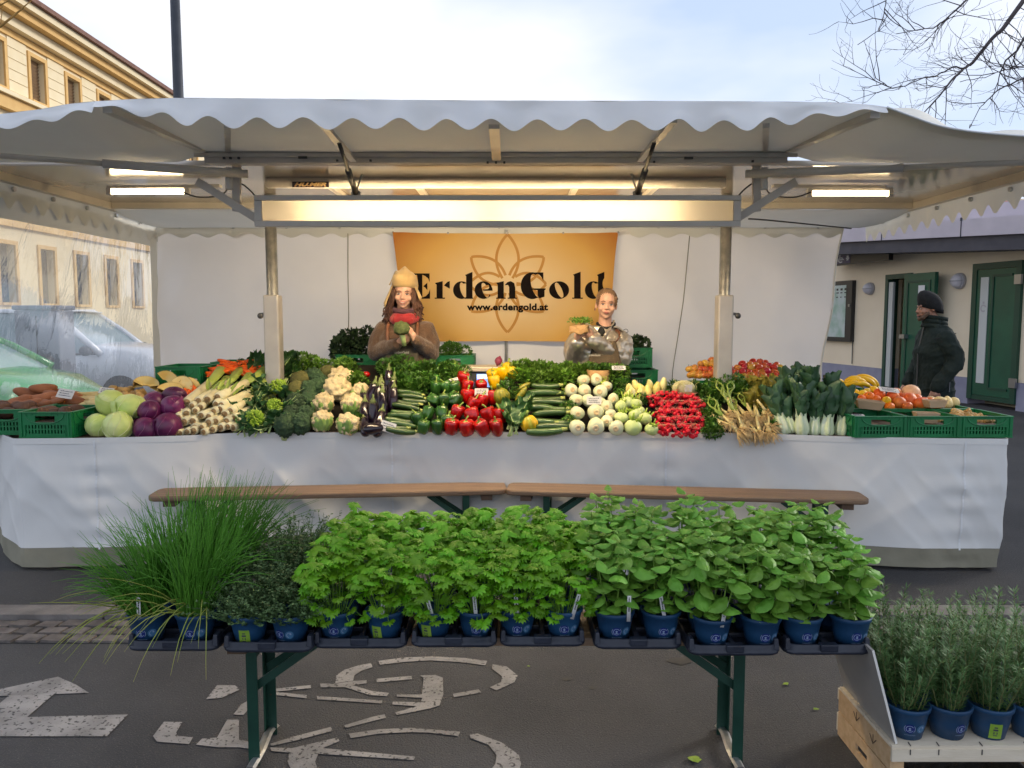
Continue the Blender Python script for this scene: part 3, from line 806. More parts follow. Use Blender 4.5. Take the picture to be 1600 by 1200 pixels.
# house beyond with red roof
bh = thing('far_house', 'pale house with red gabled roof beyond the toilet building', 'building', (24, 33, 0))
mb = MB(); mb.bbox((-6, -5, 0), (9, 5, 4.3)); hw = part('wall', mb, 'house_pale', bh)
mb = MB(); mb.add([(-6.5, -5.6, 4.2), (9.5, -5.6, 4.2), (9.5, 5.6, 4.2), (-6.5, 5.6, 4.2), (-6.5, 0, 6.6), (9.5, 0, 6.6)], [(0, 1, 5, 4), (2, 3, 4, 5), (0, 4, 3), (1, 2, 5), (0, 3, 2, 1)]); part('roof', mb, 'red_roof', bh)
for k in range(5):
    for zz in (2.3,):
        mb = MB(); mb.bbox((-4.8 + k * 2.7, -5.06, zz), (-3.5 + k * 2.7, -5.003, zz + 1.7)); w = part('window', mb, 'sign_white', bh)
        mb = MB(); mb.bbox((-4.7 + k * 2.7, -5.09, zz + .1), (-4.2 + k * 2.7, -5.063, zz + 1.6)); mb.bbox((-4.12 + k * 2.7, -5.09, zz + .1), (-3.6 + k * 2.7, -5.063, zz + 1.6)); part('pane', mb, 'glass_dark', w)

# ================================================================ cars and cabinet seen through the plastic wall
def car(label, loc, mcol, L=4.1, H=1.5, wd=1.74, bonnet=.98, nose=.62):
    t = thing('parked_car', label, 'car', loc)
    # x forward; sections of the lower body
    xs = [-L / 2, -L / 2 + .12, -L / 2 + .6, -.6, .55, 1.0, L / 2 - .5, L / 2 - .12, L / 2]
    tops = [.72, .90, .95, .95, .97, bonnet, bonnet - .1, nose + .05, nose - .1]
    wds = [.80, .93, .98, 1, 1, .99, .95, .86, .74]
    vs = []; n_ = 14
    for x, zt, w_ in zip(xs, tops, wds):
        zb = .24 if abs(x) < L / 2 - .2 else .34
        hw_ = wd / 2 * w_
        prof = [(-.86, zb), (-.97, zb + .10), (-1, zb + (zt - zb) * .45), (-.99, zb + (zt - zb) * .7), (-.93, zt - .05), (-.84, zt), (-.4, zt + .03),
                (.4, zt + .03), (.84, zt), (.93, zt - .05), (.99, zb + (zt - zb) * .7), (1, zb + (zt - zb) * .45), (.97, zb + .10), (.86, zb)]
        vs += [(x, y * hw_, z) for y, z in prof]
    fs = [(i * n_ + j, i * n_ + (j + 1) % n_, (i + 1) * n_ + (j + 1) % n_, (i + 1) * n_ + j) for i in range(len(xs) - 1) for j in range(n_)]
    fs += [tuple(range(n_)), tuple(range((len(xs) - 1) * n_, len(xs) * n_))]
    mb = MB(); mb.add(vs, fs); body = part('body', mb, mcol, t, True)
    # greenhouse: glass block, roof and pillars
    b0, b1, r0, r1 = -L / 2 + .35, 1.12, -L / 2 + .85, .25
    hb, hr = wd / 2 * .93, wd / 2 * .70
    A = [V((b0, -hb, .93)), V((b1, -hb, .96)), V((b1, hb, .96)), V((b0, hb, .93))]
    B = [V((r0, -hr, H - .06)), V((r1, -hr, H - .05)), V((r1, hr, H - .05)), V((r0, hr, H - .06))]
    mb = MB(); mb.add(A + B, [(0, 1, 5, 4), (1, 2, 6, 5), (2, 3, 7, 6), (3, 0, 4, 7), (4, 5, 6, 7)]); part('window_glass', mb, 'car_glass', t)
    mb = MB()
    mb.grid(lambda u, v: V((r0 - .12 + (r1 - r0 + .24) * u, (-1 + 2 * v) * (hr + .04), H - .055 + .05 * math.sin(PI * v) * (.4 + .6 * math.sin(PI * (.1 + .8 * u))))), 8, 6)
    part('roof', mb, mcol, t, True, solid=.02)
    mb = MB()
    for i in range(4): mb.tube([A[i], A[i].lerp(B[i], .5) + V((0, math.copysign(.03, A[i].y), .02)), B[i]], [.06, .05, .045], 8)
    for sy in (-1, 1):
        mb.tube([V((.0, sy * hb * 1.0, .95)), V((-.25, sy * (hr + .03), H - .04))], .035, 6)
        mb.tube([V((r0, sy * hr, H - .04)), V((r1, sy * hr, H - .03))], .04, 6)
    part('pillar', mb, mcol, t, True)
    mb = MB()
    for sy in (-1, 1):
        mb.tube([V((b0, sy * (hb + .01), .955)), V((b1, sy * (hb + .01), .975))], .018, 6)
    part('window_trim', mb, 'car_black', t)
    for x in (-L / 2 + .75, L / 2 - .82):
        for sy in (-1, 1):
            w = thing('wheel', None, None); w.parent = t; w.location = (x, sy * (wd / 2 - .10), .31)
            mb = MB(); mb.lathe([(.19, -.10), (.30, -.10), (.315, -.06), (.315, .06), (.30, .10), (.19, .10)], 24, m=Euler((PI / 2, 0, 0)).to_matrix()); part('tyre', mb, 'tyre', w, True)
            mb = MB(); mb.lathe([(.20, -.085), (.19, .085)], 20, m=Euler((PI / 2, 0, 0)).to_matrix())
            for k in range(5):
                a = 6.283 * k / 5; mb.bar((0, sy * .095, 0), (math.cos(a) * .18, sy * .095, math.sin(a) * .18), .05, .02, (0, 1, 0))
            part('rim', mb, 'rim', w)
            mb = MB(); mb.lathe([(.37, -.10), (.37, .055)], 20, (x, sy * (wd / 2 - .10), .33), m=Euler((PI / 2, 0, 0)).to_matrix()); part('wheel_arch', mb, 'car_black', t)
    for sy in (-1, 1):
        mb = MB(); mb.ell((.95, sy * (wd / 2 + .10), 1.03), (.09, .12, .085)); mb.bar((.98, sy * (hb - .02), 1.0), (.95, sy * (wd / 2 + .05), 1.0), .05, .04); part('mirror', mb, 'car_black', t, True)
        mb = MB(); mb.ell((L / 2 - .16, sy * wd / 2 * .68, nose - .01), (.14, .18, .09)); part('headlight', mb, 'sign_white', t, True)
        mb = MB(); mb.box((-.1, sy * (wd / 2 * .995), .86), (.2, .03, .03)); part('door_handle', mb, 'car_black', t)
        mb = MB(); mb.bar((.62, sy * wd / 2 * .992, .3), (.62, sy * wd / 2 * .975, .92), .012, .012, (1, 0, 0)); mb.bar((-.55, sy * wd / 2 * .992, .3), (-.55, sy * wd / 2 * .975, .90), .012, .012, (1, 0, 0)); part('door_seam', mb, 'car_black', t)
    return t
car('bright green car parked outside the clear plastic wall', (-6.95, 8.9, .04), 'car_green', H=1.50)
car('white car parked behind the green one, seen through plastic', (-7.95, 13.6, .04), 'car_white', L=4.5, H=1.72, wd=1.8, bonnet=1.12, nose=.75)
c = W(72, 540, 11.0)
cb = thing('utility_cabinet', 'tall blue grey utility cabinet between the cars behind the plastic', 'utility cabinet', (c.x, 11.0, .04))
mb = MB(); mb.bbox((-.31, -.2, 0), (.31, .2, 1.68)); part('cabinet_body', mb, 'cabinet', cb, bevel=.02)
mb = MB(); mb.bbox((-.33, -.22, 1.684), (.33, .22, 1.75)); part('cabinet_cap', mb, 'cabinet', cb, bevel=.02)
mb = MB(); mb.bbox((-.01, -.206, .1), (.01, -.201, 1.6)); part('door_gap', mb, 'car_black', cb)

# ================================================================ bare trees
def bare_tree(label, base, top, limbs, m, trunk_r=.16, seed=3, twigs=7):
    rr = random.Random(seed)
    t = thing('bare_tree', label, 'tree', base)
    b = V(base)
    mb = MB(); mb.tube([V((0, 0, 0)), V((.05, .02, 1.2)), (V(top) - b) * .7 + V((.06, 0, 0)), V(top) - b], [trunk_r * 1.25, trunk_r, trunk_r * .85, trunk_r * .7], 12)
    part('trunk', mb, m, t, True)
    br = MB(); tw = MB()
    def sub(p, d, L, r, depth, target):
        n_ = 5; pts = [p]; q = p.copy(); dd = d.normalized()
        for i in range(n_):
            dd = (dd + V((rr.uniform(-.28, .28), rr.uniform(-.28, .28), rr.uniform(-.22, .30)))).normalized()
            q = q + dd * L / n_; pts.append(q.copy())
        target.tube(pts, [max(r * (1 - .75 * i / n_), .0014) for i in range(n_ + 1)], 5)
        if depth:
            for i in range(1, n_ + 1):
                for _ in range(1):
                    if rr.random() < .6:
                        s = (dd + V((rr.uniform(-1, 1), rr.uniform(-.8, .8), rr.uniform(-.7, .9)))).normalized()
                        sub(pts[i], s, L * rr.uniform(.38, .66), r * .55, depth - 1, tw)
    for pts in limbs:
        P = [V(p) - b for p in pts]; k = len(P)
        fine = []
        for i in range(k - 1):
            for j in range(4): fine.append(P[i].lerp(P[i + 1], j / 4) + V((rr.uniform(-.015, .015),) * 3))
        fine.append(P[-1])
        r0 = .72 * pts_r[id(pts)]
        br.tube(fine, [max(r0 * (1 - .85 * i / len(fine)), .004) for i in range(len(fine))], 7)
        for i in range(8, len(fine)):
            for _ in range(1):
                if rr.random() < twigs / 10:
                    d = (fine[i] - fine[i - 1]).normalized()
                    s = (d * .6 + V((rr.uniform(-1, 1), rr.uniform(-.8, .8), rr.uniform(-.6, .8)))).normalized()
                    sub(fine[i], s, rr.uniform(.35, .9), .006, 2 if rr.random() < .35 else 1, tw)
    part('branch', br, m, t, True); part('twigs', tw, m, t, kind='stuff')
pts_r = {}
TD = 9.0
def tp(x, y, d=TD): return tuple(W(x, y, d))
Tt = tuple(W(1990, -620, 9.6))
base = (Tt[0] + .2, 9.6, .04)
l1 = [Tt, tp(1770, -270), tp(1600, 0), tp(1567, 45), tp(1550, 60), tp(1520, 98), tp(1506, 107), tp(1487, 125), tp(1468, 150), tp(1440, 180)]; pts_r[id(l1)] = .045
l2 = [Tt, tp(1760, -180), tp(1600, 60), tp(1590, 78), tp(1571, 95), tp(1562, 115), tp(1558, 140)]; pts_r[id(l2)] = .028
l3 = [Tt, tp(1740, -300), tp(1560, -60), tp(1510, 0), tp(1478, 30), tp(1459, 43), tp(1400, 53)]; pts_r[id(l3)] = .026
l4 = [tp(1700, -60), tp(1640, 80), tp(1600, 122), tp(1560, 140), tp(1543, 156), tp(1530, 170), tp(1515, 200)]; pts_r[id(l4)] = .018
l5 = [tp(1506, 107), tp(1490, 104), tp(1463, 118), tp(1440, 122), tp(1415, 134), tp(1395, 138), tp(1368, 122)]; pts_r[id(l5)] = .014
l6 = [Tt, tp(1620, -250), tp(1430, -70), tp(1385, 0), tp(1381, 25), tp(1372, 48), tp(1340, 70)]; pts_r[id(l6)] = .014
l7 = [tp(1770, -270), tp(1700, -60), tp(1690, 60), tp(1640, 110), tp(1600, 103), tp(1570, 110), tp(1540, 120), tp(1500, 128)]; pts_r[id(l7)] = .012
bare_tree('bare winter tree leaning in from the right above the roof', base, Tt, [l1, l2, l3, l4, l5, l6, l7], 'bark', .17, 5, 5)
Lt = tuple(W(-260, -160, 13))
lb = [Lt, tuple(W(-80, 30, 13)), tuple(W(0, 42, 13)), tuple(W(30, 18, 13)), tuple(W(48, 2, 13))]; pts_r[id(lb)] = .05
lc = [Lt, tuple(W(-60, -30, 13)), tuple(W(0, 8, 13)), tuple(W(16, 0, 13))]; pts_r[id(lc)] = .04
bare_tree('bare tree at the upper left edge before the yellow house', (Lt[0] - .3, 13, .04), Lt, [lb, lc], 'bark_gold_lit', .15, 8, 2)
# ================================================================ market stall
def wpart(name, mb, m, t, *a, **k):                # built in world coordinates, hung on a thing
    o = part(name, mb, m, t, *a, **k); o.location = -V(t.location); return o
def curve(pts, n):
    pts = [V(p) for p in pts]; L = [0]
    for i in range(1, len(pts)): L.append(L[-1] + (pts[i] - pts[i - 1]).length)
    out = []
    for k in range(n + 1):
        s = L[-1] * k / n; i = max(j for j in range(len(L)) if L[j] <= s + 1e-9); i = min(i, len(pts) - 2)
        f = (s - L[i]) / max(L[i + 1] - L[i], 1e-9)
        p0, p1, p2, p3 = pts[max(i - 1, 0)], pts[i], pts[i + 1], pts[min(i + 2, len(pts) - 1)]
        out.append(.5 * ((2 * p1) + (p2 - p0) * f + (2 * p0 - 5 * p1 + 4 * p2 - p3) * f * f + (3 * p1 - p0 - 3 * p2 + p3) * f ** 3))
    return out
stall = thing('market_stall', 'white market stall with scalloped canopy and raised front awning', 'market stall', (0, 6.0, .04))
FD, BD, CZ = 3.5, 4.5, 2.505
Bl, Br = W(322, 236, BD), W(1228, 236, BD)
frontc = curve([W(150, 158, FD), W(270, 153, FD), W(520, 155, FD), W(770, 157, FD), W(1100, 158, FD), W(1300, 160, FD), W(1385, 167, FD)], 120)
leftc = curve([W(150, 158, FD), W(110, 162, FD + .03), W(65, 170, FD + .06), W(0, 178, FD + .1), W(-210, 205, FD + .22)], 40)
rightc = curve([W(1385, 168, FD), W(1440, 188, FD + .04), W(1490, 202, FD + .08), W(1600, 213, FD + .14), W(1810, 222, FD + .24)], 40)
Dl, Dr = V((-3.16, 4.55, CZ + .015)), V((3.16, 4.55, CZ + .015))
def coons(front, b0, b1, n, k, sag=0, fast=False):
    def P(u, v):
        f = front[min(int(round(u * n)), n)]; b = b0.lerp(b1, u)
        if fast: b.z = b0.z + (b1.z - b0.z) * min(1, u * 9)
        p = b.lerp(f, v)
        w = math.sin(PI * v)
        return p + V((0, 0, (-sag * w + .012 * w * fbm((u * 7, v * 5, n))) * min(1, 6 * u, 6 * (1 - u))))
    mb = MB(); mb.grid(P, n, k); return mb
wpart('awning', coons(frontc, Bl + V((-.02, .03, -.01)), Br + V((.02, .03, -.01)), 120, 14, .02), 'awning_canvas', stall, True)
wpart('awning_corner', coons(leftc, Bl + V((-.02, .03, -.01)), Dl, 40, 12, .05, True), 'awning_canvas', stall, True)
wpart('awning_corner', coons(rightc, Br + V((.02, .03, -.01)), Dr, 40, 12, .05, True), 'awning_canvas', stall, True)
def valance(cv, hfun, lam, out=(0, -.03, 0), name='valance', m='valance', rows=5, ph=0.0):
    A = cv; n_ = len(A) - 1; s = 0; mb = MB(); rows_ = []
    S_ = [0]
    for i in range(1, n_ + 1): S_.append(S_[-1] + (A[i] - A[i - 1]).length)
    def P(u, v):
        i = min(int(round(u * n_)), n_); a = A[i]
        h = hfun(S_[i] / S_[-1]) * (1 + .22 * math.cos(2 * PI * S_[i] / lam + ph + .9 * fbm((S_[i] * 1.1, 3, ph))))
        w = .012 * math.sin(2 * PI * S_[i] / lam * .5 + 1) * v + .008 * fbm((S_[i] * 6, v * 2, 1))
        return a + V(out) * v + V((0, -w, -h * v))
    mb.grid(P, n_, rows); return wpart(name, mb, m, stall, True)
fine = curve(frontc[::6], 360)
valance(fine, lambda s: .112 * min(1, .25 + 6 * s, .22 + 4.5 * (1 - s)), .206)
valance(curve(leftc[::5], 150), lambda s: .055 + .035 * s, .24, ph=1.5)
# right corner: the hem is blown up so the inside of the valance shows
mb = MB(); rc = curve(rightc[::4], 120); n_ = len(rc) - 1
def Pv(u, v):
    i = min(int(round(u * n_)), n_); a = rc[i]
    b = max(0, math.sin(PI * min(u / .30, 1))) * .075 + (max(0, math.sin(PI * (u - .33) / .4)) * .05 if .33 < u < .73 else 0)
    return a + V((.02 * v, .10 * v, (b + .004) * v))
mb.grid(Pv, n_, 5); wpart('valance', mb, 'canvas', stall, True)
mb = MB(); mb.tube([p + V((0, -.006, 0)) for p in rc], .005, 6); wpart('hem_cord', mb, 'valance', stall, True)
# rigid roof: glossy ceiling, front beam, rails
mb = MB(); mb.bbox((-3.08, BD + .06, CZ), (3.08, 6.0, CZ + .03)); wpart('ceiling_panel', mb, 'ceiling', stall)
b0, b1 = W(322, 259, BD), W(1228, 259, BD)
bm_ = MB(); bm_.bbox((b0.x, BD - .03, CZ - .002), (b1.x, BD + .05, Bl.z + .02))
beam = wpart('front_beam', bm_, 'frame_paint', stall, bevel=.006)
mb = MB(); mb.bbox((b0.x - .05, BD - .045, CZ + .03), (b1.x + .05, BD - .032, CZ + .05)); mb.bbox((b0.x - .05, BD - .045, CZ + .075), (b1.x + .05, BD - .032, CZ + .085)); wpart('beam_rib', mb, 'frame_paint', stall)
mb = MB()
for x, y in ((473, 246), (1076, 247), (527, 251), (579, 251), (762, 254), (775, 254), (788, 254), (350, 247), (360, 247), (373, 247), (1022, 253), (1176, 252)):
    c = W(x, y, BD - .047); mb.box(c, (.05 if x in (473, 1076) else .012, .012, .012))
wpart('bolt', mb, 'steel_dark', stall)
for sx in (-1, 1):
    mb = MB(); mb.bbox((sx * 3.085, BD, CZ - .05), (sx * 3.14, 6.95, CZ + .035)); wpart('side_rail', mb, 'rail', stall)
mb = MB(); mb.bbox((-3.08, 6.002, CZ - .045), (3.08, 6.06, CZ + .03)); wpart('rear_rail', mb, 'rail', stall)
rl = MB(); rl.bbox((-1.55, 4.93, CZ - .062), (1.35, 4.97, CZ - .002)); rail = wpart('ceiling_rail', rl, 'rail', stall)
for X in (-.62, .42, -1.2, .95):
    mb = MB(); mb.bbox((X - .02, 4.975, CZ - .03), (X + .02, 5.98, CZ - .002)); wpart('ceiling_rib', mb, 'rail', stall)
mb = MB(); mb.bbox((-1.55, 5.5, CZ - .05), (1.35, 5.55, CZ - .032)); wpart('ceiling_rib', mb, 'rail', stall)
# maker's plate on the rail
c0, c1 = W(457, 293, 4.93), W(514, 284, 4.93)
mb = MB(); mb.bbox((c0.x, 4.924, c0.z), (c1.x, 4.9285, c1.z)); wpart('maker_plate', mb, 'sticker_black', stall)
def text_mesh(body, size, shear=0, bold=0, space=1.0):
    cu = bpy.data.curves.new('t', 'FONT'); cu.body = body; cu.size = size; cu.shear = shear; cu.offset = bold; cu.space_character = space
    cu.align_x = 'CENTER'; cu.align_y = 'CENTER'; cu.resolution_u = 6
    o = bpy.data.objects.new('t', cu); col.objects.link(o)
    dg = bpy.context.evaluated_depsgraph_get()
    me = bpy.data.meshes.new_from_object(o.evaluated_get(dg)); bpy.data.objects.remove(o); bpy.data.curves.remove(cu)
    me.materials.clear()
    for v in me.vertices: v.co = V((v.co.x, 0, v.co.y))
    return me
def fit(me, w, h):
    xs = [v.co.x for v in me.vertices]; zs = [v.co.z for v in me.vertices]
    sx, sz = w / (max(xs) - min(xs)), h / (max(zs) - min(zs)); cx, cz = (max(xs) + min(xs)) / 2, (max(zs) + min(zs)) / 2
    for v in me.vertices: v.co = V(((v.co.x - cx) * sx, 0, (v.co.z - cz) * sz))
    return me
me = fit(text_mesh('HU.MER', .04, .35, .002), (c1.x - c0.x) * .88, (c1.z - c0.z) * .70); me.materials.append(M['sticker_text'])
o = link('plate_lettering', me, stall, V(((c0.x + c1.x) / 2, 4.9215, (c0.z + c1.z) / 2)) - V(stall.location))
# rear canvas between the rail and the back wall
BW = 6.95
mb = MB(); mb.grid(lambda u, v: V((-3.10 + 6.20 * u, 6.06 + (BW - 6.06) * v, CZ - .045 - .04 * v - .03 * math.sin(PI * v) + .008 * fbm((u * 14, v * 3, 2)))), 60, 8); wpart('rear_canopy', mb, 'canvas', stall, True)
# back wall with diagonal folds, seams and an added inner strip in place of the outer valance's shade
tl, tr_ = W(244, 358, BW), W(1316, 356, BW); bl, br_ = W(246, 600, BW), W(1282, 600, BW)
def back(u, v):                                     # v: 0 top .. 1 bottom (z .3)
    zt = tl.z - .012 * math.sin(PI * ((u * 4) % 1)); z = zt + (.30 - zt) * v
    x0 = tl.x + (bl.x - tl.x) * min(v * 1.7, 1); x1 = tr_.x + (br_.x - tr_.x) * min(v * 1.7, 1)
    x = x0 + (x1 - x0) * u
    dx0, dx1 = u * 6.1, (1 - u) * 6.1
    f = .030 * math.exp(-dx0 / 1.1) * math.sin(9 * (dx0 * .55 + v * 1.5)) + .030 * math.exp(-dx1 / 1.1) * math.sin(9 * (dx1 * .55 + v * 1.5))
    f += .016 * fbm((x * 1.1, z * 1.3, 5)) + .007 * fbm((x * 4, z * 1.2, 9)) + .012 * math.sin(x * 2.2) * v
    rg = lambda q: (1 - abs(noise.noise(V(q)))) ** 7
    f -= .014 * rg((x * .9 + z * .9, z * .5, 14)) + .010 * rg((x * 1.3 - z * 1.1, z * .5, 24))
    return V((x, BW + f, z))
mb = MB(); mb.grid(back, 130, 46); wpart('back_wall', mb, 'back_canvas', stall, True)
for u in (.280, .778):
    mb = MB(); mb.tube([back(u + .006 * math.sin(v * 3) + (.002 if u < .5 else -.012) * v, v) + V((0, -.006, 0)) for v in [j / 20 for j in range(21)]], .004, 5); wpart('seam', mb, 'hem', stall)
for k, u in enumerate((.0, 1.0)):
    mb = MB(); mb.tube([back(u, j / 14) + V((0, -.004, 0)) for j in range(15)], .008, 6); wpart('wall_hem', mb, 'canvas', stall)
cv = [V((tl.x + (tr_.x - tl.x) * i / 240, BW - .035, tl.z + .025)) for i in range(241)]
valance(cv, lambda s: .085, .24, (0, .012, 0), m='canvas', rows=3)  # added scalloped strip imitating the shade of the valance outside
for i in range(13):
    mb = MB(); u = (i + .5) / 13; p = V((tl.x + (tr_.x - tl.x) * u, BW - .05, tl.z + .01)); mb.lathe([(.012, -.006), (.012, .006)], 10, p, m=Euler((PI / 2, 0, 0)).to_matrix()); wpart('eyelet', mb, 'galvanised', stall)
# side valances and clear plastic wall on the left
for sx in (-1, 1):
    cv = [V((sx * 3.145, 3.9 + (BW - 3.9) * i / 240, CZ - .01 - .02 * (i / 240))) for i in range(241)]
    valance(cv, lambda s: .150, .17, (sx * .02, 0, 0), m='canvas', rows=4)
    for k in range(6):
        d = 4.5 + .42 * k; mb = MB(); mb.lathe([(.016, -.008), (.016, .008)], 10, (sx * 3.135, d, CZ - .075), m=Euler((0, PI / 2, 0)).to_matrix()); wpart('eyelet', mb, 'galvanised', stall)
def film(u, v):                                     # v: 0 top .. 1 bottom
    d = 4.35 + (BW - .02 - 4.35) * u; d = d + (.6 - .6 * u) * v
    X = -3.17 - (.72 * (1 - u) + .03) * v; z = CZ - .085 + (.72 - CZ + .085) * v
    w = .012 * math.sin(d * 9 + v * 3) * math.sin(PI * min(v + .1, 1)) + .02 * fbm((d * 2.2, v * 2.5, 4)) + .006 * fbm((d * 9, v * 3, 7))
    return V((X + w, d, z))
mb = MB(); mb.grid(film, 90, 50); wpart('plastic_wall', mb, 'clear_film', stall, True)
mb = MB(); mb.grid(lambda u, v: film(u, v * .10 + .0) + V((.006, 0, 0)), 60, 4); wpart('wall_header', mb, 'canvas', stall, True)
mb = MB(); mb.grid(lambda u, v: film(.962 + .038 * u, v) + V((.006, 0, 0)), 3, 40); wpart('wall_edge', mb, 'canvas', stall, True)
# posts
for x in (427, 1131):
    c = W(x, 500, 5.6)
    po_ = MB(); po_.tube([(c.x, 5.6, .06), (c.x, 5.6, CZ - .003)], .041, 16); pst = wpart('post', po_, 'galvanised', stall, True)
    zs = W(x, 461, 5.6).z
    mb = MB(); mb.bbox((c.x - .056, 5.544, .05), (c.x + .056, 5.656, zs)); wpart('post_sleeve', mb, 'sleeve', stall, bevel=.012)
    mb = MB(); kx = c.x + (.09 if x > 800 else -.08); mb.bar((kx, 5.56, zs - .14), (c.x, 5.56, zs - .13), .02, .02); mb.ell((kx, 5.56, zs - .15), .022); wpart('clamp_handle', mb, 'steel_dark', stall)
    mb = MB(); mb.box((c.x, 5.6, .045), (.22, .22, .012)); wpart('foot_plate', mb, 'galvanised', stall)
# awning arms: hip bars, gas struts, side tubes, brackets of the light box
def at(x, y, d): return W(x, y, d)
LBD = 4.68
for mir in (0, 1):
    f = (lambda x: x) if not mir else (lambda x: 1552 - x)
    fl, bb = (frontc[2], Bl) if not mir else (frontc[-3], Br)
    mb = MB(); mb.bar(bb + V((0, 0, .0)), fl + V((0, .03, -.03)), .045, .03); wpart('hip_bar', mb, 'frame_paint', stall)
    mb = MB(); a = at(f(500), 189, 3.62); b = at(f(552), 250, BD - .06); mb.bar(a, b, .035, .02); wpart('awning_rib', mb, 'alu', stall)
    mb = MB(); mb.bar(at(f(355), 196, 3.6), at(f(356), 236, BD - .05), .03, .02); wpart('awning_rib', mb, 'alu', stall)
    mb = MB(); a = at(f(530), 224, 4.0); b = at(f(556), 302, LBD); mb.tube([a, a.lerp(b, .55)], .011, 8); mb.tube([a.lerp(b, .5), b], .018, 8); wpart('gas_strut', mb, 'steel_dark', stall, True)
    mb = MB(); mb.ell(b, (.03, .02, .02)); mb.tube([b, b + V((.03 if not mir else -.03, .05, .12))], .006, 6); wpart('strut_joint', mb, 'galvanised', stall)
    a = at(f(371), 272, BD - .02); C = leftc[-1] if not mir else rightc[-1]
    mb = MB(); mb.tube([a + V((.06 if not mir else -.06, 0, 0)), a.lerp(C + V((0, .1, -.05)), .42)], .024, 10); mb.tube([a.lerp(C + V((0, .1, -.05)), .40), C + V((0, .1, -.05))], .015, 10); wpart('side_tube', mb, 'frame_paint', stall, True)
    mb = MB(); mb.bar(at(f(370), 236, BD + .07), at(f(370), 330, LBD), .045, .03, (0, 1, 0)); mb.bar(at(f(308), 283, BD + .10), at(f(412), 349, LBD), .045, .03, (0, 1, 0)); mb.tube([at(f(358), 262, BD), at(f(358), 296, BD)], .022, 10); wpart('light_bracket', mb, 'frame_paint', stall)
    mb = MB(); mb.bar(at(f(345), 291, 5.07), at(f(190 if not mir else 170), 293, 5.07), .05, .02); wpart('lamp_rail', mb, 'frame_paint', stall)
    mb = MB(); pts = curve([at(f(285), 300, 5.0), at(f(310), 308, 5.0), at(f(345), 305, 4.9), at(f(360), 290, 4.8), at(f(375), 286, 4.8), at(f(395), 302, 4.8), at(f(405), 318, LBD)], 24); mb.tube(pts, .005, 5); wpart('cable', mb, 'cable', stall)
mb = MB(); mb.bar(at(772, 198, 3.62), at(776, 248, BD - .06), .05, .02); wpart('awning_rib', mb, 'alu', stall)
mb = MB(); mb.tube(curve([at(1170, 342, 5.3), at(1210, 345, 5.8), at(1330, 357, BW - .06)], 12), .006, 6); wpart('cable', mb, 'cable', stall)
# trailer floor
mb = MB(); mb.bbox((-2.85, 5.78, .06), (2.85, 6.9, .25)); wpart('floor_deck', mb, 'galvanised', stall)

# ---- long light box under the awning
lb = thing('light_box', 'long lit light box hanging across the front of the stall', 'light box', W(778, 333, LBD))
a, b = W(405, 357, LBD), W(1150, 309, LBD); w_, h_ = b.x - a.x, b.z - a.z
fr = MB(); e = .034; dp = .20
fr.bbox((-w_ / 2, -dp / 2, h_ / 2 - .03), (w_ / 2, -dp / 2 + .03, h_ / 2)); fr.bbox((-w_ / 2 + .046, -dp / 2 + .031, h_ / 2 - .012), (w_ / 2 - .046, dp / 2 + .03, h_ / 2 - .006)); fr.bbox((-w_ / 2, -dp / 2, -h_ / 2), (w_ / 2, -dp / 2 + .03, -h_ / 2 + e));  # added unseen top cover shades the ceiling; back left open to light the stall
fr.bbox((-w_ / 2, -dp / 2 + .001, -h_ / 2 + e), (-w_ / 2 + .045, dp / 2, h_ / 2 - .031)); fr.bbox((w_ / 2 - .045, -dp / 2 + .001, -h_ / 2 + e), (w_ / 2, dp / 2, h_ / 2 - .031))
part('frame', fr, 'frame_paint', lb, bevel=.004)
mb = MB(); mb.bbox((-w_ / 2 + .045, -dp / 2 + .012, -h_ / 2 + e), (w_ / 2 - .045, -dp / 2 + .014, h_ / 2 - .03)); part('diffuser', mb, 'diffuser', lb)
for X in (-.62, .52):
    mb = MB(); mb.tube([(X - .53, .05, .0), (X + .53, .05, .0)], .016, 12); part('light_tube', mb, 'box_tube', lb, True)
    for q in (-.55, .55):
        mb = MB(); mb.box((X + q, .05, -.02), (.04, .03, .07)); part('tube_holder', mb, 'label_white', lb)
# ---- tube lamps under the ceiling
for x0, x1, y, lbl in ((176, 288, 299.5, 'lit warm tube lamp under the left end of the ceiling'), (1269, 1386, 302.5, 'lit warm tube lamp under the right end of the ceiling')):
    a, b = W(x0, y, 5.07), W(x1, y, 5.07); c = (a + b) / 2
    t = thing('tube_lamp', lbl, 'tube lamp', c, 0, 'tube lamps under the ceiling')
    h = (b - a).length / 2
    mb = MB(); mb.tube([(-h, 0, 0), (h, 0, 0)], .0145, 12); part('light_tube', mb, 'tube_light', t, True)
    mb = MB(); mb.box((0, .0, .028), (2 * h + .06, .03, .018)); part('batten', mb, 'frame_paint', t)
    for q in (-1, 1):
        mb = MB(); mb.box((q * (h + .02), 0, .002), (.03, .034, .045)); part('end_cap', mb, 'frame_paint', t)

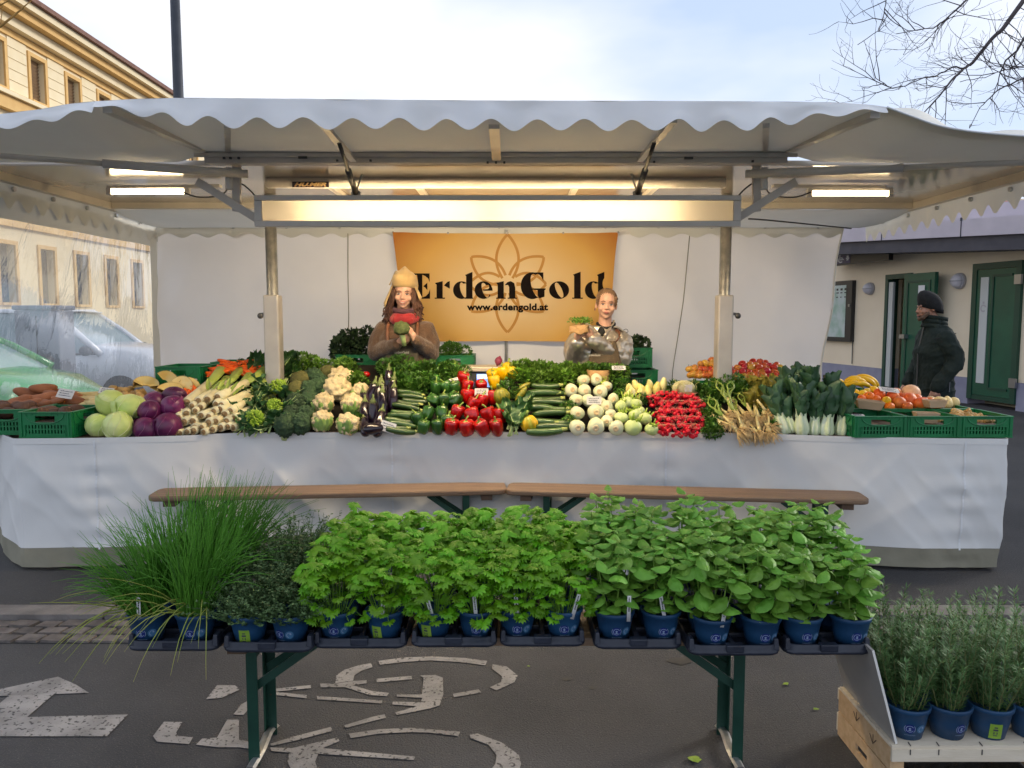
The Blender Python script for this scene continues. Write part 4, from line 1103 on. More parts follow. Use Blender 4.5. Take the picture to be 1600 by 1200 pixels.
# ---- printed banner
BY = 6.84
bc = W(793, 448, BY)
bn = thing('banner', 'amber cloth banner with black ErdenGold lettering on the back wall', 'banner', bc)
def bz(zx, zy):                                     # coordinates of the enlarged photo region -> banner plane
    p = W(540 + zx * .3, 360 + zy * .3, BY); return p.x - bc.x, p.z - bc.z
q = [W(614, 363, BY) - bc, W(966, 363, BY) - bc, W(955, 535, BY) - bc, W(624, 535, BY) - bc]
def bwave(x, z):
    w2, h2 = 1.0, .5
    ex = max(0, abs(x) - .62); ez = max(0, .0 - z - .28) + max(0, z - .34)
    return .05 * math.sin((x * 5 + z * 9)) * ex + .10 * math.sin(x * 9 + 1) * ez * .8 + .05 * math.sin((abs(x) + abs(z)) * 22) * ex * ez * 6
def bn_P(u, v):
    t = q[0].lerp(q[1], u); b = q[3].lerp(q[2], u); p = t.lerp(b, v)
    p.z += -.018 * math.sin(PI * u) * (1 - v) * .6 + .012 * math.sin(PI * u) * v
    p.x += .02 * math.sin(PI * v) * (1 - 2 * u)
    p.y = bwave(p.x, p.z); return p
mb = MB(); mb.grid(bn_P, 80, 44); part('cloth', mb, 'banner', bn, True)
ZB = (-.004)
def P2(zx, zy, l=0):
    x, z = bz(zx, zy); return V((x, bwave(x, z) - .004 - l, z))
def E2(cx, cy, rx, ry, rot, t):
    x, y = rx * math.cos(t), ry * math.sin(t); c_, s_ = math.cos(rot), math.sin(rot)
    return cx + x * c_ - y * s_, cy + x * s_ + y * c_
def ringstrip(mb, o, i, t0, t1, n=26, l=0):
    A = []; B = []
    for k in range(n + 1):
        t = t0 + (t1 - t0) * k / n; A.append(P2(*E2(*o, t), l)); B.append(P2(*E2(*i, t), l))
    mb.strip(A, B)
def polyf(mb, pts, l=0):
    pp = [P2(x, y, l) for x, y in pts]; mb.add(pp, [tuple(range(len(pp)))])
T = 2 * PI
L_ = {}
mb = MB(); polyf(mb, [(372, 232), (400, 232), (400, 349), (366, 349), (380, 290)]); polyf(mb, [(340, 224), (438, 224), (438, 270), (430, 250), (415, 238), (400, 232), (352, 232)])
polyf(mb, [(352, 356), (440, 356), (440, 306), (432, 328), (418, 342), (400, 349), (352, 349)], .001); polyf(mb, [(404, 291), (426, 272), (426, 312), (414, 297)]); L_['E'] = mb
mb = MB(); polyf(mb, [(465, 274), (506, 264), (506, 350), (474, 350), (474, 284)]); polyf(mb, [(464, 356), (518, 356), (518, 350), (464, 350)]); polyf(mb, [(512, 287), (530, 268), (543, 264), (543, 304)]); L_['r'] = mb
def dd(x0):
    mb = MB(); polyf(mb, [(x0 + 62, 232), (x0 + 101, 216), (x0 + 101, 350), (x0 + 68, 350), (x0 + 68, 240)]); polyf(mb, [(x0 + 60, 356), (x0 + 105, 356), (x0 + 105, 350), (x0 + 60, 350)], .001)
    ringstrip(mb, (x0 + 44, 311, 44, 46, 0), (x0 + 54, 311, 15, 41, -.30), .32 * PI, 1.72 * PI); return mb
L_['d'] = dd(560)
mb = MB(); ringstrip(mb, (719, 311, 47, 46, 0), (728, 312, 15, 41, -.35), .22 * PI, 1.80 * PI); polyf(mb, [(716, 314), (766, 314), (764, 300), (756, 284), (744, 272), (748, 300), (742, 306), (716, 308)]); L_['e'] = mb
mb = MB(); polyf(mb, [(784, 274), (824, 264), (824, 350), (792, 350), (792, 284)]); polyf(mb, [(784, 356), (834, 356), (834, 350), (784, 350)]); polyf(mb, [(828, 286), (842, 270), (860, 264), (878, 274), (884, 300), (884, 350), (852, 350), (852, 296), (846, 284)]); polyf(mb, [(844, 356), (892, 356), (892, 350), (844, 350)]); L_['n'] = mb
mb = MB(); ringstrip(mb, (972, 288, 60, 70, 0), (992, 288, 24, 63, -.28), .30 * PI, 1.66 * PI); polyf(mb, [(985, 219), (1030, 219), (1030, 266), (1022, 246), (1008, 230)]); polyf(mb, [(970, 302), (1042, 302), (1042, 308), (1036, 312), (1036, 345), (1010, 354), (1000, 340), (1000, 312), (970, 308)]); L_['G'] = mb
mb = MB(); ringstrip(mb, (1112, 311, 52, 46, 0), (1112, 311, 15, 43, -.42), 0, T, 44); L_['o'] = mb
mb = MB(); polyf(mb, [(1184, 230), (1224, 215), (1224, 350), (1190, 350), (1190, 238)]); polyf(mb, [(1180, 356), (1236, 356), (1236, 350), (1180, 350)]); L_['l'] = mb
L_['dd'] = dd(1246)
for k, v in L_.items(): part('letter', v, 'ink', bn)
me = fit(text_mesh('www.erdengold.at', .1, 0, .004, 1.05), bz(1055, 400)[0] - bz(632, 400)[0], abs(bz(0, 381)[1] - bz(0, 428)[1]))
x, z = bz(843, 404); me.materials.append(M['ink'])
link('web_address', me, bn, (x, -.006, z))
def petal(cx, cy, ang, L, wd, t0=0.0, t1=1.0, st=7):
    mb = MB()
    for side in (-1, 1):
        pts = []
        for k in range(33):
            t = t0 + (t1 - t0) * k / 32; ww = wd * math.sin(PI * t) ** .8 * side if 0 < t < 1 else 0; ll = L * t
            pts.append(V((cx + math.sin(ang) * ll + math.cos(ang) * ww, cy - math.cos(ang) * ll + math.sin(ang) * ww)))
        A, B = [], []
        for k in range(33):
            tn = (pts[min(k + 1, 32)] - pts[max(k - 1, 0)]).normalized(); nn = V((-tn.y, tn.x)) * st
            A.append(P2(*(pts[k] + nn), -.0015)); B.append(P2(*(pts[k] - nn), -.0015 if side > 0 else -.0018))
        mb.strip(A, B)
    part('flower_petal', mb, 'flower_print', bn)
for k, a, L, t0 in ((0, 0, 258, .12), (1, .93, 235, .15), (2, PI / 2, 200, .2), (3, PI - .93, 235, .15), (4, PI, 250, .12), (5, PI + .93, 235, .15), (6, -PI / 2, 200, .2), (7, -.93, 235, .15)):
    petal(843, 280, a, L, 58, t0)
for x, y in ((614, 363), (700, 364), (793, 364), (880, 364), (966, 363), (954, 442)):
    p = W(x, y, BY - .004) - bc; mb = MB(); mb.lathe([(.010, -.004), (.010, .004)], 10, p, m=Euler((PI / 2, 0, 0)).to_matrix()); part('eyelet', mb, 'banner_hook', bn)
mb = MB(); c = W(791, 550, BW - .05); mb.tube([(c.x, BW - .05, .25), (c.x, BW - .05, 2.4)], .015, 8); wpart('banner_pole', mb, 'galvanised', stall)

# ================================================================ counter with cloth skirt
path = [(-3.80, 5.55), (-3.42, 5.05), (-3.15, 4.78), (-3.10, 4.745), (-3.03, 4.745), (-2.6, 4.77), (-2.1, 4.86), (-1.75, 4.975), (-.8, 5.0), (1.0, 5.0), (1.5, 4.965), (2.1, 4.83), (2.6, 4.76), (3.0, 4.735), (3.06, 4.732), (3.085, 4.735), (3.10, 4.77), (3.11, 4.9), (3.12, 5.9)]
cnt = thing('display_counter', 'long produce counter behind a white cloth skirt with olive hem', 'counter', (0, 5.4, .04))
pc_ = curve([(x, y, 0) for x, y in path], 420)
TOPZ, HEMZ, BOTZ = .872, .185, .066
def skirtP(u, z):
    i = u * 420; i0 = min(int(i), 419); p = pc_[i0].lerp(pc_[i0 + 1], i - i0)
    i1 = min(i0 + 2, 420); tdir = (pc_[i1] - pc_[max(i0 - 2, 0)]).normalized(); nrm = V((tdir.y, -tdir.x, 0))
    v = (TOPZ - z) / (TOPZ - BOTZ)
    sg = (p.x * 1.0)
    f = (.018 * fbm((sg * 1.3, z * 1.2, 1)) + .012 * fbm((sg * 3.2 + z * 2.6, z * 1.7, 3)) + .007 * fbm((sg * 6 - z * 4, z * 2.4, 6))) * min(v * 3, 1)
    f += .014 * math.sin(sg * 3.1 + 1) * v
    rg = lambda q: (1 - abs(noise.noise(V(q)))) ** 7
    f += (.011 * rg((sg * 1.5 + z * 1.4, z * .7, 11)) + .009 * rg((sg * 2.1 - z * 1.9, z * .6, 21)) + .006 * rg((sg * 5 + z * 3.0, z * 2, 31))) * min(v * 3, 1)
    for xs in (-2.62, -.80, 1.02, 2.83):           # puckers beside the seams
        dxs = sg - xs; f += .0065 * math.sin(z * 46 + 2 * fbm((xs, z * 4, 2))) * math.exp(-abs(dxs) * 9) * min(v * 4, 1)
    f -= .035 * math.exp(-((sg + 1.5) / .9) ** 2) * v + .03 * math.exp(-((sg - 1.3) / .9) ** 2) * v
    return p * (1 - .012 * v) + V((0, .06 * v * .2, 0)) + nrm * f + V((0, 0, z))
mb = MB(); mb.grid(lambda u, v: skirtP(u, TOPZ + (HEMZ - TOPZ) * v), 420, 34); wpart('skirt', mb, 'skirt', cnt, True)
mb = MB(); mb.grid(lambda u, v: skirtP(u, HEMZ - .001 + (BOTZ - HEMZ + .012 * 0) * v) + V((0, 0, 0)), 420, 5); wpart('hem_band', mb, 'hem', cnt, True)
us = [i / 420 for i in range(421)]
for xs in (-2.62, -.80, 1.02, 2.83):
    u0 = min(us, key=lambda u: abs(pc_[int(round(u * 420))].x - xs) + (10 if pc_[int(round(u * 420))].y > 5.05 else 0))
    mb = MB(); A = []; B = []
    for j in range(31):
        z = TOPZ - .01 + (HEMZ - TOPZ) * j / 30; p = skirtP(u0, z); A.append(p + V((-.006, -.0035, 0))); B.append(p + V((.006, -.0035, 0)))
    mb.strip(A, B); wpart('seam', mb, 'valance', cnt)
A = [p + V((0, -.004, TOPZ + .003)) for p in pc_]; B = [p + V((0, -.006, TOPZ - .035)) for p in pc_]
mb = MB(); mb.strip(A, B); wpart('top_fold', mb, 'skirt', cnt, True)
mb = MB(); poly = [(x * .985, y + .045) for x, y in path] + [(3.0, 5.98), (-3.7, 5.98)]
mb.prism(poly, .035, lambda u, v, h: V((u, v, TOPZ - .038 + h))); wpart('tabletop', mb, 'wood_dark', cnt)
for x0, x1, de in ((-2.35, -.43, 5.95), (-.428, -.022, 5.60), (-.02, .90, 5.95), (.902, 2.1, 5.62)):
    za, zb = Z0 - .012, Z0 + DK * (de - D0) - .012
    mb = MB(); mb.add([(x0, 5.06, za), (x1, 5.06, za), (x1, de, zb), (x0, de, zb), (x0, de, TOPZ + .001), (x1, de, TOPZ + .001), (x0, 5.06, TOPZ + .0005), (x1, 5.06, TOPZ + .0005)], [(0, 1, 2, 3), (3, 2, 5, 4), (4, 5, 7, 6), (0, 3, 4, 6), (1, 7, 5, 2), (0, 6, 7, 1)])
    wpart('display_board', mb, 'board_black', cnt)
for X in (-3.0, -1.5, 0, 1.5, 3.0):
    for d in (5.12, 5.85):
        mb = MB(); mb.bbox((X - .02, d - .02, .042), (X + .02, d + .02, TOPZ - .039)); wpart('leg', mb, 'galvanised', cnt)

# ================================================================ beer benches
def bench(label, loc, rz, H=.505, group='folding beer benches before the stall', dep=.25, lw=.040, lx=.84, blk=.13):
    t = thing('folding_bench', label, 'bench', loc, rz, group)
    mb = MB(); L = 2.2
    poly = []
    for k in range(8): a = PI / 2 * k / 7; poly.append((L / 2 - .06 + .06 * math.cos(a), dep / 2 - .06 + .06 * math.sin(a)))
    poly += [(-x, y) for x, y in reversed(poly)]; poly += [(x, -y) for x, y in reversed(poly)]
    mb.prism(poly, .034, lambda u, v, h: V((u, v, H - .034 + h))); part('seat_board', mb, 'bench_wood', t, bevel=.009)
    for sx in (-1, 1):
        mb = MB(); mb.box((sx * (lx + blk), 0, H - .052), (.07, dep * .86, .034)); part('end_block', mb, 'wood_dark', t)
        for sy in (-1, 1):
            mb = MB(); y = sy * (dep / 2 - .022)
            mb.bar((sx * lx, y, .0), (sx * lx, y, H - .036), lw, .004, (0, 1, 0)); mb.bar((sx * (lx + lw / 2 - .002), y + sy * -.016, .0), (sx * (lx + lw / 2 - .002), y + sy * -.016, H - .036), .004, .03, (0, 1, 0))
            part('leg', mb, 'green_steel', t)
            mb = MB(); mb.bar((sx * lx, y * .8, H * .58), (sx * (lx - .24), y * .55, H - .04), .03, .006, (0, 1, 0)); part('brace', mb, 'green_steel', t)
        mb = MB(); mb.bar((sx * lx, -dep / 2 + .03, H - .07), (sx * lx, dep / 2 - .03, H - .07), .035, .03); part('cross_bar', mb, 'green_steel', t)
        mb = MB(); pts = curve([(sx * lx, -dep / 2 - .02, .012), (sx * lx - sx * .01, -dep / 4, .03), (sx * lx, dep / 4, .03), (sx * lx, dep / 2 + .02, .012)], 10)
        mb.tube(pts, .018, 6, flat=.5); part('foot', mb, 'galvanised', t)
    return t
pl, pr = Z(228, 780, .53), Z(787, 769, .53)
m_ = (pl + pr) / 2; bench('left weathered wooden folding bench standing before the skirt', (m_.x, m_.y + .125, .04), math.atan2(pr.y - pl.y, pr.x - pl.x))
pl, pr = Z(795, 770, .53), Z(1363, 785, .53)
m_ = (pl + pr) / 2; bench('right weathered wooden folding bench standing before the skirt', (m_.x, m_.y + .125, .04), math.atan2(pr.y - pl.y, pr.x - pl.x))
lxh = (W(1166, 1120, 2.58).x - W(381, 1120, 2.58).x) / 2; hcx = (W(1166, 1120, 2.58).x + W(381, 1120, 2.58).x) / 2
HBZ = .490
bench('front folding bench carrying the trays of potted herbs', (hcx, 2.775, 0), 0, HBZ, dep=.25, lx=lxh, blk=.05)
# ================================================================ people
def limb_hand(mb, wrist, d, n, side, curl=(.5, .7, .5), sc_=1.0, spread=.10, thumb=.6, r=.0078):
    """palm and five fingers; d: finger direction, n: palm normal, side: +1 thumb on +s"""
    d = V(d).normalized(); n = V(n); n = (n - d * n.dot(d)).normalized(); s = d.cross(n).normalized() * side
    w = V(wrist)
    kn = []
    for k, (o, l) in enumerate(((.030, .086), (.010, .092), (-.010, .088), (-.029, .078))):
        b = w + s * o * .55 * sc_ + d * .01; e = w + s * o * sc_ + d * l * sc_
        mb.cap([b, e], [.015 * sc_, .0115 * sc_], 8); kn.append((e, o))
    mb.ell(w + d * .045 * sc_ , (.030 * sc_, .030 * sc_, .030 * sc_), 8, 6)
    for (e, o), L, k in zip(kn, (.072, .080, .074, .058), range(4)):
        dd_ = (d + s * o / .03 * spread).normalized(); p = e; a = 0; pts = [e]
        for seg, cu in zip((.46, .30, .24), curl):
            a += cu; v = (dd_ * math.cos(a) + n * math.sin(a)); p = p + v * L * seg * sc_; pts.append(p)
        mb.cap(pts, [r * 1.12 * sc_, r * 1.05 * sc_, r * .95 * sc_, r * .82 * sc_], 8)
    tb = w + s * .026 * sc_ + d * .028 * sc_
    t1 = tb + (s * .75 + d * .75 + n * thumb * .6).normalized() * .038 * sc_; t2 = t1 + (s * .25 + d + n * thumb).normalized() * .032 * sc_; t3 = t2 + (d + n * thumb * 1.3 - s * .1).normalized() * .026 * sc_
    mb.cap([w + s * .012 * sc_ + d * .012, tb, t1, t2, t3], [.014 * sc_, .0135 * sc_, .0105 * sc_, .0095 * sc_, .0078 * sc_], 8)
def head(mb, c, m):
    """m: 3x3 head rotation; face looks to -Y"""
    def q(x, y, z): return V(c) + m @ V((x, y, z))
    mb.ell(q(0, .016, .030), (.076, .094, .082), 16, 12, m); mb.ell(q(0, -.018, -.028), (.065, .070, .082), 14, 10, m)
    mb.ell(q(0, -.052, -.091), (.030, .026, .022), 10, 8, m); mb.ell(q(0, -.045, -.070), (.044, .034, .030), 10, 8, m)
    for s in (-1, 1):
        mb.ell(q(s * .037, -.058, -.030), (.028, .025, .027), 10, 8, m); mb.ell(q(s * .077, .012, -.012), (.010, .022, .031), 8, 8, m)
        mb.ell(q(s * .010, -.097, -.034), (.0095, .010, .008), 8, 6, m)
    mb.cap([q(-.036, -.073, .021), q(0, -.079, .018), q(.036, -.073, .021)], .0105, 8)
    mb.cap([q(0, -.082, .010), q(0, -.093, -.014), q(0, -.102, -.030)], [.0085, .0095, .0110], 8)
    mb.cap([q(-.022, -.079, -.060), q(0, -.087, -.060), q(.022, -.079, -.060)], .011, 8)
    mb.cap([q(0, .018, -.075), q(0, .032, -.20)], [.050, .054], 12)
def face(t, c, m, body, smile=0.0, lip_w=.023, teeth=False, beard=None):
    def q(x, y, z): return V(c) + m @ V((x, y, z))
    for s in (-1, 1):
        mb = MB(); mb.ell(q(s * .031, -.0805, -.002), (.0125, .0075, .0062), 12, 8, m); e = part('eye', mb, 'eye_white', body, True)
        mb = MB(); mb.ell(q(s * .031, -.0862, -.002), (.0056, .0030, .0056), 10, 8, m); part('iris', mb, 'iris', e, True)
        mb = MB(); mb.tube([q(s * .018, -.0865, .0035), q(s * .031, -.0895, .0058), q(s * .045, -.0835, .0022)], .0022, 6); part('eyelid', mb, 'hair_brown', e)
        mb = MB(); mb.tube([q(s * .014, -.0925, .0195), q(s * .031, -.0925, .0245), q(s * .049, -.0815, .0185)], [.0024, .0026, .0014], 6); part('eyebrow', mb, 'hair_brown', body)
    u = smile * .010
    mb = MB(); mb.tube([q(-lip_w, -.0885 + .006, -.0610 + u), q(-lip_w * .5, -.0975, -.0600 + u * .2), q(0, -.1005, -.0600), q(lip_w * .5, -.0975, -.0600 + u * .2), q(lip_w, -.0885 + .006, -.0610 + u)], [.0015, .0036, .0038, .0036, .0015], 8); lp_ = part('upper_lip', mb, 'lip', body, True)
    g_ = .009 if teeth else .0035
    mb = MB(); mb.tube([q(-lip_w * .9, -.0875 + .005, -.0620 + u * .9), q(-lip_w * .5, -.0965, -.0640 - g_ + u * .2), q(0, -.0995, -.0650 - g_), q(lip_w * .5, -.0965, -.0640 - g_ + u * .2), q(lip_w * .9, -.0875 + .005, -.0620 + u * .9)], [.0015, .0042, .0046, .0042, .0015], 8); part('lower_lip', mb, 'lip', body, True)
    if teeth:
        mb = MB(); mb.tube([q(-lip_w * .75, -.0915, -.0630 + u * .5), q(0, -.0985, -.0655), q(lip_w * .75, -.0905, -.0630 + u * .5)], .0052, 6); part('teeth', mb, 'teeth', body, True)
def torso_loft(mb, rings, n=20):
    vs = []; fs = []
    for (cx, cy, z, rx, ry) in rings:
        for j in range(n):
            a = 2 * PI * j / n; vs.append((cx + rx * math.copysign(abs(math.cos(a)) ** .85, math.cos(a)), cy + ry * math.copysign(abs(math.sin(a)) ** .85, math.sin(a)), z))
    k = len(rings)
    for i in range(k - 1):
        for j in range(n):
            a, b = i * n + j, i * n + (j + 1) % n; fs.append((a, b, b + n, a + n))
    fs += [tuple(range(n - 1, -1, -1)), tuple(range((k - 1) * n, k * n))]
    mb.add(vs, fs)
def body_base(mb, sh, hc, hm, arms, hip=.92, gait=0):
    """slim body inside the clothes: legs, trunk, arms; sh = shoulder height"""
    torso_loft(mb, [(0, 0, hip - .06, .13, .09), (0, 0, hip + .05, .15, .10), (0, 0, hip + .22, .12, .085), (0, .0, sh - .12, .15, .095), (0, .01, sh - .02, .15, .075), (0, .02, sh + .05, .06, .05)])
    for s in (-1, 1):
        g_ = gait * s
        mb.cap([(s * .085, 0, hip - .04), (s * .09, g_ * .5 - .02, hip * .53), (s * .095, g_ + .03, .09)], [.085, .058, .040], 10)
        mb.cap([(s * .095, g_ + .03, .06), (s * .10, g_ - .13, .035)], [.038, .030], 8)
    for pts, rr in arms: mb.cap(pts, rr, 10)
    head(mb, hc, hm)
def trousers(t, hip, m, gait=0, shoes=True, top=.1):
    mb = MB(); torso_loft(mb, [(0, 0, hip - .10, .165, .115), (0, 0, hip + top, .165, .115)])
    for s in (-1, 1):
        g_ = gait * s; mb.cap([(s * .088, 0, hip - .06), (s * .093, g_ * .5 - .02, hip * .53), (s * .097, g_ + .03, .10)], [.100, .075, .066], 10)
    o = link('trousers', voxel(mb, 'trousers', .013, 5, m=m), t)
    for s in (-1, 1):
        g_ = gait * s; mb = MB(); mb.cap([(s * .097, g_ + .035, .062), (s * .102, g_ - .06, .052), (s * .105, g_ - .15, .040)], [.050, .046, .038], 10)
        mb.box((s * .101, g_ - .05, .012), (.095, .28, .024)); link('shoe', voxel(mb, 'shoe', .010, 4, m='shoe'), t)
def wr(amp, s1, s2=3.0):
    return lambda co, n: amp * (noise.noise(V((co.x * s1, co.y * s1, co.z * s1 * .7))) + .5 * noise.noise(co * s1 * s2))

# ---- woman in the felt hat holding a broccoli
WD = 6.05
X0 = W(632, 500, WD).x; FLZ = .25
p1 = thing('person', 'smiling person in tan felt hat, brown sweater and red scarf holding broccoli', 'person', (X0, WD, FLZ))
def L1(x, y, dy=0): v = W(x, y, WD + dy); return V((v.x - X0, dy, v.z - FLZ))
hm = Euler((.05, .05, .05)).to_matrix()
hc1 = L1(632, 459); hc1.y = -.03
sh1 = L1(632, 507).z
el_l, el_r = L1(588, 551, .0), L1(673, 551, .0); wl1, wr1 = L1(620, 538, -.22), L1(650, 532, -.22)
arms1 = [([(-.16, .01, sh1 - .03), el_l, wl1], [.045, .038, .028]), ([(.16, .01, sh1 - .03), el_r, wr1], [.045, .038, .028])]
mb = MB(); body_base(mb, sh1, hc1, hm, arms1)
limb_hand(mb, wl1 + V((.006, -.01, 0)), (.62, -.25, .45), (.25, .35, .75), -1, (.35, .5, .3))
limb_hand(mb, wr1 + V((-.004, -.01, .0)), (-.35, -.25, .75), (-.8, .1, .1), -1, (.45, .6, .4))
b1 = link('body', voxel(mb, 'body', .0045, 4, m='skin'), p1)
face(p1, hc1, hm, b1, 1.25, .032, True)
mb = MB(); torso_loft(mb, [(0, 0, .84, .185, .125), (0, 0, 1.0, .18, .125), (0, -.01, 1.14, .195, .135), (0, -.005, sh1 - .10, .205, .13), (0, .005, sh1 - .02, .185, .105), (0, .012, sh1 + .03, .12, .085), (0, .015, sh1 + .055, .075, .07)])
for s, el, wv in ((-1, el_l, wl1), (1, el_r, wr1)):
    mb.cap([(s * .165, .01, sh1 - .05), V((s * .165, .01, sh1 - .05)).lerp(el, .5) + V((s * .012, .01, 0)), el, el.lerp(wv, .5), wv], [.080, .077, .070, .060, .046], 12)
link('sweater', voxel(mb, 'sweater', .0085, 4, wr(.007, 16), 'sweater'), p1)
mb = MB(); mb.grid(lambda u, v: V(((-.125 + .25 * u) * (1 - .25 * (1 - v) * 0), -.150 - .014 * math.sin(PI * u) + .004 * fbm((u * 5, v * 5, 2)), sh1 - .16 + (.72 - sh1 + .16) * v)), 16, 16); ap = part('apron', mb, 'apron', p1, True, solid=.006)
for s in (-1, 1):
    mb = MB(); pts = curve([(s * .105, -.158, sh1 - .17), (s * .112, -.150, sh1 - .10), (s * .115, -.095, sh1 - .005), (s * .10, .01, sh1 + .045)], 14); mb.tube(pts, .014, 6, flat=.45); part('strap', mb, 'leather', p1, True)
    mb = MB(); mb.box((s * .106, -.172, sh1 - .165), (.022, .008, .05)); part('buckle', mb, 'steel_dark', p1)
me = fit(text_mesh('ErdenGold', .05, 0, .001), .11, .020); me.materials.append(M['apron_text']); link('apron_print', me, ap, (.0, -.172, L1(632, 549).z))
# scarf: two loose loops
sc1 = hc1 + V((0, .02, -.178))
mb = MB()
for k, (rx, ry, dz, r, m_) in enumerate(((.100, .098, .0, .030, 0), (.084, .082, .030, .025, 0))):
    mb.tube([sc1 + V((math.cos(a) * rx, math.sin(a) * ry - .012, dz - .035 * max(0, -math.sin(a)) + .008 * math.sin(3 * a))) for a in [6.283 * j / 28 for j in range(29)]], [r * (1 + .14 * math.sin(5 * j)) for j in range(29)], 10, False)
link('scarf', voxel(mb, 'scarf', .009, 3, wr(.006, 24), 'scarf'), p1)
mb = MB(); mb.tube([sc1 + V((math.cos(a) * .082, math.sin(a) * .080 - .012, .060 - .02 * max(0, -math.sin(a)))) for a in [6.283 * j / 24 for j in range(25)]], .021, 8, False); part('scarf_fold', mb, 'scarf_dark', p1, True)
# hair: wavy strands round the head to the shoulders
def strands(t, c, m_, spec, mname, seed=1, r=.007, n=150, wav=.012):
    rr = random.Random(seed); mb = MB()
    for k in range(n):
        a = rr.uniform(*spec['ang']); q0 = V((math.sin(a) * spec['rx'], -math.cos(a) * spec['ry'] + .012, rr.uniform(*spec['z0'])))
        zl = rr.uniform(*spec['len']); ph = rr.uniform(0, 6.28); pts = []
        out = rr.uniform(.9, 1.25)
        for j in range(9):
            f = j / 8; p = V((q0.x * (1 + (out - 1 + spec.get('flare', .25)) * f), q0.y * (1 + .15 * f) + .01 * f, q0.z - zl * f))
            p += V((math.sin(ph + f * 9) * wav * f, math.cos(ph * 2 + f * 8) * wav * f, 0)); pts.append(V(c) + m_ @ p)
        mb.tube(pts, [r * (1 - .5 * (j / 8)) for j in range(9)], 5)
    return part('hair', mb, mname, t, True, kind='stuff')
strands(p1, hc1, hm, dict(ang=(.80, 2 * PI - .80), rx=.088, ry=.094, z0=(-.03, .05), len=(.14, .25), flare=.50), 'hair_brown', 4, .009, 260, .02)
# hat: soft felt cone with flaps
hatm = MB()
prof = [(.100, -.004), (.102, .025), (.100, .05), (.090, .078), (.068, .100), (.038, .116), (.016, .136), (.006, .144)]
hatm.lathe(prof, 28, fn=lambda a, z: 1 + .05 * math.sin(2 * a + 1) + .05 * math.sin(3 * a + z * 30) * min(1, z / .06))
hv = []
for x, y, z in hatm.v:
    p = V((x * .92, y * 1.04 + .016 + z * .05, z + .010 + (.016 if y < 0 else -.05 * (y / .1)))); p.x += -.05 * max(0, z - .10)
    hv.append(tuple(hc1 + hm @ (p + V((0, -.004, .036)))))
hatm.v = hv; ho = part('hat', hatm, 'felt_hat', p1, True, solid=.006)
for s, w0, ln, lift in ((-1, .085, .165, .06), (1, .05, .10, .025)):
    mb = MB(); mb.grid(lambda u, v: hc1 + hm @ V((s * (.085 + .055 * v * (1 + lift * 6) * .7 + .012 * math.sin(PI * u)), -.06 + w0 * u + .012 * math.sin(v * 5), .055 - ln * v * (1 - .15 * u) + .02 * math.sin(u * 4) * v)), 8, 10); part('hat_flap', mb, 'felt_hat', ho, True, solid=.005)
mb = MB(); mb.grid(lambda u, v: hc1 + hm @ V((-.115 + .075 * v, -.02 + .07 * u, .06 + .115 * math.sin(PI * v * .75) * (.6 + .4 * u))), 6, 8); part('hat_flap', mb, 'felt_hat', ho, True, solid=.005)
trousers(p1, .92, 'jeans')

# ---- woman in the silver jacket holding potted cress
WD2 = 6.05
X2 = W(938, 500, WD2).x
p2 = thing('person', 'person in silver quilted jacket and brown apron holding a paper wrapped cress pot', 'person', (X2, WD2, FLZ))
def L2(x, y, dy=0): v = W(x, y, WD2 + dy); return V((v.x - X2, dy, v.z - FLZ))
hm2 = Euler((.02, .06, -.06)).to_matrix()
hc2 = L2(947, 475.5); hc2.y = -.02
sh2 = L2(938, 523).z
el2l, el2r = L2(897, 556, -.02), L2(968, 560, -.02); w2l, w2r = L2(902, 535, -.20), L2(926, 531, -.20)
mb = MB(); body_base(mb, sh2, hc2, hm2, [([(-.15, .01, sh2 - .03), el2l, w2l], [.045, .038, .028]), ([(.165, .01, sh2 - .03), el2r, w2r], [.045, .038, .028])], .90)
limb_hand(mb, w2l + V((0, -.01, .004)), (-.02, -.22, .8), (.55, -.3, .35), 1, (.4, .45, .35))
limb_hand(mb, w2r + V((-.004, -.01, .004)), (-.45, -.22, .75), (-.5, -.4, .45), -1, (.4, .5, .35))
b2 = link('body', voxel(mb, 'body', .0045, 4, m='skin'), p2)
face(p2, hc2, hm2, b2, .25, .022)
mb = MB(); torso_loft(mb, [(0, 0, .82, .19, .13), (0, 0, 1.0, .185, .13), (0, -.01, 1.10, .195, .14), (.005, -.005, sh2 - .09, .20, .13), (.005, .005, sh2 - .02, .18, .105), (.005, .01, sh2 + .03, .12, .09), (.005, .012, sh2 + .065, .086, .082)])
def puff(pts, r0, r1, n=13):
    c_ = curve(pts, n * 4); out = []
    for i, p in enumerate(c_):
        f = i / (n * 4); out.append((p, (r0 + (r1 - r0) * f) * (1 + .085 * abs(math.sin(PI * f * n)) - .05)))
    return out
for s, el, wv in ((-1, el2l, w2l), (1, el2r, w2r)):
    ch = puff([(s * .165, .01, sh2 - .045), V((s * .165, .01, sh2 - .045)).lerp(el, .5) + V((s * .02, .01, 0)), el + V((s * .004, .01, -.01)), el.lerp(wv, .55), wv], .086, .054, 9)
    mb.cap([p for p, r in ch], [r for p, r in ch], 12)
def qd(co, n): return .004 * abs(math.sin(co.z * 52)) * (1 if abs(co.x) < .17 else 0) + wr(.006, 26)(co, n)
link('jacket', voxel(mb, 'jacket', .0085, 2, qd, 'puffer'), p2)
for s in (-1, 1):                                   # standing collar, open over black
    mb = MB(); mb.grid(lambda u, v: V((s * (.016 + .082 * math.sin(u * 1.7)) * (1 + .16 * v), -.108 + .160 * u - .030 * v * (1 - u), sh2 + .010 + (.105 - .030 * (1 - u)) * v - .080 * (1 - u) ** 2)), 12, 6); part('collar', mb, 'puffer', p2, True, solid=.014)
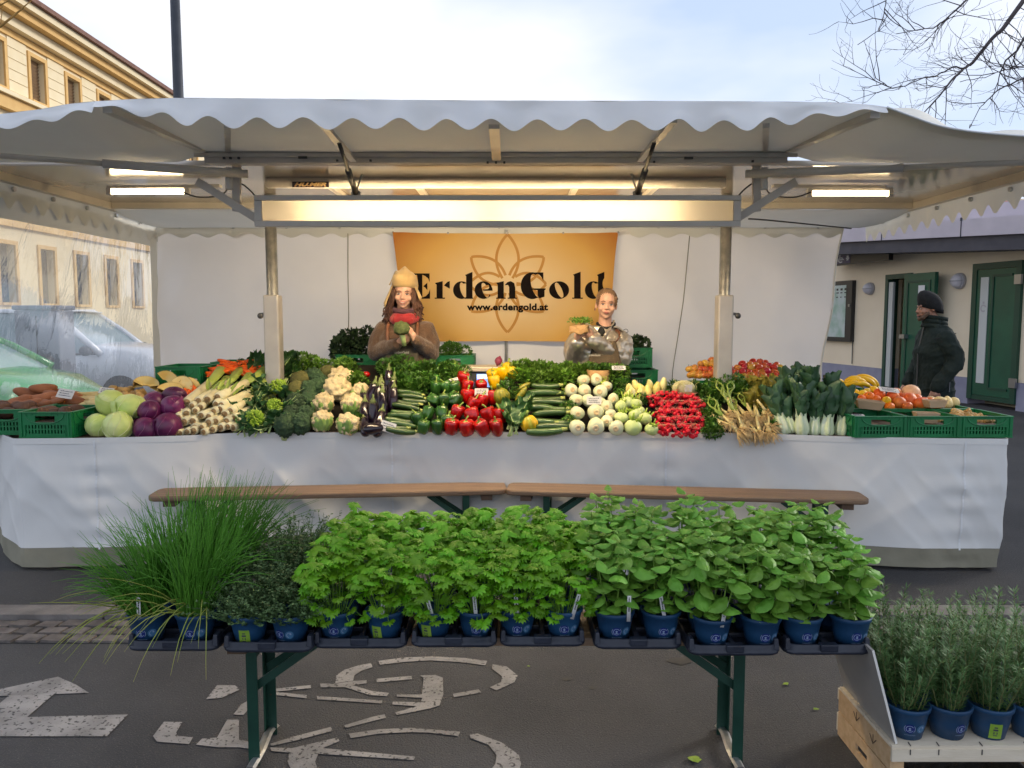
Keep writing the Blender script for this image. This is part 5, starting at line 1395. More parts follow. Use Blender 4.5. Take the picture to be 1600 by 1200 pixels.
mb = MB(); mb.tube([hc2 + V((math.cos(a) * .066, math.sin(a) * .066 + .018, -.150 - .035 * max(0, -math.sin(a)))) for a in [6.283 * j / 24 for j in range(25)]], .012, 8, False); mb.ell((.0, -.075, sh2 - .005), (.035, .03, .07)); part('undershirt', mb, 'black_cloth', p2, True)
mb = MB(); mb.grid(lambda u, v: V((.02 + (-.085 - .05 * min(v * 2.5, 1)) + (.17 + .10 * min(v * 2.5, 1)) * u, -.148 - .018 * math.sin(PI * u) + .004 * fbm((u * 5, v * 5, 9)) + .012 * (1 - v), sh2 - .045 + (.72 - sh2 + .045) * v)), 16, 16); ap = part('apron', mb, 'apron_w', p2, True, solid=.006)
me = fit(text_mesh('ErdenGold', .05, 0, .001), .09, .016); me.materials.append(M['apron_text']); link('apron_print', me, ap, L2(925, 553) + V((0, -.18, 0)))
for s in (-1, 1):
    mb = MB(); mb.tube(curve([(s * .085 + .02, -.150, sh2 - .05), (s * .118 + .01, -.145, sh2 - .02), (s * .125 + .01, -.09, sh2 + .018), (s * .11, .02, sh2 + .055)], 14), .014, 6, flat=.45); part('strap', mb, 'leather', p2, True)
mb = MB(); mb.grid(lambda u, v: V((.085 + .09 * u, -.055 + .10 * v, sh2 + .055 - .03 * u + .02 * math.sin(PI * u))), 6, 6); part('hood_flap', mb, 'puffer', p2, True, solid=.012)
mb = MB(); mb.tube(curve([(.165, -.03, sh2 + .03), (.20, -.03, sh2 + .045), (.215, -.03, sh2 + .025), (.19, -.03, sh2 + .012)], 12), .002, 5); part('cord', mb, 'black_cloth', p2)
# hair: smooth cap pulled back and a bun
mb = MB()
vs = []; n_ = 26; kk = 12
mb.ell(hc2 + hm2 @ V((0, .030, .040)), (.083, .096, .088), 24, 16, hm2)
mb.ell(hc2 + hm2 @ V((0, .02, .012)), (.0835, .072, .07), 20, 14, hm2)
mb.ell(hc2 + hm2 @ V((.004, .118, .066)), (.040, .036, .040), 14, 10)
for s in (-1, 1): mb.cap([hc2 + hm2 @ V((s * .070, -.045, .05)), hc2 + hm2 @ V((s * .074, -.022, -.005))], [.015, .008], 8)
link('hair', voxel(mb, 'hair', .006, 3, lambda co, n: .003 * math.sin((co.x + co.z * .6) * 420), 'hair_blond'), p2)
mb = MB(); mb.ell(hc2 + hm2 @ V((-.086, .01, -.045)), (.004, .006, .010), 8, 6); mb.tube([hc2 + hm2 @ V((-.084, .01, -.033)), hc2 + hm2 @ V((-.086, .01, -.045))], .0015, 5); part('earring', mb, 'red_cabbage', p2)
trousers(p2, .90, 'jeans')

# ---- man passing on the right
MD = 7.0; X3 = W(1458, 520, MD).x; GZ = .04
p3 = thing('person', 'person in black beanie and dark jacket standing right of the stall', 'person', (X3, MD, GZ), -PI / 2)
def zz3(y): return W(1458, y, MD).z - GZ
def yy3(x): return (x - 1458) / FPX * MD           # image x -> local y (faces -y)
hm3 = Euler((.10, 0, .0)).to_matrix(); hm3 = Euler((.12, 0, -.12)).to_matrix()
hc3 = V((0, yy3(1447) + .01, zz3(480)))
sh3 = zz3(520)
wn3, wf3 = V((.23, yy3(1446), zz3(601))), V((-.20, yy3(1440), zz3(600)))
en3, ef3 = V((.25, .07, zz3(566))), V((-.24, .02, zz3(566)))
mb = MB(); body_base(mb, sh3, hc3, hm3, [([(.18, .02, sh3 - .04), en3, wn3], [.05, .042, .032]), ([(-.18, .02, sh3 - .04), ef3, wf3], [.05, .042, .032])], .95, .05)
limb_hand(mb, wn3 + V((0, -.008, -.015)), (-.05, -.25, -1), (-1, .1, 0), 1, (.35, .45, .3), 1.08)
limb_hand(mb, wf3 + V((0, -.008, -.015)), (.05, -.45, -.9), (1, .1, 0), -1, (.35, .45, .3), 1.08)
b3 = link('body', voxel(mb, 'body', .0055, 3, m='skin_m'), p3)
face(p3, hc3, hm3, b3, -.1, .022)
mb = MB(); hm_ = hm3
for pts, r in (([(-.058, -.035, -.055), (-.045, -.066, -.085), (0, -.082, -.098), (.045, -.066, -.085), (.058, -.035, -.055)], .020), ([(-.024, -.094, -.048), (0, -.101, -.046), (.024, -.094, -.048)], .0065)):
    mb.cap([hc3 + hm_ @ V(p) for p in pts], r, 10)
link('beard', voxel(mb, 'beard', .006, 3, wr(.002, 90), 'beard'), p3)
mb = MB(); torso_loft(mb, [(0, .03, .80, .215, .155), (0, .03, .92, .200, .145), (0, .02, 1.10, .195, .135), (0, .012, 1.27, .210, .138), (0, .018, sh3 - .08, .215, .130), (0, .025, sh3 - .01, .185, .115), (0, .02, sh3 + .05, .115, .095), (0, .012, sh3 + .085, .092, .09)])
for s, el, wv in ((1, en3, wn3), (-1, ef3, wf3)):
    mb.cap([(s * .185, .02, sh3 - .06), V((s * .185, .02, sh3 - .06)).lerp(el, .5) + V((s * .012, .02, 0)), el, el.lerp(wv, .5), wv], [.080, .076, .068, .060, .054], 12)
link('jacket', voxel(mb, 'jacket', .0085, 2, lambda co, n: wr(.008, 13)(co, n) + .010 * (1 - abs(noise.noise(V((co.x * 5, co.y * 5, co.z * 11))))) ** 6, 'man_jacket'), p3)
mb = MB(); mb.tube(curve([(0, -.135 + .0, .83), (0, -.128, 1.05), (0, -.128, 1.27), (0, -.112, sh3 - .08), (0, -.085, sh3 + .07)], 20), .006, 6); part('zip', mb, 'steel_dark', p3)
mb = MB(); mb.tube(curve([(.185, .10, sh3 - .0), (.225, .02, sh3 - .03), (.19, -.09, sh3 - .05)], 10), .004, 5); part('shoulder_seam', mb, 'black_cloth', p3)
mb = MB()
rows = []
for j, (z, k) in enumerate(((sh3 + .040, 1.16), (sh3 + .075, 1.06), (sh3 + .115, 1.04), (sh3 + .150, 1.06))):
    rows.append([V((math.cos(a) * .094 * k, math.sin(a) * .094 * k + .01, z - .015 * math.sin(a))) for a in [6.283 * i / 24 for i in range(25)]])
for a_, b_ in zip(rows, rows[1:]): mb.strip(a_, b_)
part('collar', mb, 'man_jacket', p3, True, solid=.014)
hatm = MB(); hatm.lathe([(.094, -.005), (.0965, .02), (.097, .045), (.090, .078), (.070, .105), (.040, .120), (.005, .125)], 28, fn=lambda a, z: 1 + .012 * math.sin(40 * a))
hatm.v = [tuple(hc3 + hm3 @ (V((x * .90, y * 1.06 + .018, z * 1.30)) + V((0, 0, -.020 - .048 * (y / .1))))) for x, y, z in hatm.v]
part('beanie', hatm, 'beanie', p3, True, solid=.006)
mb = MB(); mb.box((.222, .045, .97), (.010, .006, .09), (0, 0, .2)); part('pocket_zip', mb, 'rim', p3)
trousers(p3, .95, 'jeans', .05, top=.0)
# ================================================================ produce: shared shapes
def r1(x, y): return x / 5, 540 + y / 5
def r2(x, y): return 260 + x / 5, 530 + y / 5
def r3(x, y): return 540 + x / 5, 530 + y / 5
def r4(x, y): return 800 + x / 5, 530 + y / 5
def r5(x, y): return 1020 + x / 5, 530 + y / 5
def r6(x, y): return 1280 + x / 5, 530 + y / 5
def u(a=1.0): return R.uniform(-a, a)
def lump(r, amp, fr, seed, n=18, k=12, bend=0, taper=0):
    mb = MB(); mb.ell((0, 0, 0), r, n, k)
    out = []
    for p in mb.v:
        p = V(p); d = p.normalized() if p.length > 1e-6 else V((0, 0, 1))
        f = p.x / r[0]; q = p + d * amp * noise.noise(V((p.x * fr, p.y * fr, p.z * fr)) + V((seed * 7.3, seed, 0)))
        if taper: q.y *= 1 - taper * f; q.z *= 1 - taper * f
        q.z += bend * f * f; out.append(tuple(q))
    mb.v = out; return mb
def knobbly(r, cell, amp, seed, n=30, k=20, flat=1.0):
    mb = MB(); mb.ell((0, 0, 0), (r, r, r * flat), n, k); out = []
    for p in mb.v:
        p = V(p); d = p.normalized()
        w = noise.voronoi(p / cell + V((seed * 3.1, 0, seed)))[0]; h = max(0, .75 - w[0]) + .35 * max(0, .7 - noise.voronoi(p / cell * 2.4)[0][0])
        out.append(tuple(p + d * amp * (h - .3)))
    mb.v = out; return mb
def mleaf(mb, p, d, n, l, w, fold=.25, droop=.2):
    d = V(d).normalized(); n = V(n); n = n - d * n.dot(d)
    n = n.normalized() if n.length > 1e-4 else d.orthogonal().normalized()
    s = d.cross(n)
    m1 = p + d * l * .5 - n * fold * w * .4; tip = p + d * l - n * droop * l
    mb.add([p, p + d * l * .45 + s * w * .5, tip, p + d * l * .45 - s * w * .5, m1], [(0, 1, 4), (1, 2, 4), (2, 3, 4), (3, 0, 4)])
def rdir(): 
    while 1:
        v = V((u(), u(), u()))
        if .05 < v.length < 1: return v.normalized()
def foliage(rx, ry, rz, n, l, w, up=.4, base=None):
    mb = MB()
    for i in range(n):
        d = rdir(); f = R.uniform(.55, 1.0) ** .5
        p = V((d.x * rx * f, d.y * ry * f, d.z * rz * f))
        dd = (d + V((u(.7), u(.7), u(.7) + up))).normalized(); mleaf(mb, p, dd, V((u(.6), u(.6) - .3, 1)), l * R.uniform(.6, 1.25), w * R.uniform(.7, 1.2))
    return mb
def bigleaf(L, w, curl=.3, cup=.25, wav=.08, nu=6, nv=9, tip=.8, seed=0, base_w=.15):
    mb = MB()
    def P(a, b):
        x = (a * 2 - 1); t = b
        ww = w * (base_w * (1 - t) + math.sin(PI * min(t ** tip, 1) * .97) ** .7)
        z = -curl * L * t * t + cup * w * abs(x) ** 1.6 + wav * w * math.sin(t * 14 + seed) * abs(x) + .03 * L * fbm((x * 2, t * 4, seed))
        return V((x * ww * .5, t * L, z))
    mb.grid(P, nu, nv); return mb
MESH = {}
def reg(key, mb, m, smooth=True): MESH[key] = mb.mesh(key, smooth, m); return MESH[key]
def inst(name, key, loc, rot=(0, 0, 0), sc_=1.0, label=None, cat=None, group=None, kids=()):
    o = link(name, MESH[key], None, loc, rot, (sc_ * (1 + u(.09)), sc_ * (1 + u(.09)), sc_ * (1 + u(.09)))); tag(o, label, cat, group)
    for kn, kk in kids: link(kn, MESH[kk], o)
    return o

# ---- shapes
for s in range(3):
    reg('cabbage%d' % s, lump((.088, .088, .078), .006, 22, s, 26, 18), 'cabbage'); reg('redcab%d' % s, lump((.082, .082, .074), .005, 22, s + 9, 26, 18), 'red_cabbage')
    for key, m_, rr_ in (('cabvein%d' % s, 'cabbage_vein', .0895), ('redvein%d' % s, 'red_cabbage_vein', .0832)):
        mb = MB()
        for k in range(9):
            a = 6.283 * k / 9 + u(.2); pts = []
            for j in range(9):
                t = .25 + 2.2 * j / 8; w_ = a + .25 * math.sin(t * 2.3 + k)
                pts.append(V((math.sin(t) * math.cos(w_) * rr_, math.sin(t) * math.sin(w_) * rr_, -math.cos(t) * rr_ * .895)))
            mb.tube(pts, [.0026 - .0002 * j for j in range(9)], 4)
        reg(key, mb, m_)
    mb = MB()                                       # an outer leaf half wrapped round the head
    mb.grid(lambda a, b: V((math.sin(.3 + 1.75 * b) * math.cos(-.9 + 1.8 * a), math.sin(.3 + 1.75 * b) * math.sin(-.9 + 1.8 * a), -math.cos(.3 + 1.75 * b) * .9)) * (.0915 + .010 * max(0, b - .7) * 3 + .0015 * math.sin(a * 25)), 12, 10)
    MESH['cableaf%d' % s] = mb.mesh('cableaf', True, 'cabbage')
    mb2 = MB(); mb2.v = [tuple(V(p) * .935) for p in mb.v]; mb2.f = mb.f; MESH['redleaf%d' % s] = mb2.mesh('redleaf', True, 'red_cabbage')
for s in range(4):
    reg('sweet%d' % s, lump((.095, .038, .036), .012, 16, s, 18, 12, .01), 'sweet_potato'); reg('potato%d' % s, lump((.058, .042, .036), .007, 18, s + 5, 16, 11), 'potato_dark')
    reg('tuber%d' % s, lump((.040, .024, .022), .016, 34, s + 3, 18, 12), 'tuber'); reg('parsnip%d' % s, lump((.12, .026, .026), .004, 25, s, 12, 12, .008, .62), 'parsnip')
    reg('carrot%d' % s, lump((.075, .015, .015), .002, 30, s, 10, 10, .004, .55), 'carrot')
    reg('gingr%d' % s, lump((.040, .020, .018), .018, 40, s + 13, 18, 12), 'tuber')
# leek: blanched shaft, green leaf end, root plate
lk = MB(); lk.tube([(0, 0, 0), (0, .02, 0), (0, .15, .002), (0, .25, .004)], [.019, .0205, .019, .019], 12); reg('leek', lk, 'leek')
lk = MB(); lk.tube([(0, .25, .004), (0, .33, .010), (0, .44, .03)], [.019, .022, .026], 12, flat=.55); reg('leek_top', lk, 'leek_green')
lk = MB(); lk.lathe([(.0135, .0), (.0125, .003), (.010, .0035)], 14, m=Euler((PI / 2, 0, 0)).to_matrix()); lk.lathe([(.009, .002), (.006, .0065)], 10, m=Euler((PI / 2, 0, 0)).to_matrix())
for k in range(16):
    a, r_ = u(3.14), R.uniform(.002, .012); lk.tube([(math.cos(a) * r_, -.003, math.sin(a) * r_), (math.cos(a) * r_ * 1.6, -.012, math.sin(a) * r_ * 1.6 - .004)], .0012, 3)
reg('leek_root', lk, 'leek_root')
for s in range(3):
    reg('broc%d' % s, knobbly(.074, .024, .026, s, 44, 30), 'broccoli'); reg('cauli%d' % s, knobbly(.076, .034, .034, s + 4, 44, 30, flat=.82), 'cauliflower')
    reg('brocb%d' % s, knobbly(.074, .024, .016, s + 7), 'broccoli_brown')
    reg('bleaf%d' % s, bigleaf(.17, .11, .25, .3, .16, seed=s), 'brassica_leaf'); reg('cleaf%d' % s, bigleaf(.12, .075, -.35, .35, .12, seed=s + 3), 'cauli_leaf')
    reg('chard%d' % s, bigleaf(.26, .13, .18, .25, .16, seed=s + 6), 'chard_leaf'); reg('oak%d' % s, bigleaf(.20, .12, .22, .3, .22, seed=s + 16), 'oak_lettuce')
    rb_ = MB(); rb_.tube([(0, -.10, .0), (0, 0, .004), (0, .12, -.004), (0, .235, -.035)], [.012, .008, .005, .002], 6, flat=.6); reg('rib%d' % s, rb_, 'chard_rib')
    reg('pakleaf%d' % s, bigleaf(.125, .082, .14, .35, .10, seed=s + 9, base_w=.35), 'pak_leaf')
st = MB(); st.tube([(0, 0, -.02), (0, 0, -.07), (0, 0, -.10)], [.03, .024, .022], 10); reg('stalk', st, 'chard_rib')
rom = MB()
for ring in range(7):
    t = ring / 7; z = .062 * t; r_ = .052 * (1 - t) ** .8
    for k in range(max(1, int(11 * (1 - t)) + 1)):
        a = k * 6.283 / (int(11 * (1 - t)) + 1) + ring * .6; c_ = V((math.cos(a) * r_, math.sin(a) * r_, z)); h = .030 * (1 - .6 * t)
        rom.lathe([(h * .62, -h * .3), (h * .55, h * .1), (h * .25, h * .6), (.001, h * .95)], 8, c_, m=V((math.cos(a) * .8, math.sin(a) * .8, .8 + t)).to_track_quat('Z', 'Y').to_matrix())
reg('romanesco', rom, 'romanesco')
# peppers, aubergine, courgette
def pepper_mesh(key, m_, lob=4, sq=1.0):
    mb = MB(); prof = [(.004, -.046), (.022, -.050), (.034, -.040), (.040, -.015), (.043, .012), (.042, .030), (.034, .041), (.018, .038), (.006, .031)]
    mb.lathe([(r * sq, z) for r, z in prof], 24, fn=lambda a, z: 1 + .085 * math.cos(lob * a) * (1 if z > -.03 else 1.5)); reg(key, mb, m_)
for c_, m_ in (('red', 'pepper_red'), ('green', 'pepper_green'), ('yellow', 'pepper_yellow')):
    pepper_mesh('pep_%s0' % c_, m_, 4); pepper_mesh('pep_%s1' % c_, m_, 3, 1.02)
mb = MB(); mb.tube([(0, 0, .028), (.001, 0, .038), (.006, 0, .052), (.018, 0, .066)], [.009, .006, .0045, .005], 8); mb.lathe([(.015, .034), (.016, .037), (.004, .040)], 10); reg('pep_stem', mb, 'pepper_stem')
mb = MB(); mb.tube([(-.10, 0, 0), (-.085, 0, 0), (-.04, 0, .004), (.02, 0, .002), (.07, 0, -.003), (.10, 0, -.004), (.112, 0, -.004)], [.012, .032, .044, .041, .033, .026, .014], 18); reg('eggplant', mb, 'eggplant')
mb = MB(); mb.tube([(.10, 0, -.004), (.118, 0, -.003), (.135, 0, 0), (.16, 0, .004)], [.028, .018, .009, .007], 10)
for k in range(5):
    a = 6.283 * k / 5; mleaf(mb, V((.118, math.cos(a) * .016, math.sin(a) * .016)), (-1, math.cos(a) * .35, math.sin(a) * .35), (0, math.cos(a), math.sin(a)), .045, .026, .1, .1)
reg('eggplant_calyx', mb, 'calyx')
for s in range(2):
    mb = MB(); b_ = .010 * (1 if s else -1); pts = [(x * 1.0, 0, b_ * (1 - (x / .11) ** 2)) for x in (-.112, -.105, -.08, -.04, 0, .04, .08, .095)]
    mb.tube(pts, [.010, .018, .022, .0235, .0235, .022, .019, .015], 10); reg('zuc%d' % s, mb, 'zucchini')
mb = MB(); mb.tube([(.09, 0, .003), (.105, 0, .003), (.122, 0, .005)], [.015, .011, .010], 8); reg('zuc_end', mb, 'zucchini_end')
for key, m_ in (('squash', 'squash'), ('squash_gold', 'squash_gold')):
    mb = MB(); mb.lathe([(.004, -.055), (.024, -.050), (.042, -.02), (.045, .008), (.034, .036), (.016, .052), (.005, .055)], 36, fn=lambda a, z: 1 + .09 * math.cos(9 * a)); reg(key, mb, m_)
mb = MB(); mb.tube([(0, 0, .05), (.004, 0, .07), (.014, 0, .085)], [.010, .007, .008], 8); reg('squash_stem', mb, 'pepper_stem')
# fennel (root plate towards -Y), kohlrabi, chicory
mb = MB(); mb.lathe([(.018, -.030), (.036, -.024), (.048, .0), (.046, .03), (.036, .065), (.024, .09)], 20, fn=lambda a, z: 1 + .04 * math.cos(3 * a + z * 20), m=Euler((-PI / 2, 0, 0)).to_matrix()); reg('fennel', mb, 'fennel')
mb = MB(); mb.lathe([(.0185, -.0302), (.016, -.0325), (.006, -.033), (.005, -.031)], 18, m=Euler((-PI / 2, 0, 0)).to_matrix()); reg('fennel_cut', mb, 'fennel_cut')
mb = MB()
for k in range(5):
    a = -.6 + 1.2 * k / 4; mb.tube([(math.sin(a) * .012, .08, 0), (math.sin(a) * .03, .12, .01), (math.sin(a) * .06, .17, .03)], [.011, .009, .007], 8)
for k in range(40): mleaf(mb, V((u(.05), .15 + u(.03), .03 + u(.025))), (u(), .5, u(.6) + .4), rdir(), .035, .006)
reg('fennel_top', mb, 'fennel_green')
reg('kohlrabi', lump((.045, .045, .041), .003, 30, 2, 20, 14), 'kohlrabi')
mb = MB(); mb.lathe([(.012, .036), (.018, .043), (.010, .046)], 12)
for k in range(6):
    a = 6.283 * k / 6 + .3; mb.tube([(math.cos(a) * .022, math.sin(a) * .022, .034), (math.cos(a) * .03, math.sin(a) * .03, .055 + .02 * (k % 2))], [.006, .004], 6)
reg('kohl_stub', mb, 'fennel_green')
mb = MB(); mb.lathe([(.008, -.055), (.020, -.048), (.028, -.02), (.026, .015), (.016, .045), (.003, .062)], 16, fn=lambda a, z: 1 + .06 * math.cos(2 * a + z * 45)); reg('chicory', mb, 'chicory')
mb = MB()
for s in (-1, 1): mb.grid(lambda a, b: V((math.cos(-1.2 + 2.4 * a + (0 if s > 0 else PI)) * (.0295 * math.sin(.5 + 2.3 * b) + .002), math.sin(-1.2 + 2.4 * a + (0 if s > 0 else PI)) * (.0295 * math.sin(.5 + 2.3 * b) + .002), -.05 + .11 * b)), 6, 6)
reg('chicory_leaf', mb, 'chicory')
# radish, spring onion, pak choi, fruit
reg('radish', lump((.0135, .0135, .0135), .001, 40, 1, 10, 7), 'radish')
mb = MB(); mb.tube([(0, 0, -.012), (.003, 0, -.022), (0, 0, -.045)], [.003, .0014, .0006], 4); reg('radish_tail', mb, 'radish_root')
mb = MB(); mb.ell((0, 0, 0), (.012, .012, .016), 10, 8); mb.tube([(0, 0, .008), (0, .004, .05), (0, .012, .11)], [.010, .0065, .006], 8); reg('onion_bulb', mb, 'onion_white')
mb = MB()
for k in range(44):
    a = u(3.14); r_ = R.uniform(.2, 1.5); mb.tube([(math.cos(a) * .008, math.sin(a) * .008, -.012), (math.cos(a) * .02 * r_, math.sin(a) * .02 * r_ - .01, -.035), (math.cos(a) * .03 * r_ + u(.008), math.sin(a) * .03 * r_ - .012, -.06 - R.uniform(0, .03))], .0016, 3)
reg('onion_root', mb, 'onion_root')
mb = MB()
for k in range(3): mb.tube(curve([(0, .012, .10), (u(.02), .015, .15), (u(.05), .02, .20), (u(.07), .03, .25)], 8), [.006, .0065, .006, .0055, .005, .004, .003, .002, .001], 6, flat=.6)
reg('onion_leaf', mb, 'onion_green')
mb = MB()
mb.lathe([(.012, 0), (.030, .006), (.041, .028), (.039, .055), (.029, .09), (.024, .115), (.010, .118)], 36, fn=lambda a, z: 1 + .13 * math.cos(6 * a + z * 8)); reg('pak_base', mb, 'pak_stem')
mb = MB()
for k in range(6):
    a = 6.283 * k / 6; c_, s_ = math.cos(a), math.sin(a); mb.tube([(c_ * .022, s_ * .022, .08), (c_ * .030, s_ * .030, .14), (c_ * .040, s_ * .040, .21)], [.012, .008, .003], 8, flat=.6)
reg('pak_ribs', mb, 'pak_stem')
def fruit(key, r, m_, sq=.92, dim=.10, seed=1, tipz=0):
    mb = MB(); prof = []
    for j in range(15):
        t = PI * j / 14; z = -math.cos(t) * r * sq; q = math.sin(t) * r
        if dim: z += (-1 if z > 0 else .6) * dim * r * math.exp(-(q / (r * .35)) ** 2)
        if tipz: z += math.copysign(tipz * r * math.exp(-(q / (r * .3)) ** 2), z)
        prof.append((max(q, .001), z))
    mb.lathe(prof, 18); reg(key, mb, m_)
fruit('apple', .036, 'apple', .88, .35); fruit('apple_m', .036, 'apple_mixed', .88, .35); fruit('orange', .040, 'orange_fruit', .96, .06); fruit('lemon', .031, 'lemon', 1.15, 0, tipz=.28)
fruit('grapefruit', .046, 'grapefruit', .94, .06); fruit('mandarin', .030, 'orange_fruit', .82, .12); fruit('palefruit', .058, 'pale_fruit', .9, 0); fruit('purple', .034, 'purple_onion', .9, 0, tipz=.3)
mb = MB(); mb.tube([(0, 0, .020), (.002, 0, .032), (.006, 0, .042)], .0018, 5); reg('apple_stem', mb, 'wood_dark')
mb = MB(); mb.lathe([(.005, .036), (.004, .0385)], 8); reg('orange_navel', mb, 'calyx')
mb = MB(); pts = [(math.sin(a) * .11, 0, math.cos(a) * .11 - .11) for a in [-.95 + 1.9 * j / 12 for j in range(13)]]
mb.tube(pts, [.006, .010, .0145, .017, .0185, .019, .019, .019, .0185, .017, .014, .009, .006], 7); reg('banana', mb, 'banana')
mb = MB(); mb.tube([pts[0], (pts[0][0] - .014, 0, pts[0][2] - .018)], [.0065, .006], 6); mb.tube([pts[-1], (pts[-1][0] + .008, 0, pts[-1][2] - .010)], [.006, .003], 6); reg('banana_tip', mb, 'banana_tip')
for s in range(3):
    reg('parsbunch%d' % s, foliage(.085, .065, .060, 300, .030, .020), 'herb_leaf', False); reg('celbunch%d' % s, foliage(.085, .07, .06, 260, .032, .024), 'celery_leaf', False); reg('kalebunch%d' % s, foliage(.085, .08, .075, 260, .040, .034), 'kale', False)
mb = MB()
for k in range(22): mb.tube([(u(.012), -.05 + u(.01), -.04), (u(.03), -.01, -.01), (u(.06), u(.04), .03)], .0016, 4)
reg('bunch_stems', mb, 'celery_leaf')

# ---- crates
CW, CDp = .335, .40
def crate_protos(h, key):
    def wallpanel(w, t=.010):
        mb = MB(); hb = h
        mb.bbox((-w / 2, -t / 2, 0), (w / 2, t / 2, hb * .17)); mb.bbox((-w / 2, -t / 2, hb * .50), (w / 2, t / 2, hb * .60)); mb.bbox((-w / 2, -t / 2, hb * .84), (w / 2, t / 2, hb * .955))
        hw_ = min(.062, w * .2)
        for s in (-1, 1): mb.bbox((s * hw_, -t / 2, hb * .60), (s * w / 2, t / 2, hb * .84))
        mb.bbox((-w / 2, -t / 2, hb * .17), (-w / 2 + .045, t / 2, hb * .5)); mb.bbox((w / 2 - .045, -t / 2, hb * .17), (w / 2, t / 2, hb * .5))
        n_ = int((w - .09) / .020)
        for i in range(n_): x = -w / 2 + .045 + (w - .09) * (i + .5) / n_; mb.bbox((x - .0055, -t / 2 + .001, hb * .17), (x + .0055, t / 2 - .001, hb * .5))
        mb.bbox((-w / 2 + .045, -t / 2 + .0005, hb * .31), (w / 2 - .045, t / 2 - .0005, hb * .36))
        # raised outer ribs: rim lip, arch above the grille, corner ribs
        mb.bbox((-w / 2, -t / 2 - .008, hb * .957), (w / 2, t / 2 + .002, hb))
        mb.bbox((-w / 2, -t / 2 - .006, 0), (w / 2, -t / 2 + .001, hb * .05))
        for s in (-1, 1):
            mb.bbox((s * (w / 2 - .022), -t / 2 - .006, hb * .05), (s * (w / 2 - .014), -t / 2 + .001, hb * .955)); mb.bbox((s * (w / 2 - .042), -t / 2 - .005, hb * .05), (s * (w / 2 - .036), -t / 2 + .001, hb * .5))
        pts = [(math.cos(a) * w * .36, -t / 2 - .002, hb * .88 - math.sin(a) * hb * .33) for a in [PI * j / 14 for j in range(15)]]; mb.tube(pts, .004, 5)
        for i in range(7): x = -w * .36 + w * .72 * i / 6; mb.bbox((x - .004, -t / 2 - .003, hb * .88), (x + .004, -t / 2, hb * .93))
        return mb
    reg(key + '_end', wallpanel(CW - .004), 'crate_green', False); reg(key + '_side', wallpanel(CDp - .024), 'crate_green', False)
    b = MB(); b.bbox((-CW / 2 + .006, -CDp / 2 + .006, .004), (CW / 2 - .006, CDp / 2 - .006, .012)); reg(key + '_base', b, 'crate_green', False)
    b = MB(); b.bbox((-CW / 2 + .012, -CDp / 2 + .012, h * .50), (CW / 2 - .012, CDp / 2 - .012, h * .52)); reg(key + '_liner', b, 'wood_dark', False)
crate_protos(.165, 'crh'); crate_protos(.135, 'crl')
def crate(label, X, dfront, z, key='crh', rz=0, group='green plastic produce crates', liner=True):
    t = thing('produce_crate', label, 'crate', (X, dfront + CDp / 2, z), rz, group)
    link('end_panel', MESH[key + '_end'], t, (0, -CDp / 2 + .006, 0)); link('end_panel', MESH[key + '_end'], t, (0, CDp / 2 - .006, 0), (0, 0, PI))
    link('side_panel', MESH[key + '_side'], t, (CW / 2 - .006, 0, 0), (0, 0, PI / 2)); link('side_panel', MESH[key + '_side'], t, (-CW / 2 + .006, 0, 0), (0, 0, -PI / 2))
    link('base', MESH[key + '_base'], t)
    if liner: link('liner', MESH[key + '_liner'], t)
    return t
def price_tag(label, p, w=.085, h=.055, rot=(-.35, 0, 0), lines=3):
    t = thing('price_tag', label, 'price tag', p, 0, 'white price tags among the produce'); t.rotation_euler = rot
    mb = MB(); mb.bbox((-w / 2, -.0008, 0), (w / 2, .0008, h)); part('card', mb, 'card', t)
    mb = MB()
    for j in range(lines):
        x = -w * .36; z = h * (.76 - .24 * j)
        while x < w * (.34 - .12 * (j % 2)):
            l = R.uniform(.004, .011); mb.bbox((x, -.0016, z - .0028), (x + l, -.0010, z + R.uniform(.001, .0035))); x += l + .003
    part('handwriting', mb, 'card_ink', t)
    return t
def punnet(label, p, w=.12, d=.08, h=.045, rot=(0, 0, 0)):
    t = thing('punnet', label, 'punnet', p, 0, 'thin wooden punnets'); t.rotation_euler = rot
    mb = MB(); tk = .002
    b = [(-w / 2 * .8, -d / 2 * .8, 0), (w / 2 * .8, -d / 2 * .8, 0), (w / 2 * .8, d / 2 * .8, 0), (-w / 2 * .8, d / 2 * .8, 0)]; tp_ = [(-w / 2, -d / 2, h), (w / 2, -d / 2, h), (w / 2, d / 2, h), (-w / 2, d / 2, h)]
    mb.add(b + tp_, [(0, 1, 2, 3), (0, 1, 5, 4), (1, 2, 6, 5), (2, 3, 7, 6), (3, 0, 4, 7)]); part('box', mb, 'punnet', t, solid=.003)
    mb = MB()
    for i in range(4): mb.bar(V(tp_[i]) + V((0, 0, .001)), V(tp_[(i + 1) % 4]) + V((0, 0, .001)), .005, .008)
    part('rim', mb, 'punnet', t)
    return t
TZ = TOPZ
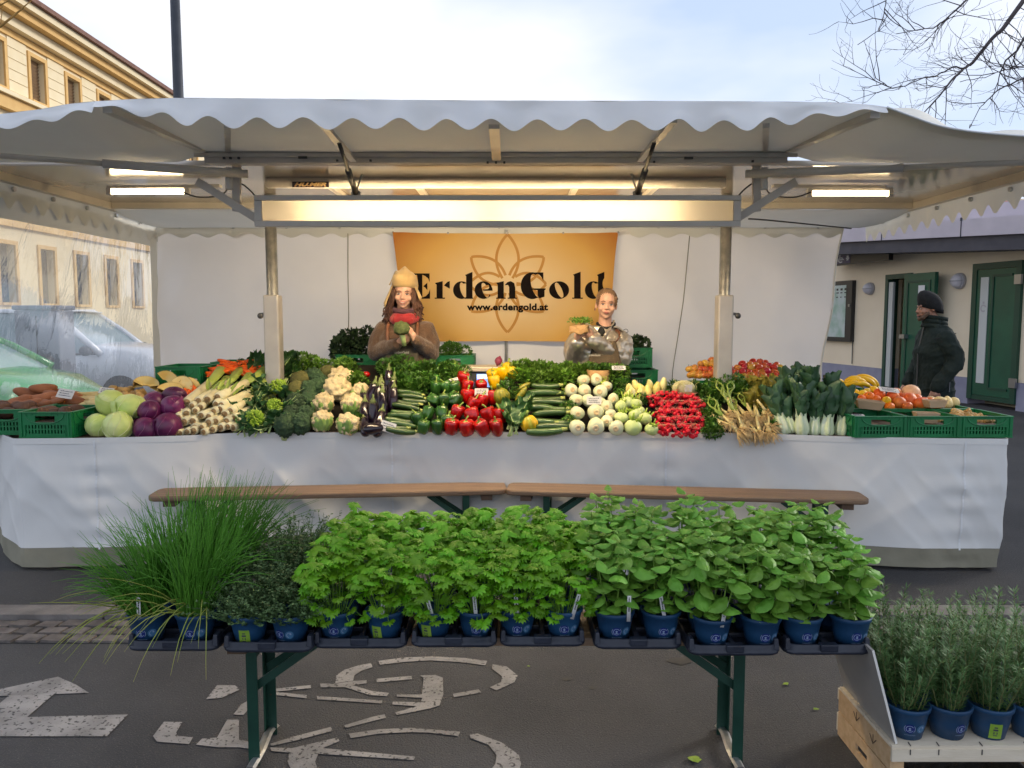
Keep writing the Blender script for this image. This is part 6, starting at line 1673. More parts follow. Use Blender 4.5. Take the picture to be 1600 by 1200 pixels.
# ================================================================ produce: laid out left to right
# crates at the left end
XL = lambda px, y, d: W(px, y, d).x
crate('green crate of dark potatoes at the left front corner', XL(71, 680, 4.77), 4.77, TZ)
crate('green crate at the left edge of the photo holding dark potatoes', XL(71, 680, 4.77) - .355, 4.90, TZ, rz=.06)
crate('green crate heaped with sweet potatoes', XL(75, 640, 5.2), 5.20, TZ, 'crl')
crate('low green crate of parsnips behind the white cabbages', XL(150, 640, 5.2) + .03, 5.205, TZ, 'crl')
crate('low green crate of knobbly tubers behind the red cabbages', XL(150, 640, 5.2) + .38, 5.21, TZ, 'crl')
for k, (x, y, d) in enumerate([(30, 490, 5.06), (180, 490, 5.05), (230, 470, 5.1), (60, 530, 5.0), (130, 480, 5.12), (20, 470, 5.14), (330, 520, 5.0), (460, 525, 5.0), (590, 505, 5.05), (400, 520, 5.05), (270, 520, 4.98), (520, 525, 4.97), (-40, 500, 5.02), (-60, 470, 5.12)]):
    inst('potato', 'potato%d' % (k % 4), W(*r1(x, y), d), (u(.4), u(.4), u(1.5)), R.uniform(.9, 1.15), 'dark earthy potato in the left front crates', 'potato', 'dark potatoes')
for k, (x, y, d) in enumerate([(345, 340, 5.45), (230, 370, 5.45), (340, 410, 5.35), (190, 435, 5.33), (330, 455, 5.28), (430, 445, 5.28), (500, 430, 5.32), (590, 400, 5.42), (130, 470, 5.26), (450, 400, 5.4), (260, 450, 5.27), (580, 440, 5.33), (420, 370, 5.5)]):
    inst('sweet_potato', 'sweet%d' % (k % 4), W(*r1(x, y), d), (u(.3), u(.2), u(.5)), R.uniform(.85, 1.1), 'reddish brown sweet potato heaped behind the potato crate', 'sweet potato', 'sweet potatoes')
price_tag('white price tag lying on the sweet potatoes', W(*r1(495, 410), 5.24), .11, .07, (-.6, .15, 0))
for k, (x, y, d) in enumerate([(740, 385, 5.42), (740, 420, 5.36), (640, 460, 5.30), (720, 460, 5.28), (680, 400, 5.42), (800, 440, 5.32), (650, 430, 5.36)]):
    inst('parsnip', 'parsnip%d' % (k % 4), W(*r1(x, y), d), (u(.3), u(.15), u(.35) + (PI if k % 3 == 0 else 0)), 1, 'pale parsnip lying between sweet potatoes and cabbages', 'parsnip', 'parsnips')
price_tag('pale price tag among the parsnips', W(*r1(820, 375), 5.40), .10, .05, (-.7, .1, 0))
for k, (x, y, d) in enumerate([(880, 350, 5.5), (960, 350, 5.5), (1040, 380, 5.45), (1090, 400, 5.42), (1010, 350, 5.52), (930, 345, 5.55), (1100, 370, 5.48), (1060, 420, 5.38), (1130, 420, 5.38), (980, 390, 5.42), (900, 385, 5.42), (1120, 445, 5.3)]):
    inst('knobbly_tuber', 'tuber%d' % (k % 4), W(*r1(x, y), d), (u(1), u(.5), u(1.5)), R.uniform(1, 1.3), 'small knobbly brown tuber behind the cabbages', 'tuber', 'knobbly tubers')
price_tag('lilac white price tag behind the red cabbages', W(*r1(1210, 430), 5.22), .11, .05, (-.4, 0, 0))
def wedge(label, p, rot, sc_=1):
    t = thing('pumpkin_wedge', label, 'pumpkin wedge', p, 0, 'cut pumpkin wedges'); t.rotation_euler = rot; t.scale = (sc_,) * 3
    A = [V((math.cos(a) * .10, -.035, math.sin(a) * .10)) for a in [PI * j / 12 for j in range(13)]]; B = [V((p_.x, .035, p_.z)) for p_ in A]
    A2 = [V((p_.x * .30, -.006, p_.z * .16)) for p_ in A]; B2 = [V((p_.x * .30, .006, p_.z * .16)) for p_ in A]
    mb = MB(); mb.strip(A, B); part('rind', mb, 'pumpkin_rind', t, True, solid=.004)
    mb = MB(); mb.strip([V((p_.x * .985, p_.y, p_.z * .985)) for p_ in A], A2); mb.strip([V((p_.x * .985, p_.y, p_.z * .985)) for p_ in B], B2); mb.strip(A2, B2); part('flesh', mb, 'pumpkin_flesh', t)
for k, (x, y, d, lb_, rt) in enumerate([(1140, 320, 5.5, 'leftmost cut pumpkin wedge lying flesh up', (-1.0, .2, .3)), (1295, 290, 5.5, 'tall pale pumpkin wedge standing upright below the stacked crates', (-.2, .9, .2)), (1420, 335, 5.45, 'pumpkin wedge leaning before the stacked crates', (-.6, .5, -.3)),
                                  (1330, 365, 5.36, 'flat pumpkin wedge lying above the red cabbages', (-1.1, .1, .1)), (1470, 345, 5.5, 'pumpkin wedge nearest the carrots', (-.5, .7, .5))]):
    wedge(lb_, W(*r1(x, y), d), rt, .85)
for k, (x, y, d) in enumerate([(1520, 365, 5.45), (1490, 395, 5.4), (1465, 395, 5.38)]):
    inst('orange_squash', 'tuber%d' % k, W(*r1(x, y), d), (u(1), 1.2, u(1)), 1.2, 'small orange squash piece beside the pumpkin wedges', 'squash', 'small orange squash pieces').data = MESH.setdefault('osq', lump((.05, .022, .022), .010, 20, 3, 16, 10).mesh('osq', True, 'carrot'))
for k, (x, y, d, s, lb_) in enumerate([(775, 625, 4.90, .95, 'lower left white cabbage'), (925, 628, 4.86, 1.1, 'lower right white cabbage with a leaf edge on top'), (870, 450, 5.02, 1.05, 'upper left white cabbage'), (1010, 475, 4.99, 1.12, 'upper right white cabbage')]):
    inst('white_cabbage', 'cabbage%d' % (k % 3), W(*r1(x, y), d), (u(.5), u(.5), u(3)), s, lb_ + ' in the pile of four', 'cabbage', 'white cabbages', [('leaf_vein', 'cabvein%d' % (k % 3)), ('outer_leaf', 'cableaf%d' % (k % 3))])
for k, (x, y, d, s, lb_) in enumerate([(1140, 650, 4.88, .95, 'front left red cabbage beside the white ones'), (1310, 630, 4.92, 1.15, 'very dark front right red cabbage beside the leeks'), (1170, 510, 4.98, 1, 'middle left red cabbage with purple sheen'), (1350, 480, 5.05, 1, 'middle right red cabbage beside the leeks'),
                                    (1215, 440, 5.16, .9, 'upper left red cabbage at the back of its pile'), (1365, 395, 5.2, .95, 'topmost red cabbage below the pumpkin wedges'), (1240, 590, 5.05, 1, 'red cabbage half hidden in the middle of its pile')]):
    inst('red_cabbage', 'redcab%d' % (k % 3), W(*r1(x, y), d), (u(.5), u(.5), u(3)), s, lb_, 'red cabbage', 'red cabbages', [('leaf_vein', 'redvein%d' % (k % 3)), ('outer_leaf', 'redleaf%d' % (k % 3))])
for k, (x, y) in enumerate([(100, 735), (160, 722), (212, 716), (290, 725), (360, 705), (90, 680), (140, 645), (275, 688), (330, 650), (425, 690), (470, 640), (530, 615), (560, 640), (520, 690), (90, 612), (155, 578), (90, 560), (270, 595), (330, 605), (370, 562), (420, 545), (455, 585), (160, 490), (265, 530), (320, 470), (400, 452), (385, 505), (430, 512), (225, 558), (480, 682), (205, 640), (220, 690), (385, 640), (200, 520), (500, 560), (250, 480)]):
    px, py = r2(x, y); d = 4.87 + (735 - y) * .0007 + R.uniform(0, .02) + max(0, (x - 300)) * .0002
    inst('leek', 'leek', W(px, py, d), (u(.05) + .05 + (735 - y) * .0006, u(.3), -.10 + u(.16) - (x - 300) * .0006), R.uniform(1.2, 1.5), 'leek lying root end forward in the stacked bundle', 'leek', 'leeks stacked with roots forward', [('green_top', 'leek_top'), ('root_plate', 'leek_root')])
for k in range(9):
    px, py = r2(330 + k * 24, 400 + (k % 3) * 22); inst('leek_trimming', 'bleaf%d' % (k % 3), W(px, py, 5.2), (1.0 + u(.3), u(.6), u(.6) - .5), .75, 'trimmed leek leaf standing above the leek bundle', 'leek leaf', 'trimmed leek leaves').data = MESH.setdefault('lkl%d' % (k % 2), bigleaf(.13, .04, .1, .3, .05, seed=k).mesh('lkl', True, 'leek_green'))
# stacked crates behind the carrots
cz = W(290, 608, 5.75).z
for k, (px, z, lb_, rz) in enumerate([(287, cz - .175, 'lower green crate in the stack left of the carrots', 0), (287, cz + .012, 'upper green crate stacked left of the carrots', 0), (338, cz - .06, 'green crate standing just left of the carrots, behind the stack', 0)]):
    crate(lb_, XL(px, 590, 5.72), 5.62 + (.42 if k == 2 else 0), z + (.0 if k < 2 else .08), 'crh', rz, liner=False)
mb = MB(); c = W(290, 597, 5.60); t = tag(link('crate_label', None, None, c), 'white printed paper label on the stacked crate', 'label'); mb.bbox((-.085, 0, -.025), (.085, .002, .025)); part('paper', mb, 'card', t); mb = MB()
for j in range(9): mb.bbox((-.07 + j * .015, -.001, -.012), (-.07 + j * .015 + R.uniform(.003, .010), -.0002, R.uniform(-.006, .010)))
part('print_marks', mb, 'card_ink', t)
mb = MB(); mb.bbox((-1.97, 5.55, TZ + .001), (-1.50, 6.0, cz - .178)); mb.bbox((-2.35, 5.60, TZ + .001), (-1.972, 6.02, cz - .178)); o = tag(part('display_step', mb, 'board_black'), 'dark raised step under the stacked crates', 'display step')
for k in range(60):
    a = R.random(); px, py = r2(340 + 380 * a + u(20), 290 - 120 * math.sin(PI * min(1, a * 1.15) * .8) * R.random() ** .5 + u(8))
    inst('carrot', 'carrot%d' % (k % 4), W(px, py, 5.62 + (290 - (py - 530) * 5) * .0012), (u(.3), u(.35), u(.7) + (PI if R.random() < .4 else 0)), R.uniform(.7, 1.0), 'orange carrot in the heap behind the chard', 'carrot', 'carrots heaped behind the chard')
# greens: chard, kale, romanesco, broccoli
def leafbunch(name, label, p, n, keys, rib, cat, group, tilt=(.9, .5), spread=.5, sc_=1.0, rz=0):
    t = thing(name, label, cat, p, rz, group)
    for k in range(n):
        o = link('leaf', MESH[R.choice(keys)], t, (u(.03), u(.02), u(.01)), (tilt[0] + u(tilt[1]), u(.5), u(spread)), sc_ * R.uniform(.8, 1.15))
        if rib: link('leaf_rib', MESH[rib], o)
    return t
CH = ['chard0', 'chard1', 'chard2']; BL = ['bleaf0', 'bleaf1', 'bleaf2']
for k, (x, y, rz, lb_) in enumerate([(740, 300, .25, 'dark chard bunch left of the tall leaf behind the kale'), (840, 290, -.1, 'tall upright chard bunch below the left post'), (920, 290, -.3, 'chard bunch right of the left post'), (650, 290, .5, 'dark pointed chard bunch over the carrots'), (590, 310, .9, 'low dark chard bunch leaning on the leeks')]):
    leafbunch('chard_bunch', lb_, S(*r2(x, y), .02) + V((0, 0, -.02)), 9, CH, 'rib0', 'chard', 'chard bunches', (.95, .35), .45, .95 if k < 3 else .7, rz)
for k, (x, y) in enumerate([(600, 450), (690, 440), (580, 560), (640, 640), (740, 660), (820, 660), (760, 570), (900, 560), (940, 470), (800, 430), (700, 540), (620, 690), (720, 700), (860, 620), (720, 370)]):
    leafbunch('kale', 'blue green leafy brassica head between leeks and broccoli', S(*r2(x, y), .035), 7, BL, 'rib1', 'kale', 'leafy brassica heads', (.6, .8), 2.4, .62, u(1))
for k, (x, y, lb_) in enumerate([(850, 525, 'yellow green romanesco in the middle of the kale'), (690, 625, 'small romanesco low in the kale beside the leeks'), (870, 372, 'yellowish romanesco high in the kale')]):
    inst('romanesco', 'romanesco', S(*r2(x, y), .085), (.7, u(.3), u(1)), .95, lb_, 'romanesco', 'romanesco heads')
for k, (x, y, s) in enumerate([(930, 675, .95), (1050, 660, 1.0), (1085, 590, .9), (980, 590, .9), (1010, 500, .9), (1110, 470, .9), (1020, 400, 1), (1110, 400, 1), (1050, 320, 1), (1150, 300, 1), (1260, 265, .9), (1180, 380, .9), (960, 640, .8), (1200, 330, .8)]):
    br_n = y < 470
    inst('broccoli', ('brocb%d' if (br_n and k % 2 == 0) else 'broc%d') % (k % 3), S(*r2(x, y), .045), (u(.6) + .5, u(.5), u(3)), s, 'dark green broccoli head piled left of the cauliflowers', 'broccoli', 'broccoli heads', [('stalk', 'stalk')])
for k, (x, y, s, lb_) in enumerate([(1360, 300, 1.12, 'topmost cauliflower at the peak of the pile'), (1340, 395, 1.28, 'largest cauliflower below the topmost one'), (1225, 505, 1.0, 'cauliflower at the left of the middle row'), (1455, 510, 1.05, 'cauliflower at the right of the middle row'),
                                 (1510, 415, .9, 'yellowish cauliflower turned sideways beside the eggplants'), (1215, 640, .95, 'bottom left cauliflower in green leaves'), (1415, 660, .98, 'bottom right cauliflower in green leaves')]):
    t = thing('cauliflower', lb_, 'cauliflower', S(*r2(x, y), .055), u(1), 'cauliflowers'); t.scale = (s,) * 3
    link('curd', MESH['cauli%d' % (k % 3)], t, (0, 0, 0), (.9, 0, 0))
    nl = 9 if k > 1 else 3
    for j in range(nl):
        a = PI + (PI * .15 + PI * .7 * 0) + (j / nl * 2 - 1) * 1.7
        a = -PI / 2 + (j / (nl - 1) * 2 - 1) * 1.9
        link('leaf', MESH['cleaf%d' % (j % 3)], t, (math.cos(a) * .052, math.sin(a) * .052, -.066), (.92 + u(.25), 0, a - PI / 2), R.uniform(.58, .82))
def herbs(name, label, cat, group, spots, kk, off=.03, sc_=1.0):
    for k, (px, py) in enumerate(spots):
        inst(name, '%s%d' % (kk, k % 3), S(px, py, off), (u(.4), u(.4), u(3)), sc_ * R.uniform(.85, 1.15), label, cat, group, [('stems', 'bunch_stems')])['kind'] = 'thing'
herbs('celery_bunch', 'leafy celery green bunch behind the broccoli', 'celery', 'celery green bunches', [r2(x, y) for x, y in ((980, 190), (1060, 160), (1130, 170), (1200, 215), (1090, 215), (1290, 215), (1360, 240), (1430, 250), (1480, 300), (1500, 340), (1420, 320), (1380, 200))], 'celbunch', .03, .85)
inst('tomato', 'apple', S(*r2(1560, 275), .03), (0, 0, 0), .95, 'single red tomato on the edge of the crate behind the cauliflower', 'tomato').data = MESH.setdefault('tomato', lump((.034, .034, .028), .001, 9, 1).mesh('tomato', True, 'pepper_red'))
# eggplants, courgettes, peppers
for k, (x, y, a) in enumerate([(150, 685, .2), (215, 600, 1.2), (285, 530, 1.0), (195, 450, 1.3), (355, 420, 1.5), (340, 330, 1.4), (260, 665, 1.2), (150, 590, 1.2), (250, 470, 1.2), (160, 520, 1.1), (290, 440, 1.3), (230, 700, .1), (370, 480, 1.4)]):
    inst('eggplant', 'eggplant', S(*r3(x, y), .045), (u(.4), -a + u(.35), 1.5 + u(.8)), .92, 'glossy black eggplant right of the cauliflowers', 'eggplant', 'eggplants', [('calyx', 'eggplant_calyx')])
price_tag('white price tag propped in front of the eggplants', S(*r3(328, 690), .02) + V((0, -.06, -.02)), .098, .068, (-.25, .32, 0))
for k, (x, y) in enumerate([(440, 712), (450, 675), (470, 640), (450, 605), (470, 570), (480, 535), (470, 495), (520, 455), (560, 480), (500, 425), (380, 690), (400, 650), (520, 600)]):
    inst('zucchini', 'zuc%d' % (k % 2), S(*r3(x, y), .022), (u(.4), u(.08) + (.14 if y > 400 else 0), u(.12) + .1), .95, 'dark zucchini in the stack right of the eggplants', 'zucchini', 'zucchini stacked left of the peppers', [('stem_end', 'zuc_end')])
for k, (x, y) in enumerate([(610, 682), (720, 682), (645, 575), (755, 575), (690, 470), (835, 460), (705, 375), (850, 370), (700, 310), (560, 620), (770, 470), (800, 640), (860, 470), (780, 370), (850, 230)]):
    inst('green_pepper', 'pep_green%d' % (k % 2), S(*r3(x, y), .042), (u(.45) + (1.2 if k in (4, 5, 8) else .1), u(.4), u(3)), 1.0, 'dark green bell pepper left of the red ones', 'bell pepper', 'green bell peppers', [('stem', 'pep_stem')])
for k, (x, y, lb_) in enumerate([(830, 680, 0), (942, 690, 0), (1062, 690, 0), (1180, 688, 0), (872, 570, 1), (990, 588, 1), (1118, 588, 1), (1205, 592, 1), (955, 440, 2), (1065, 480, 2), (1150, 450, 2), (950, 362, 3), (1062, 362, 3), (920, 300, 3), (1000, 505, 2)]):
    lbs = ['red bell pepper in the bottom row of the pile', 'red bell pepper in the second row of the pile', 'red bell pepper in the third row of the pile', 'red bell pepper at the top of the pile']
    inst('red_pepper', 'pep_red%d' % (k % 2), S(*r3(x, y), .044), (u(.3) + .15, u(.3), u(3)), 1.12 if lb_ != 3 else 1.0, lbs[lb_], 'bell pepper', 'red bell peppers', [('stem', 'pep_stem')])
price_tag('price tag standing among the red peppers', S(*r3(1062, 440), .07), .095, .05, (-.2, 0, 0))
price_tag('slanted price tag on the green peppers', S(*r3(825, 345), .06), .11, .035, (-.5, -.25, 0))
for k, (x, y) in enumerate([(1160, 330), (1150, 280), (1230, 260)]):
    inst('yellow_pepper', 'pep_yellow%d' % (k % 2), S(*r3(x, y), .045), (.2 + u(.3), u(.3), u(3)), 1.05, 'yellow bell pepper right of the blue scale display', 'bell pepper', 'yellow bell peppers', [('stem', 'pep_stem')])
for k, (x, y, key, s, lb_) in enumerate([(1215, 450, 'squash', 1.25, 'green and ochre striped ribbed squash beside the red peppers'), (1435, 660, 'squash_gold', 1.15, 'small golden striped squash at the counter edge'), (1255, 235, 'squash_gold', 1.0, 'yellow ribbed squash above the zucchini'), (1300, 260, 'squash_gold', .9, 'yellow ribbed squash beside the herb bunches')]):
    inst('ribbed_squash', key, S(*r3(x, y), .05), (.3, u(.3), u(2)), s, lb_, 'squash', 'ribbed squashes', [('stem', 'squash_stem')])
for k, (x, y, a) in enumerate([(1330, 690, 0), (1290, 640, .2), (1390, 600, -.3)]):
    leafbunch('leafy_bundle', 'broad dark green leaf bundle beside the golden squash', S(*r3(x, y), .03), 6, CH, 'rib2', 'leafy greens', 'broad leaf bundles', (1.0, .4), .9, .68, a)
for k, (x, y) in enumerate([(1370, 430), (1400, 480), (1390, 370)]):
    inst('pale_squash', 'zuc0', S(*r3(x, y), .04), (0, -.9 + k * .2, .2), .9, 'pale green slim squash between the dark zucchini stacks', 'squash', 'pale slim squashes').data = MESH.setdefault('psq', lump((.07, .022, .022), .003, 20, 2).mesh('psq', True, 'squash'))
for k, (x, y) in enumerate([(270, 360), (290, 425), (280, 468), (285, 500), (310, 540), (300, 585), (310, 640), (330, 692), (265, 715), (220, 545), (370, 560), (230, 430), (370, 650), (200, 660)]):
    inst('zucchini', 'zuc%d' % (k % 2), S(*r4(x, y), .026), (u(.4), u(.06), u(.12)), 1.08, 'dark zucchini in the stack left of the fennel', 'zucchini', 'zucchini stacked beside the fennel', [('stem_end', 'zuc_end')])
herbs('parsley_bunch', 'dark parsley bunch before the person in the hat', 'parsley', 'dark parsley bunches', [r3(x, y) for x, y in ((320, 220), (400, 200), (470, 190), (440, 260), (520, 260), (360, 280), (600, 240), (680, 240), (750, 250), (820, 230), (560, 310), (640, 320), (480, 330), (730, 300), (420, 330), (590, 370), (500, 380), (850, 280))], 'parsbunch', .035, .92)
herbs('parsley_bunch', 'parsley bunch in the row before the person in silver', 'parsley', 'parsley bunches in the right row', [r4(x, y) for x, y in ((20, 250), (90, 220), (160, 230), (230, 250), (300, 240), (380, 250), (440, 250), (130, 290), (60, 300), (210, 310), (330, 300), (410, 310), (540, 250), (610, 240), (680, 250), (760, 260), (840, 265))], 'celbunch', .03, .9)
herbs('parsley_bunch', 'parsley tuft filling a gap between the produce piles', 'parsley', 'parsley tufts between piles', [r4(x, y) for x, y in ((1540, 600), (1560, 700), (1545, 660), (1000, 470), (870, 360), (1260, 380), (1420, 380), (1500, 400), (1540, 520), (840, 440), (445, 540), (450, 650))] + [r3(x, y) for x, y in ((90, 640), (110, 560), (400, 400), (1250, 380), (1330, 420), (1420, 330), (1270, 560), (930, 250))] + [r5(x, y) for x, y in ((470, 560), (480, 650), (470, 720), (900, 600), (940, 690), (1500, 640))], 'parsbunch', .012, .72)
# fennel, kohlrabi, chicory
for k, (x, y, s) in enumerate([(510, 690, 1.0), (655, 685, 1.18), (815, 695, 1.02), (740, 640, .82), (512, 580, 1.05), (655, 572, 1.1), (772, 590, .85), (505, 478, .98), (690, 510, .95), (740, 530, .9), (570, 405, .98), (690, 410, .98), (465, 398, .95), (745, 370, .78), (790, 470, .85), (560, 320, .9), (660, 315, .9), (600, 480, .9)]):
    inst('fennel_bulb', 'fennel', S(*r4(x, y), .048), (-.05 + u(.18), u(1.5), u(.2)), s, 'white fennel bulb with its cut base facing forward', 'fennel', 'fennel bulbs', [('cut_base', 'fennel_cut')] + ([('fronds', 'fennel_top')] if y < 420 else []))
price_tag('lilac price tag standing among the fennel bulbs', S(*r4(632, 500), .04) + V((0, -.075, 0)), .10, .055, (-.12, 0, 0))
for k, (x, y, s) in enumerate([(945, 690, 1.25), (1090, 705, .95), (855, 612, 1.0), (960, 590, 1.0), (1040, 620, 1.0), (900, 495, 1.1), (850, 525, .95), (965, 505, 1.0), (1000, 560, .8)]):
    inst('kohlrabi', 'kohlrabi', S(*r4(x, y), .045), (.5 + u(.5), u(.5), u(3)), s, 'pale green kohlrabi right of the fennel', 'kohlrabi', 'kohlrabi', [('leaf_stubs', 'kohl_stub')])
for k, (x, y) in enumerate([(920, 405), (970, 372), (1020, 400), (1075, 368), (1130, 392), (1180, 362), (940, 430), (1060, 415), (900, 440), (1000, 430)]):
    inst('chicory', 'chicory', S(*r4(x, y), .04), (-.2 + u(.5), u(.5), u(3)), .95, 'yellow white chicory behind the kohlrabi', 'chicory', 'chicory heads', [('outer_leaf', 'chicory_leaf')])
# radish bunches
for k, (x, y) in enumerate([(1150 + 88 * i + (40 if j % 2 else 0), 715 - 62 * j) for j in range(5) for i in range(4)] + [(1100, 480), (1180, 450), (1290, 440), (1400, 470)]):
    if x > 1535 or x < 1090 + (715 - y) * -.1: continue
    t = thing('radish_bunch', 'bunch of small red radishes with thin tails', 'radish bunch', S(*r4(x, y), .03), u(3), 'red radish bunches')
    for j in range(19):
        d = rdir(); f = R.uniform(.6, 1) ** .5
        o = link('radish', MESH['radish'], t, (d.x * .055 * f, d.y * .036 * f, d.z * .040 * f), (u(3), u(3), u(3)), R.uniform(.75, 1.15))
        if j % 2: link('tail', MESH['radish_tail'], o)
    mb = MB()
    for j in range(7): mb.tube([(u(.04), u(.03), .02), (u(.05), u(.03), .042), (u(.05), u(.04), .046)], .0010, 3)
    part('stems', mb, 'radish_root', t)
# sprout bag, onions, greens, pak choi
t = thing('sprout_bag', 'clear bag of sprouts with a small white label behind the radishes', 'bag', S(*r4(1340, 400), .05), .1)
mb = MB(); mb.ell((0, 0, .015), (.085, .045, .058), 18, 12); mb.v = [(x, y, max(z, -.035)) for x, y, z in mb.v]; part('bag', mb, 'bag_film', t, True)
mb = MB(); mb.bbox((-.01, -.052, -.005), (.045, -.049, .045)); part('label_card', mb, 'card', t)
mb = MB()
for k in range(120): p = V((u(.08), -.046 + u(.006), .015 + u(.05))); mb.tube([p, p + rdir() * .03], .0012, 3)
part('sprouts', mb, 'sprout', t, kind='stuff')
for k in range(34):
    x, y = 520 + R.random() * 400, 640 + u(85); lean = -.5 + u(.35)
    inst('spring_onion', 'onion_bulb', S(*r5(x, y), .03 + R.random() * .02), (-1.05 + u(.4), u(.5), u(.5) + .25), R.uniform(1.0, 1.4), 'spring onion with hairy roots at the counter edge', 'spring onion', 'spring onions', [('roots', 'onion_root')] + ([('green_leaf', 'onion_leaf')] if k % 4 == 1 else []))
herbs('parsley_bunch', 'parsley bunch before the apple crates', 'parsley', 'parsley bunches beside the right post', [r5(x, y) for x, y in ((480, 380), (560, 350), (640, 340), (700, 360), (600, 420), (520, 440), (680, 430), (440, 430), (740, 400))], 'parsbunch', .03, .9)
for k, (x, y) in enumerate([(800, 520), (860, 560), (820, 440), (890, 430), (960, 440)]):
    leafbunch('oak_leaf_lettuce', 'olive brown oak leaf lettuce left of the pak choi', S(*r5(x, y), .02), 8, ['oak0', 'oak1', 'oak2'], None, 'lettuce', 'olive lettuce heads', (.95, .5), .8, .75, u(.4))
for k, (x, y, s, up) in enumerate([(1030, 752, 1.05, 0), (1090, 735, .8, 0), (1165, 762, 1.1, 0), (1255, 758, .9, 0), (1345, 775, 1.12, 0), (1470, 772, 1.05, 0), (1060, 560, .9, 1), (1180, 540, .9, 1), (1300, 540, .9, 1), (1130, 620, .9, 1), (1400, 600, .9, 1)]):
    d = 4.93 + .16 * up + (x < 1100) * .03
    t = thing('pak_choi', 'pak choi with white stems in the ' + ('back row' if up else 'front row'), 'pak choi', W(*r5(x, y), d), u(1), 'pak choi standing in two rows'); t.scale = (s * 1.0, s * 1.0, s * 1.30); t.rotation_euler = (-.30 + u(.14), u(.20), u(.6))
    link('stem_base', MESH['pak_base'], t); link('leaf_ribs', MESH['pak_ribs'], t)
    for j in range(8):
        a = 6.283 * j / 8 + u(.2); link('leaf', MESH['pakleaf%d' % (j % 3)], t, (math.cos(a) * .028, math.sin(a) * .028, .092 + .03 * (j % 2)), (1.32 + u(.14), 0, a - PI / 2), R.uniform(.95, 1.25))
mb = MB(); mb.bbox((2.0, 5.05, TZ + .001), (2.30, 5.19, TZ + .12)); tag(part('display_step', mb, 'board_black'), 'dark raised step behind the front pak choi', 'display step')
# apple crates at the back right
az = W(1110, 600, 5.85).z - .135
crate('green crate of mixed apples left of the right post', XL(1108, 595, 5.8), 5.78, az, 'crl'); crate('green crate of red apples right of the right post', XL(1165, 595, 5.8) + .10, 5.79, az, 'crl'); crate('green crate of red apples behind the pak choi', XL(1165, 595, 5.8) + .46, 5.78, az, 'crl')
mb = MB(); mb.bbox((1.30, 5.70, TZ + .001), (2.42, 6.2, az - .001)); tag(part('display_step', mb, 'board_black'), 'dark raised step under the apple crates', 'display step')
k = 0
for row, (y0, n_, x0, x1) in enumerate(((278, 8, 290, 470), (235, 6, 280, 480), (195, 4, 380, 500), (170, 2, 450, 490))):
    for i in range(n_):
        px, py = r5(x0 + (x1 - x0) * i / max(n_ - 1, 1) + u(10), y0 + u(8)); k += 1
        inst('apple', 'apple_m', W(px, py, 5.92 + row * .04), (u(.9), u(.9), u(3)), R.uniform(.85, 1.0), 'yellow and red apple in the crate left of the post', 'apple', 'mixed apples', [('stem', 'apple_stem')])
for row, (y0, n_, x0, x1) in enumerate(((295, 10, 610, 1050), (262, 10, 600, 1040), (228, 8, 610, 1000), (205, 6, 700, 960), (185, 3, 790, 880))):
    for i in range(n_):
        px, py = r5(x0 + (x1 - x0) * i / max(n_ - 1, 1) + u(10), y0 + u(6))
        inst('apple', 'apple' if R.random() < .8 else 'apple_m', W(px, py, 5.90 + row * .045), (u(.9), u(.9), u(3)), R.uniform(.85, 1.02), 'red apple in the heap right of the post', 'apple', 'red apples', [('stem', 'apple_stem')])
# crates at the right end
for k, (px, lb_) in enumerate([(1376, 'leftmost green crate in the right front row'), (1459, 'middle green crate in the right front row holding a punnet'), (1541, 'rightmost green crate in the right front row, filled with ginger')]):
    crate(lb_, XL(px, 680, 4.79), 4.79, TZ, 'crl')
X0_ = XL(1376, 680, 4.79)
for k, lb_ in enumerate(('green crate of oranges and lemons behind the right front row', 'green crate of red grapefruit behind the right front row', 'green crate at the far right behind the ginger')):
    crate(lb_, X0_ - .03 + k * .345, 5.205, TZ, 'crl')
bz_ = W(1340, 613, 5.65).z - .135
crate('green crate of bananas at the back right', XL(1345, 610, 5.65), 5.63, bz_, 'crl'); crate('green crate right of the bananas with fruit', XL(1345, 610, 5.65) + .35, 5.63, bz_ - .05, 'crl')
mb = MB(); mb.bbox((XL(1345, 610, 5.65) - .17, 5.64, TZ + .001), (XL(1345, 610, 5.65) + .52, 5.99, bz_ - .052)); mb.bbox((XL(1345, 610, 5.65) - .165, 5.645, bz_ - .0515), (XL(1345, 610, 5.65) + .165, 5.985, bz_ - .001)); tag(part('display_step', mb, 'board_black'), 'dark raised step under the banana crate', 'display step')
for k, (x, y, d, rt) in enumerate([(140, 345, 5.78, (.3, .1, .2)), (270, 322, 5.82, (.2, -.05, .05)), (270, 362, 5.74, (.5, .0, 0)), (300, 340, 5.78, (.4, .05, .1)), (370, 335, 5.82, (.3, .3, -.3)), (400, 325, 5.86, (.2, .5, -.2)), (330, 365, 5.74, (.6, .1, .1))]):
    inst('banana', 'banana', W(*r6(x, y), d) + V((0, 0, .02)), rt, 1.0, 'yellow banana in the back right crate', 'banana', 'bananas', [('tip', 'banana_tip')])
for x, y, d, s, n_ in ((220, 490, 5.28, 1.15, 0), (470, 430, 5.42, 1.05, 0), (550, 530, 5.24, .85, 0), (390, 450, 5.36, .95, 0), (80, 390, 5.5, .9, 0), (330, 470, 5.34, .9, 0), (440, 470, 5.34, .85, 0), (120, 440, 5.4, .9, 0)):
    inst('orange', 'orange', W(*r6(x, y), d), (u(1), u(1), u(3)), s, 'bright orange in the heap before the bananas', 'orange', 'oranges', [('navel', 'orange_navel')])
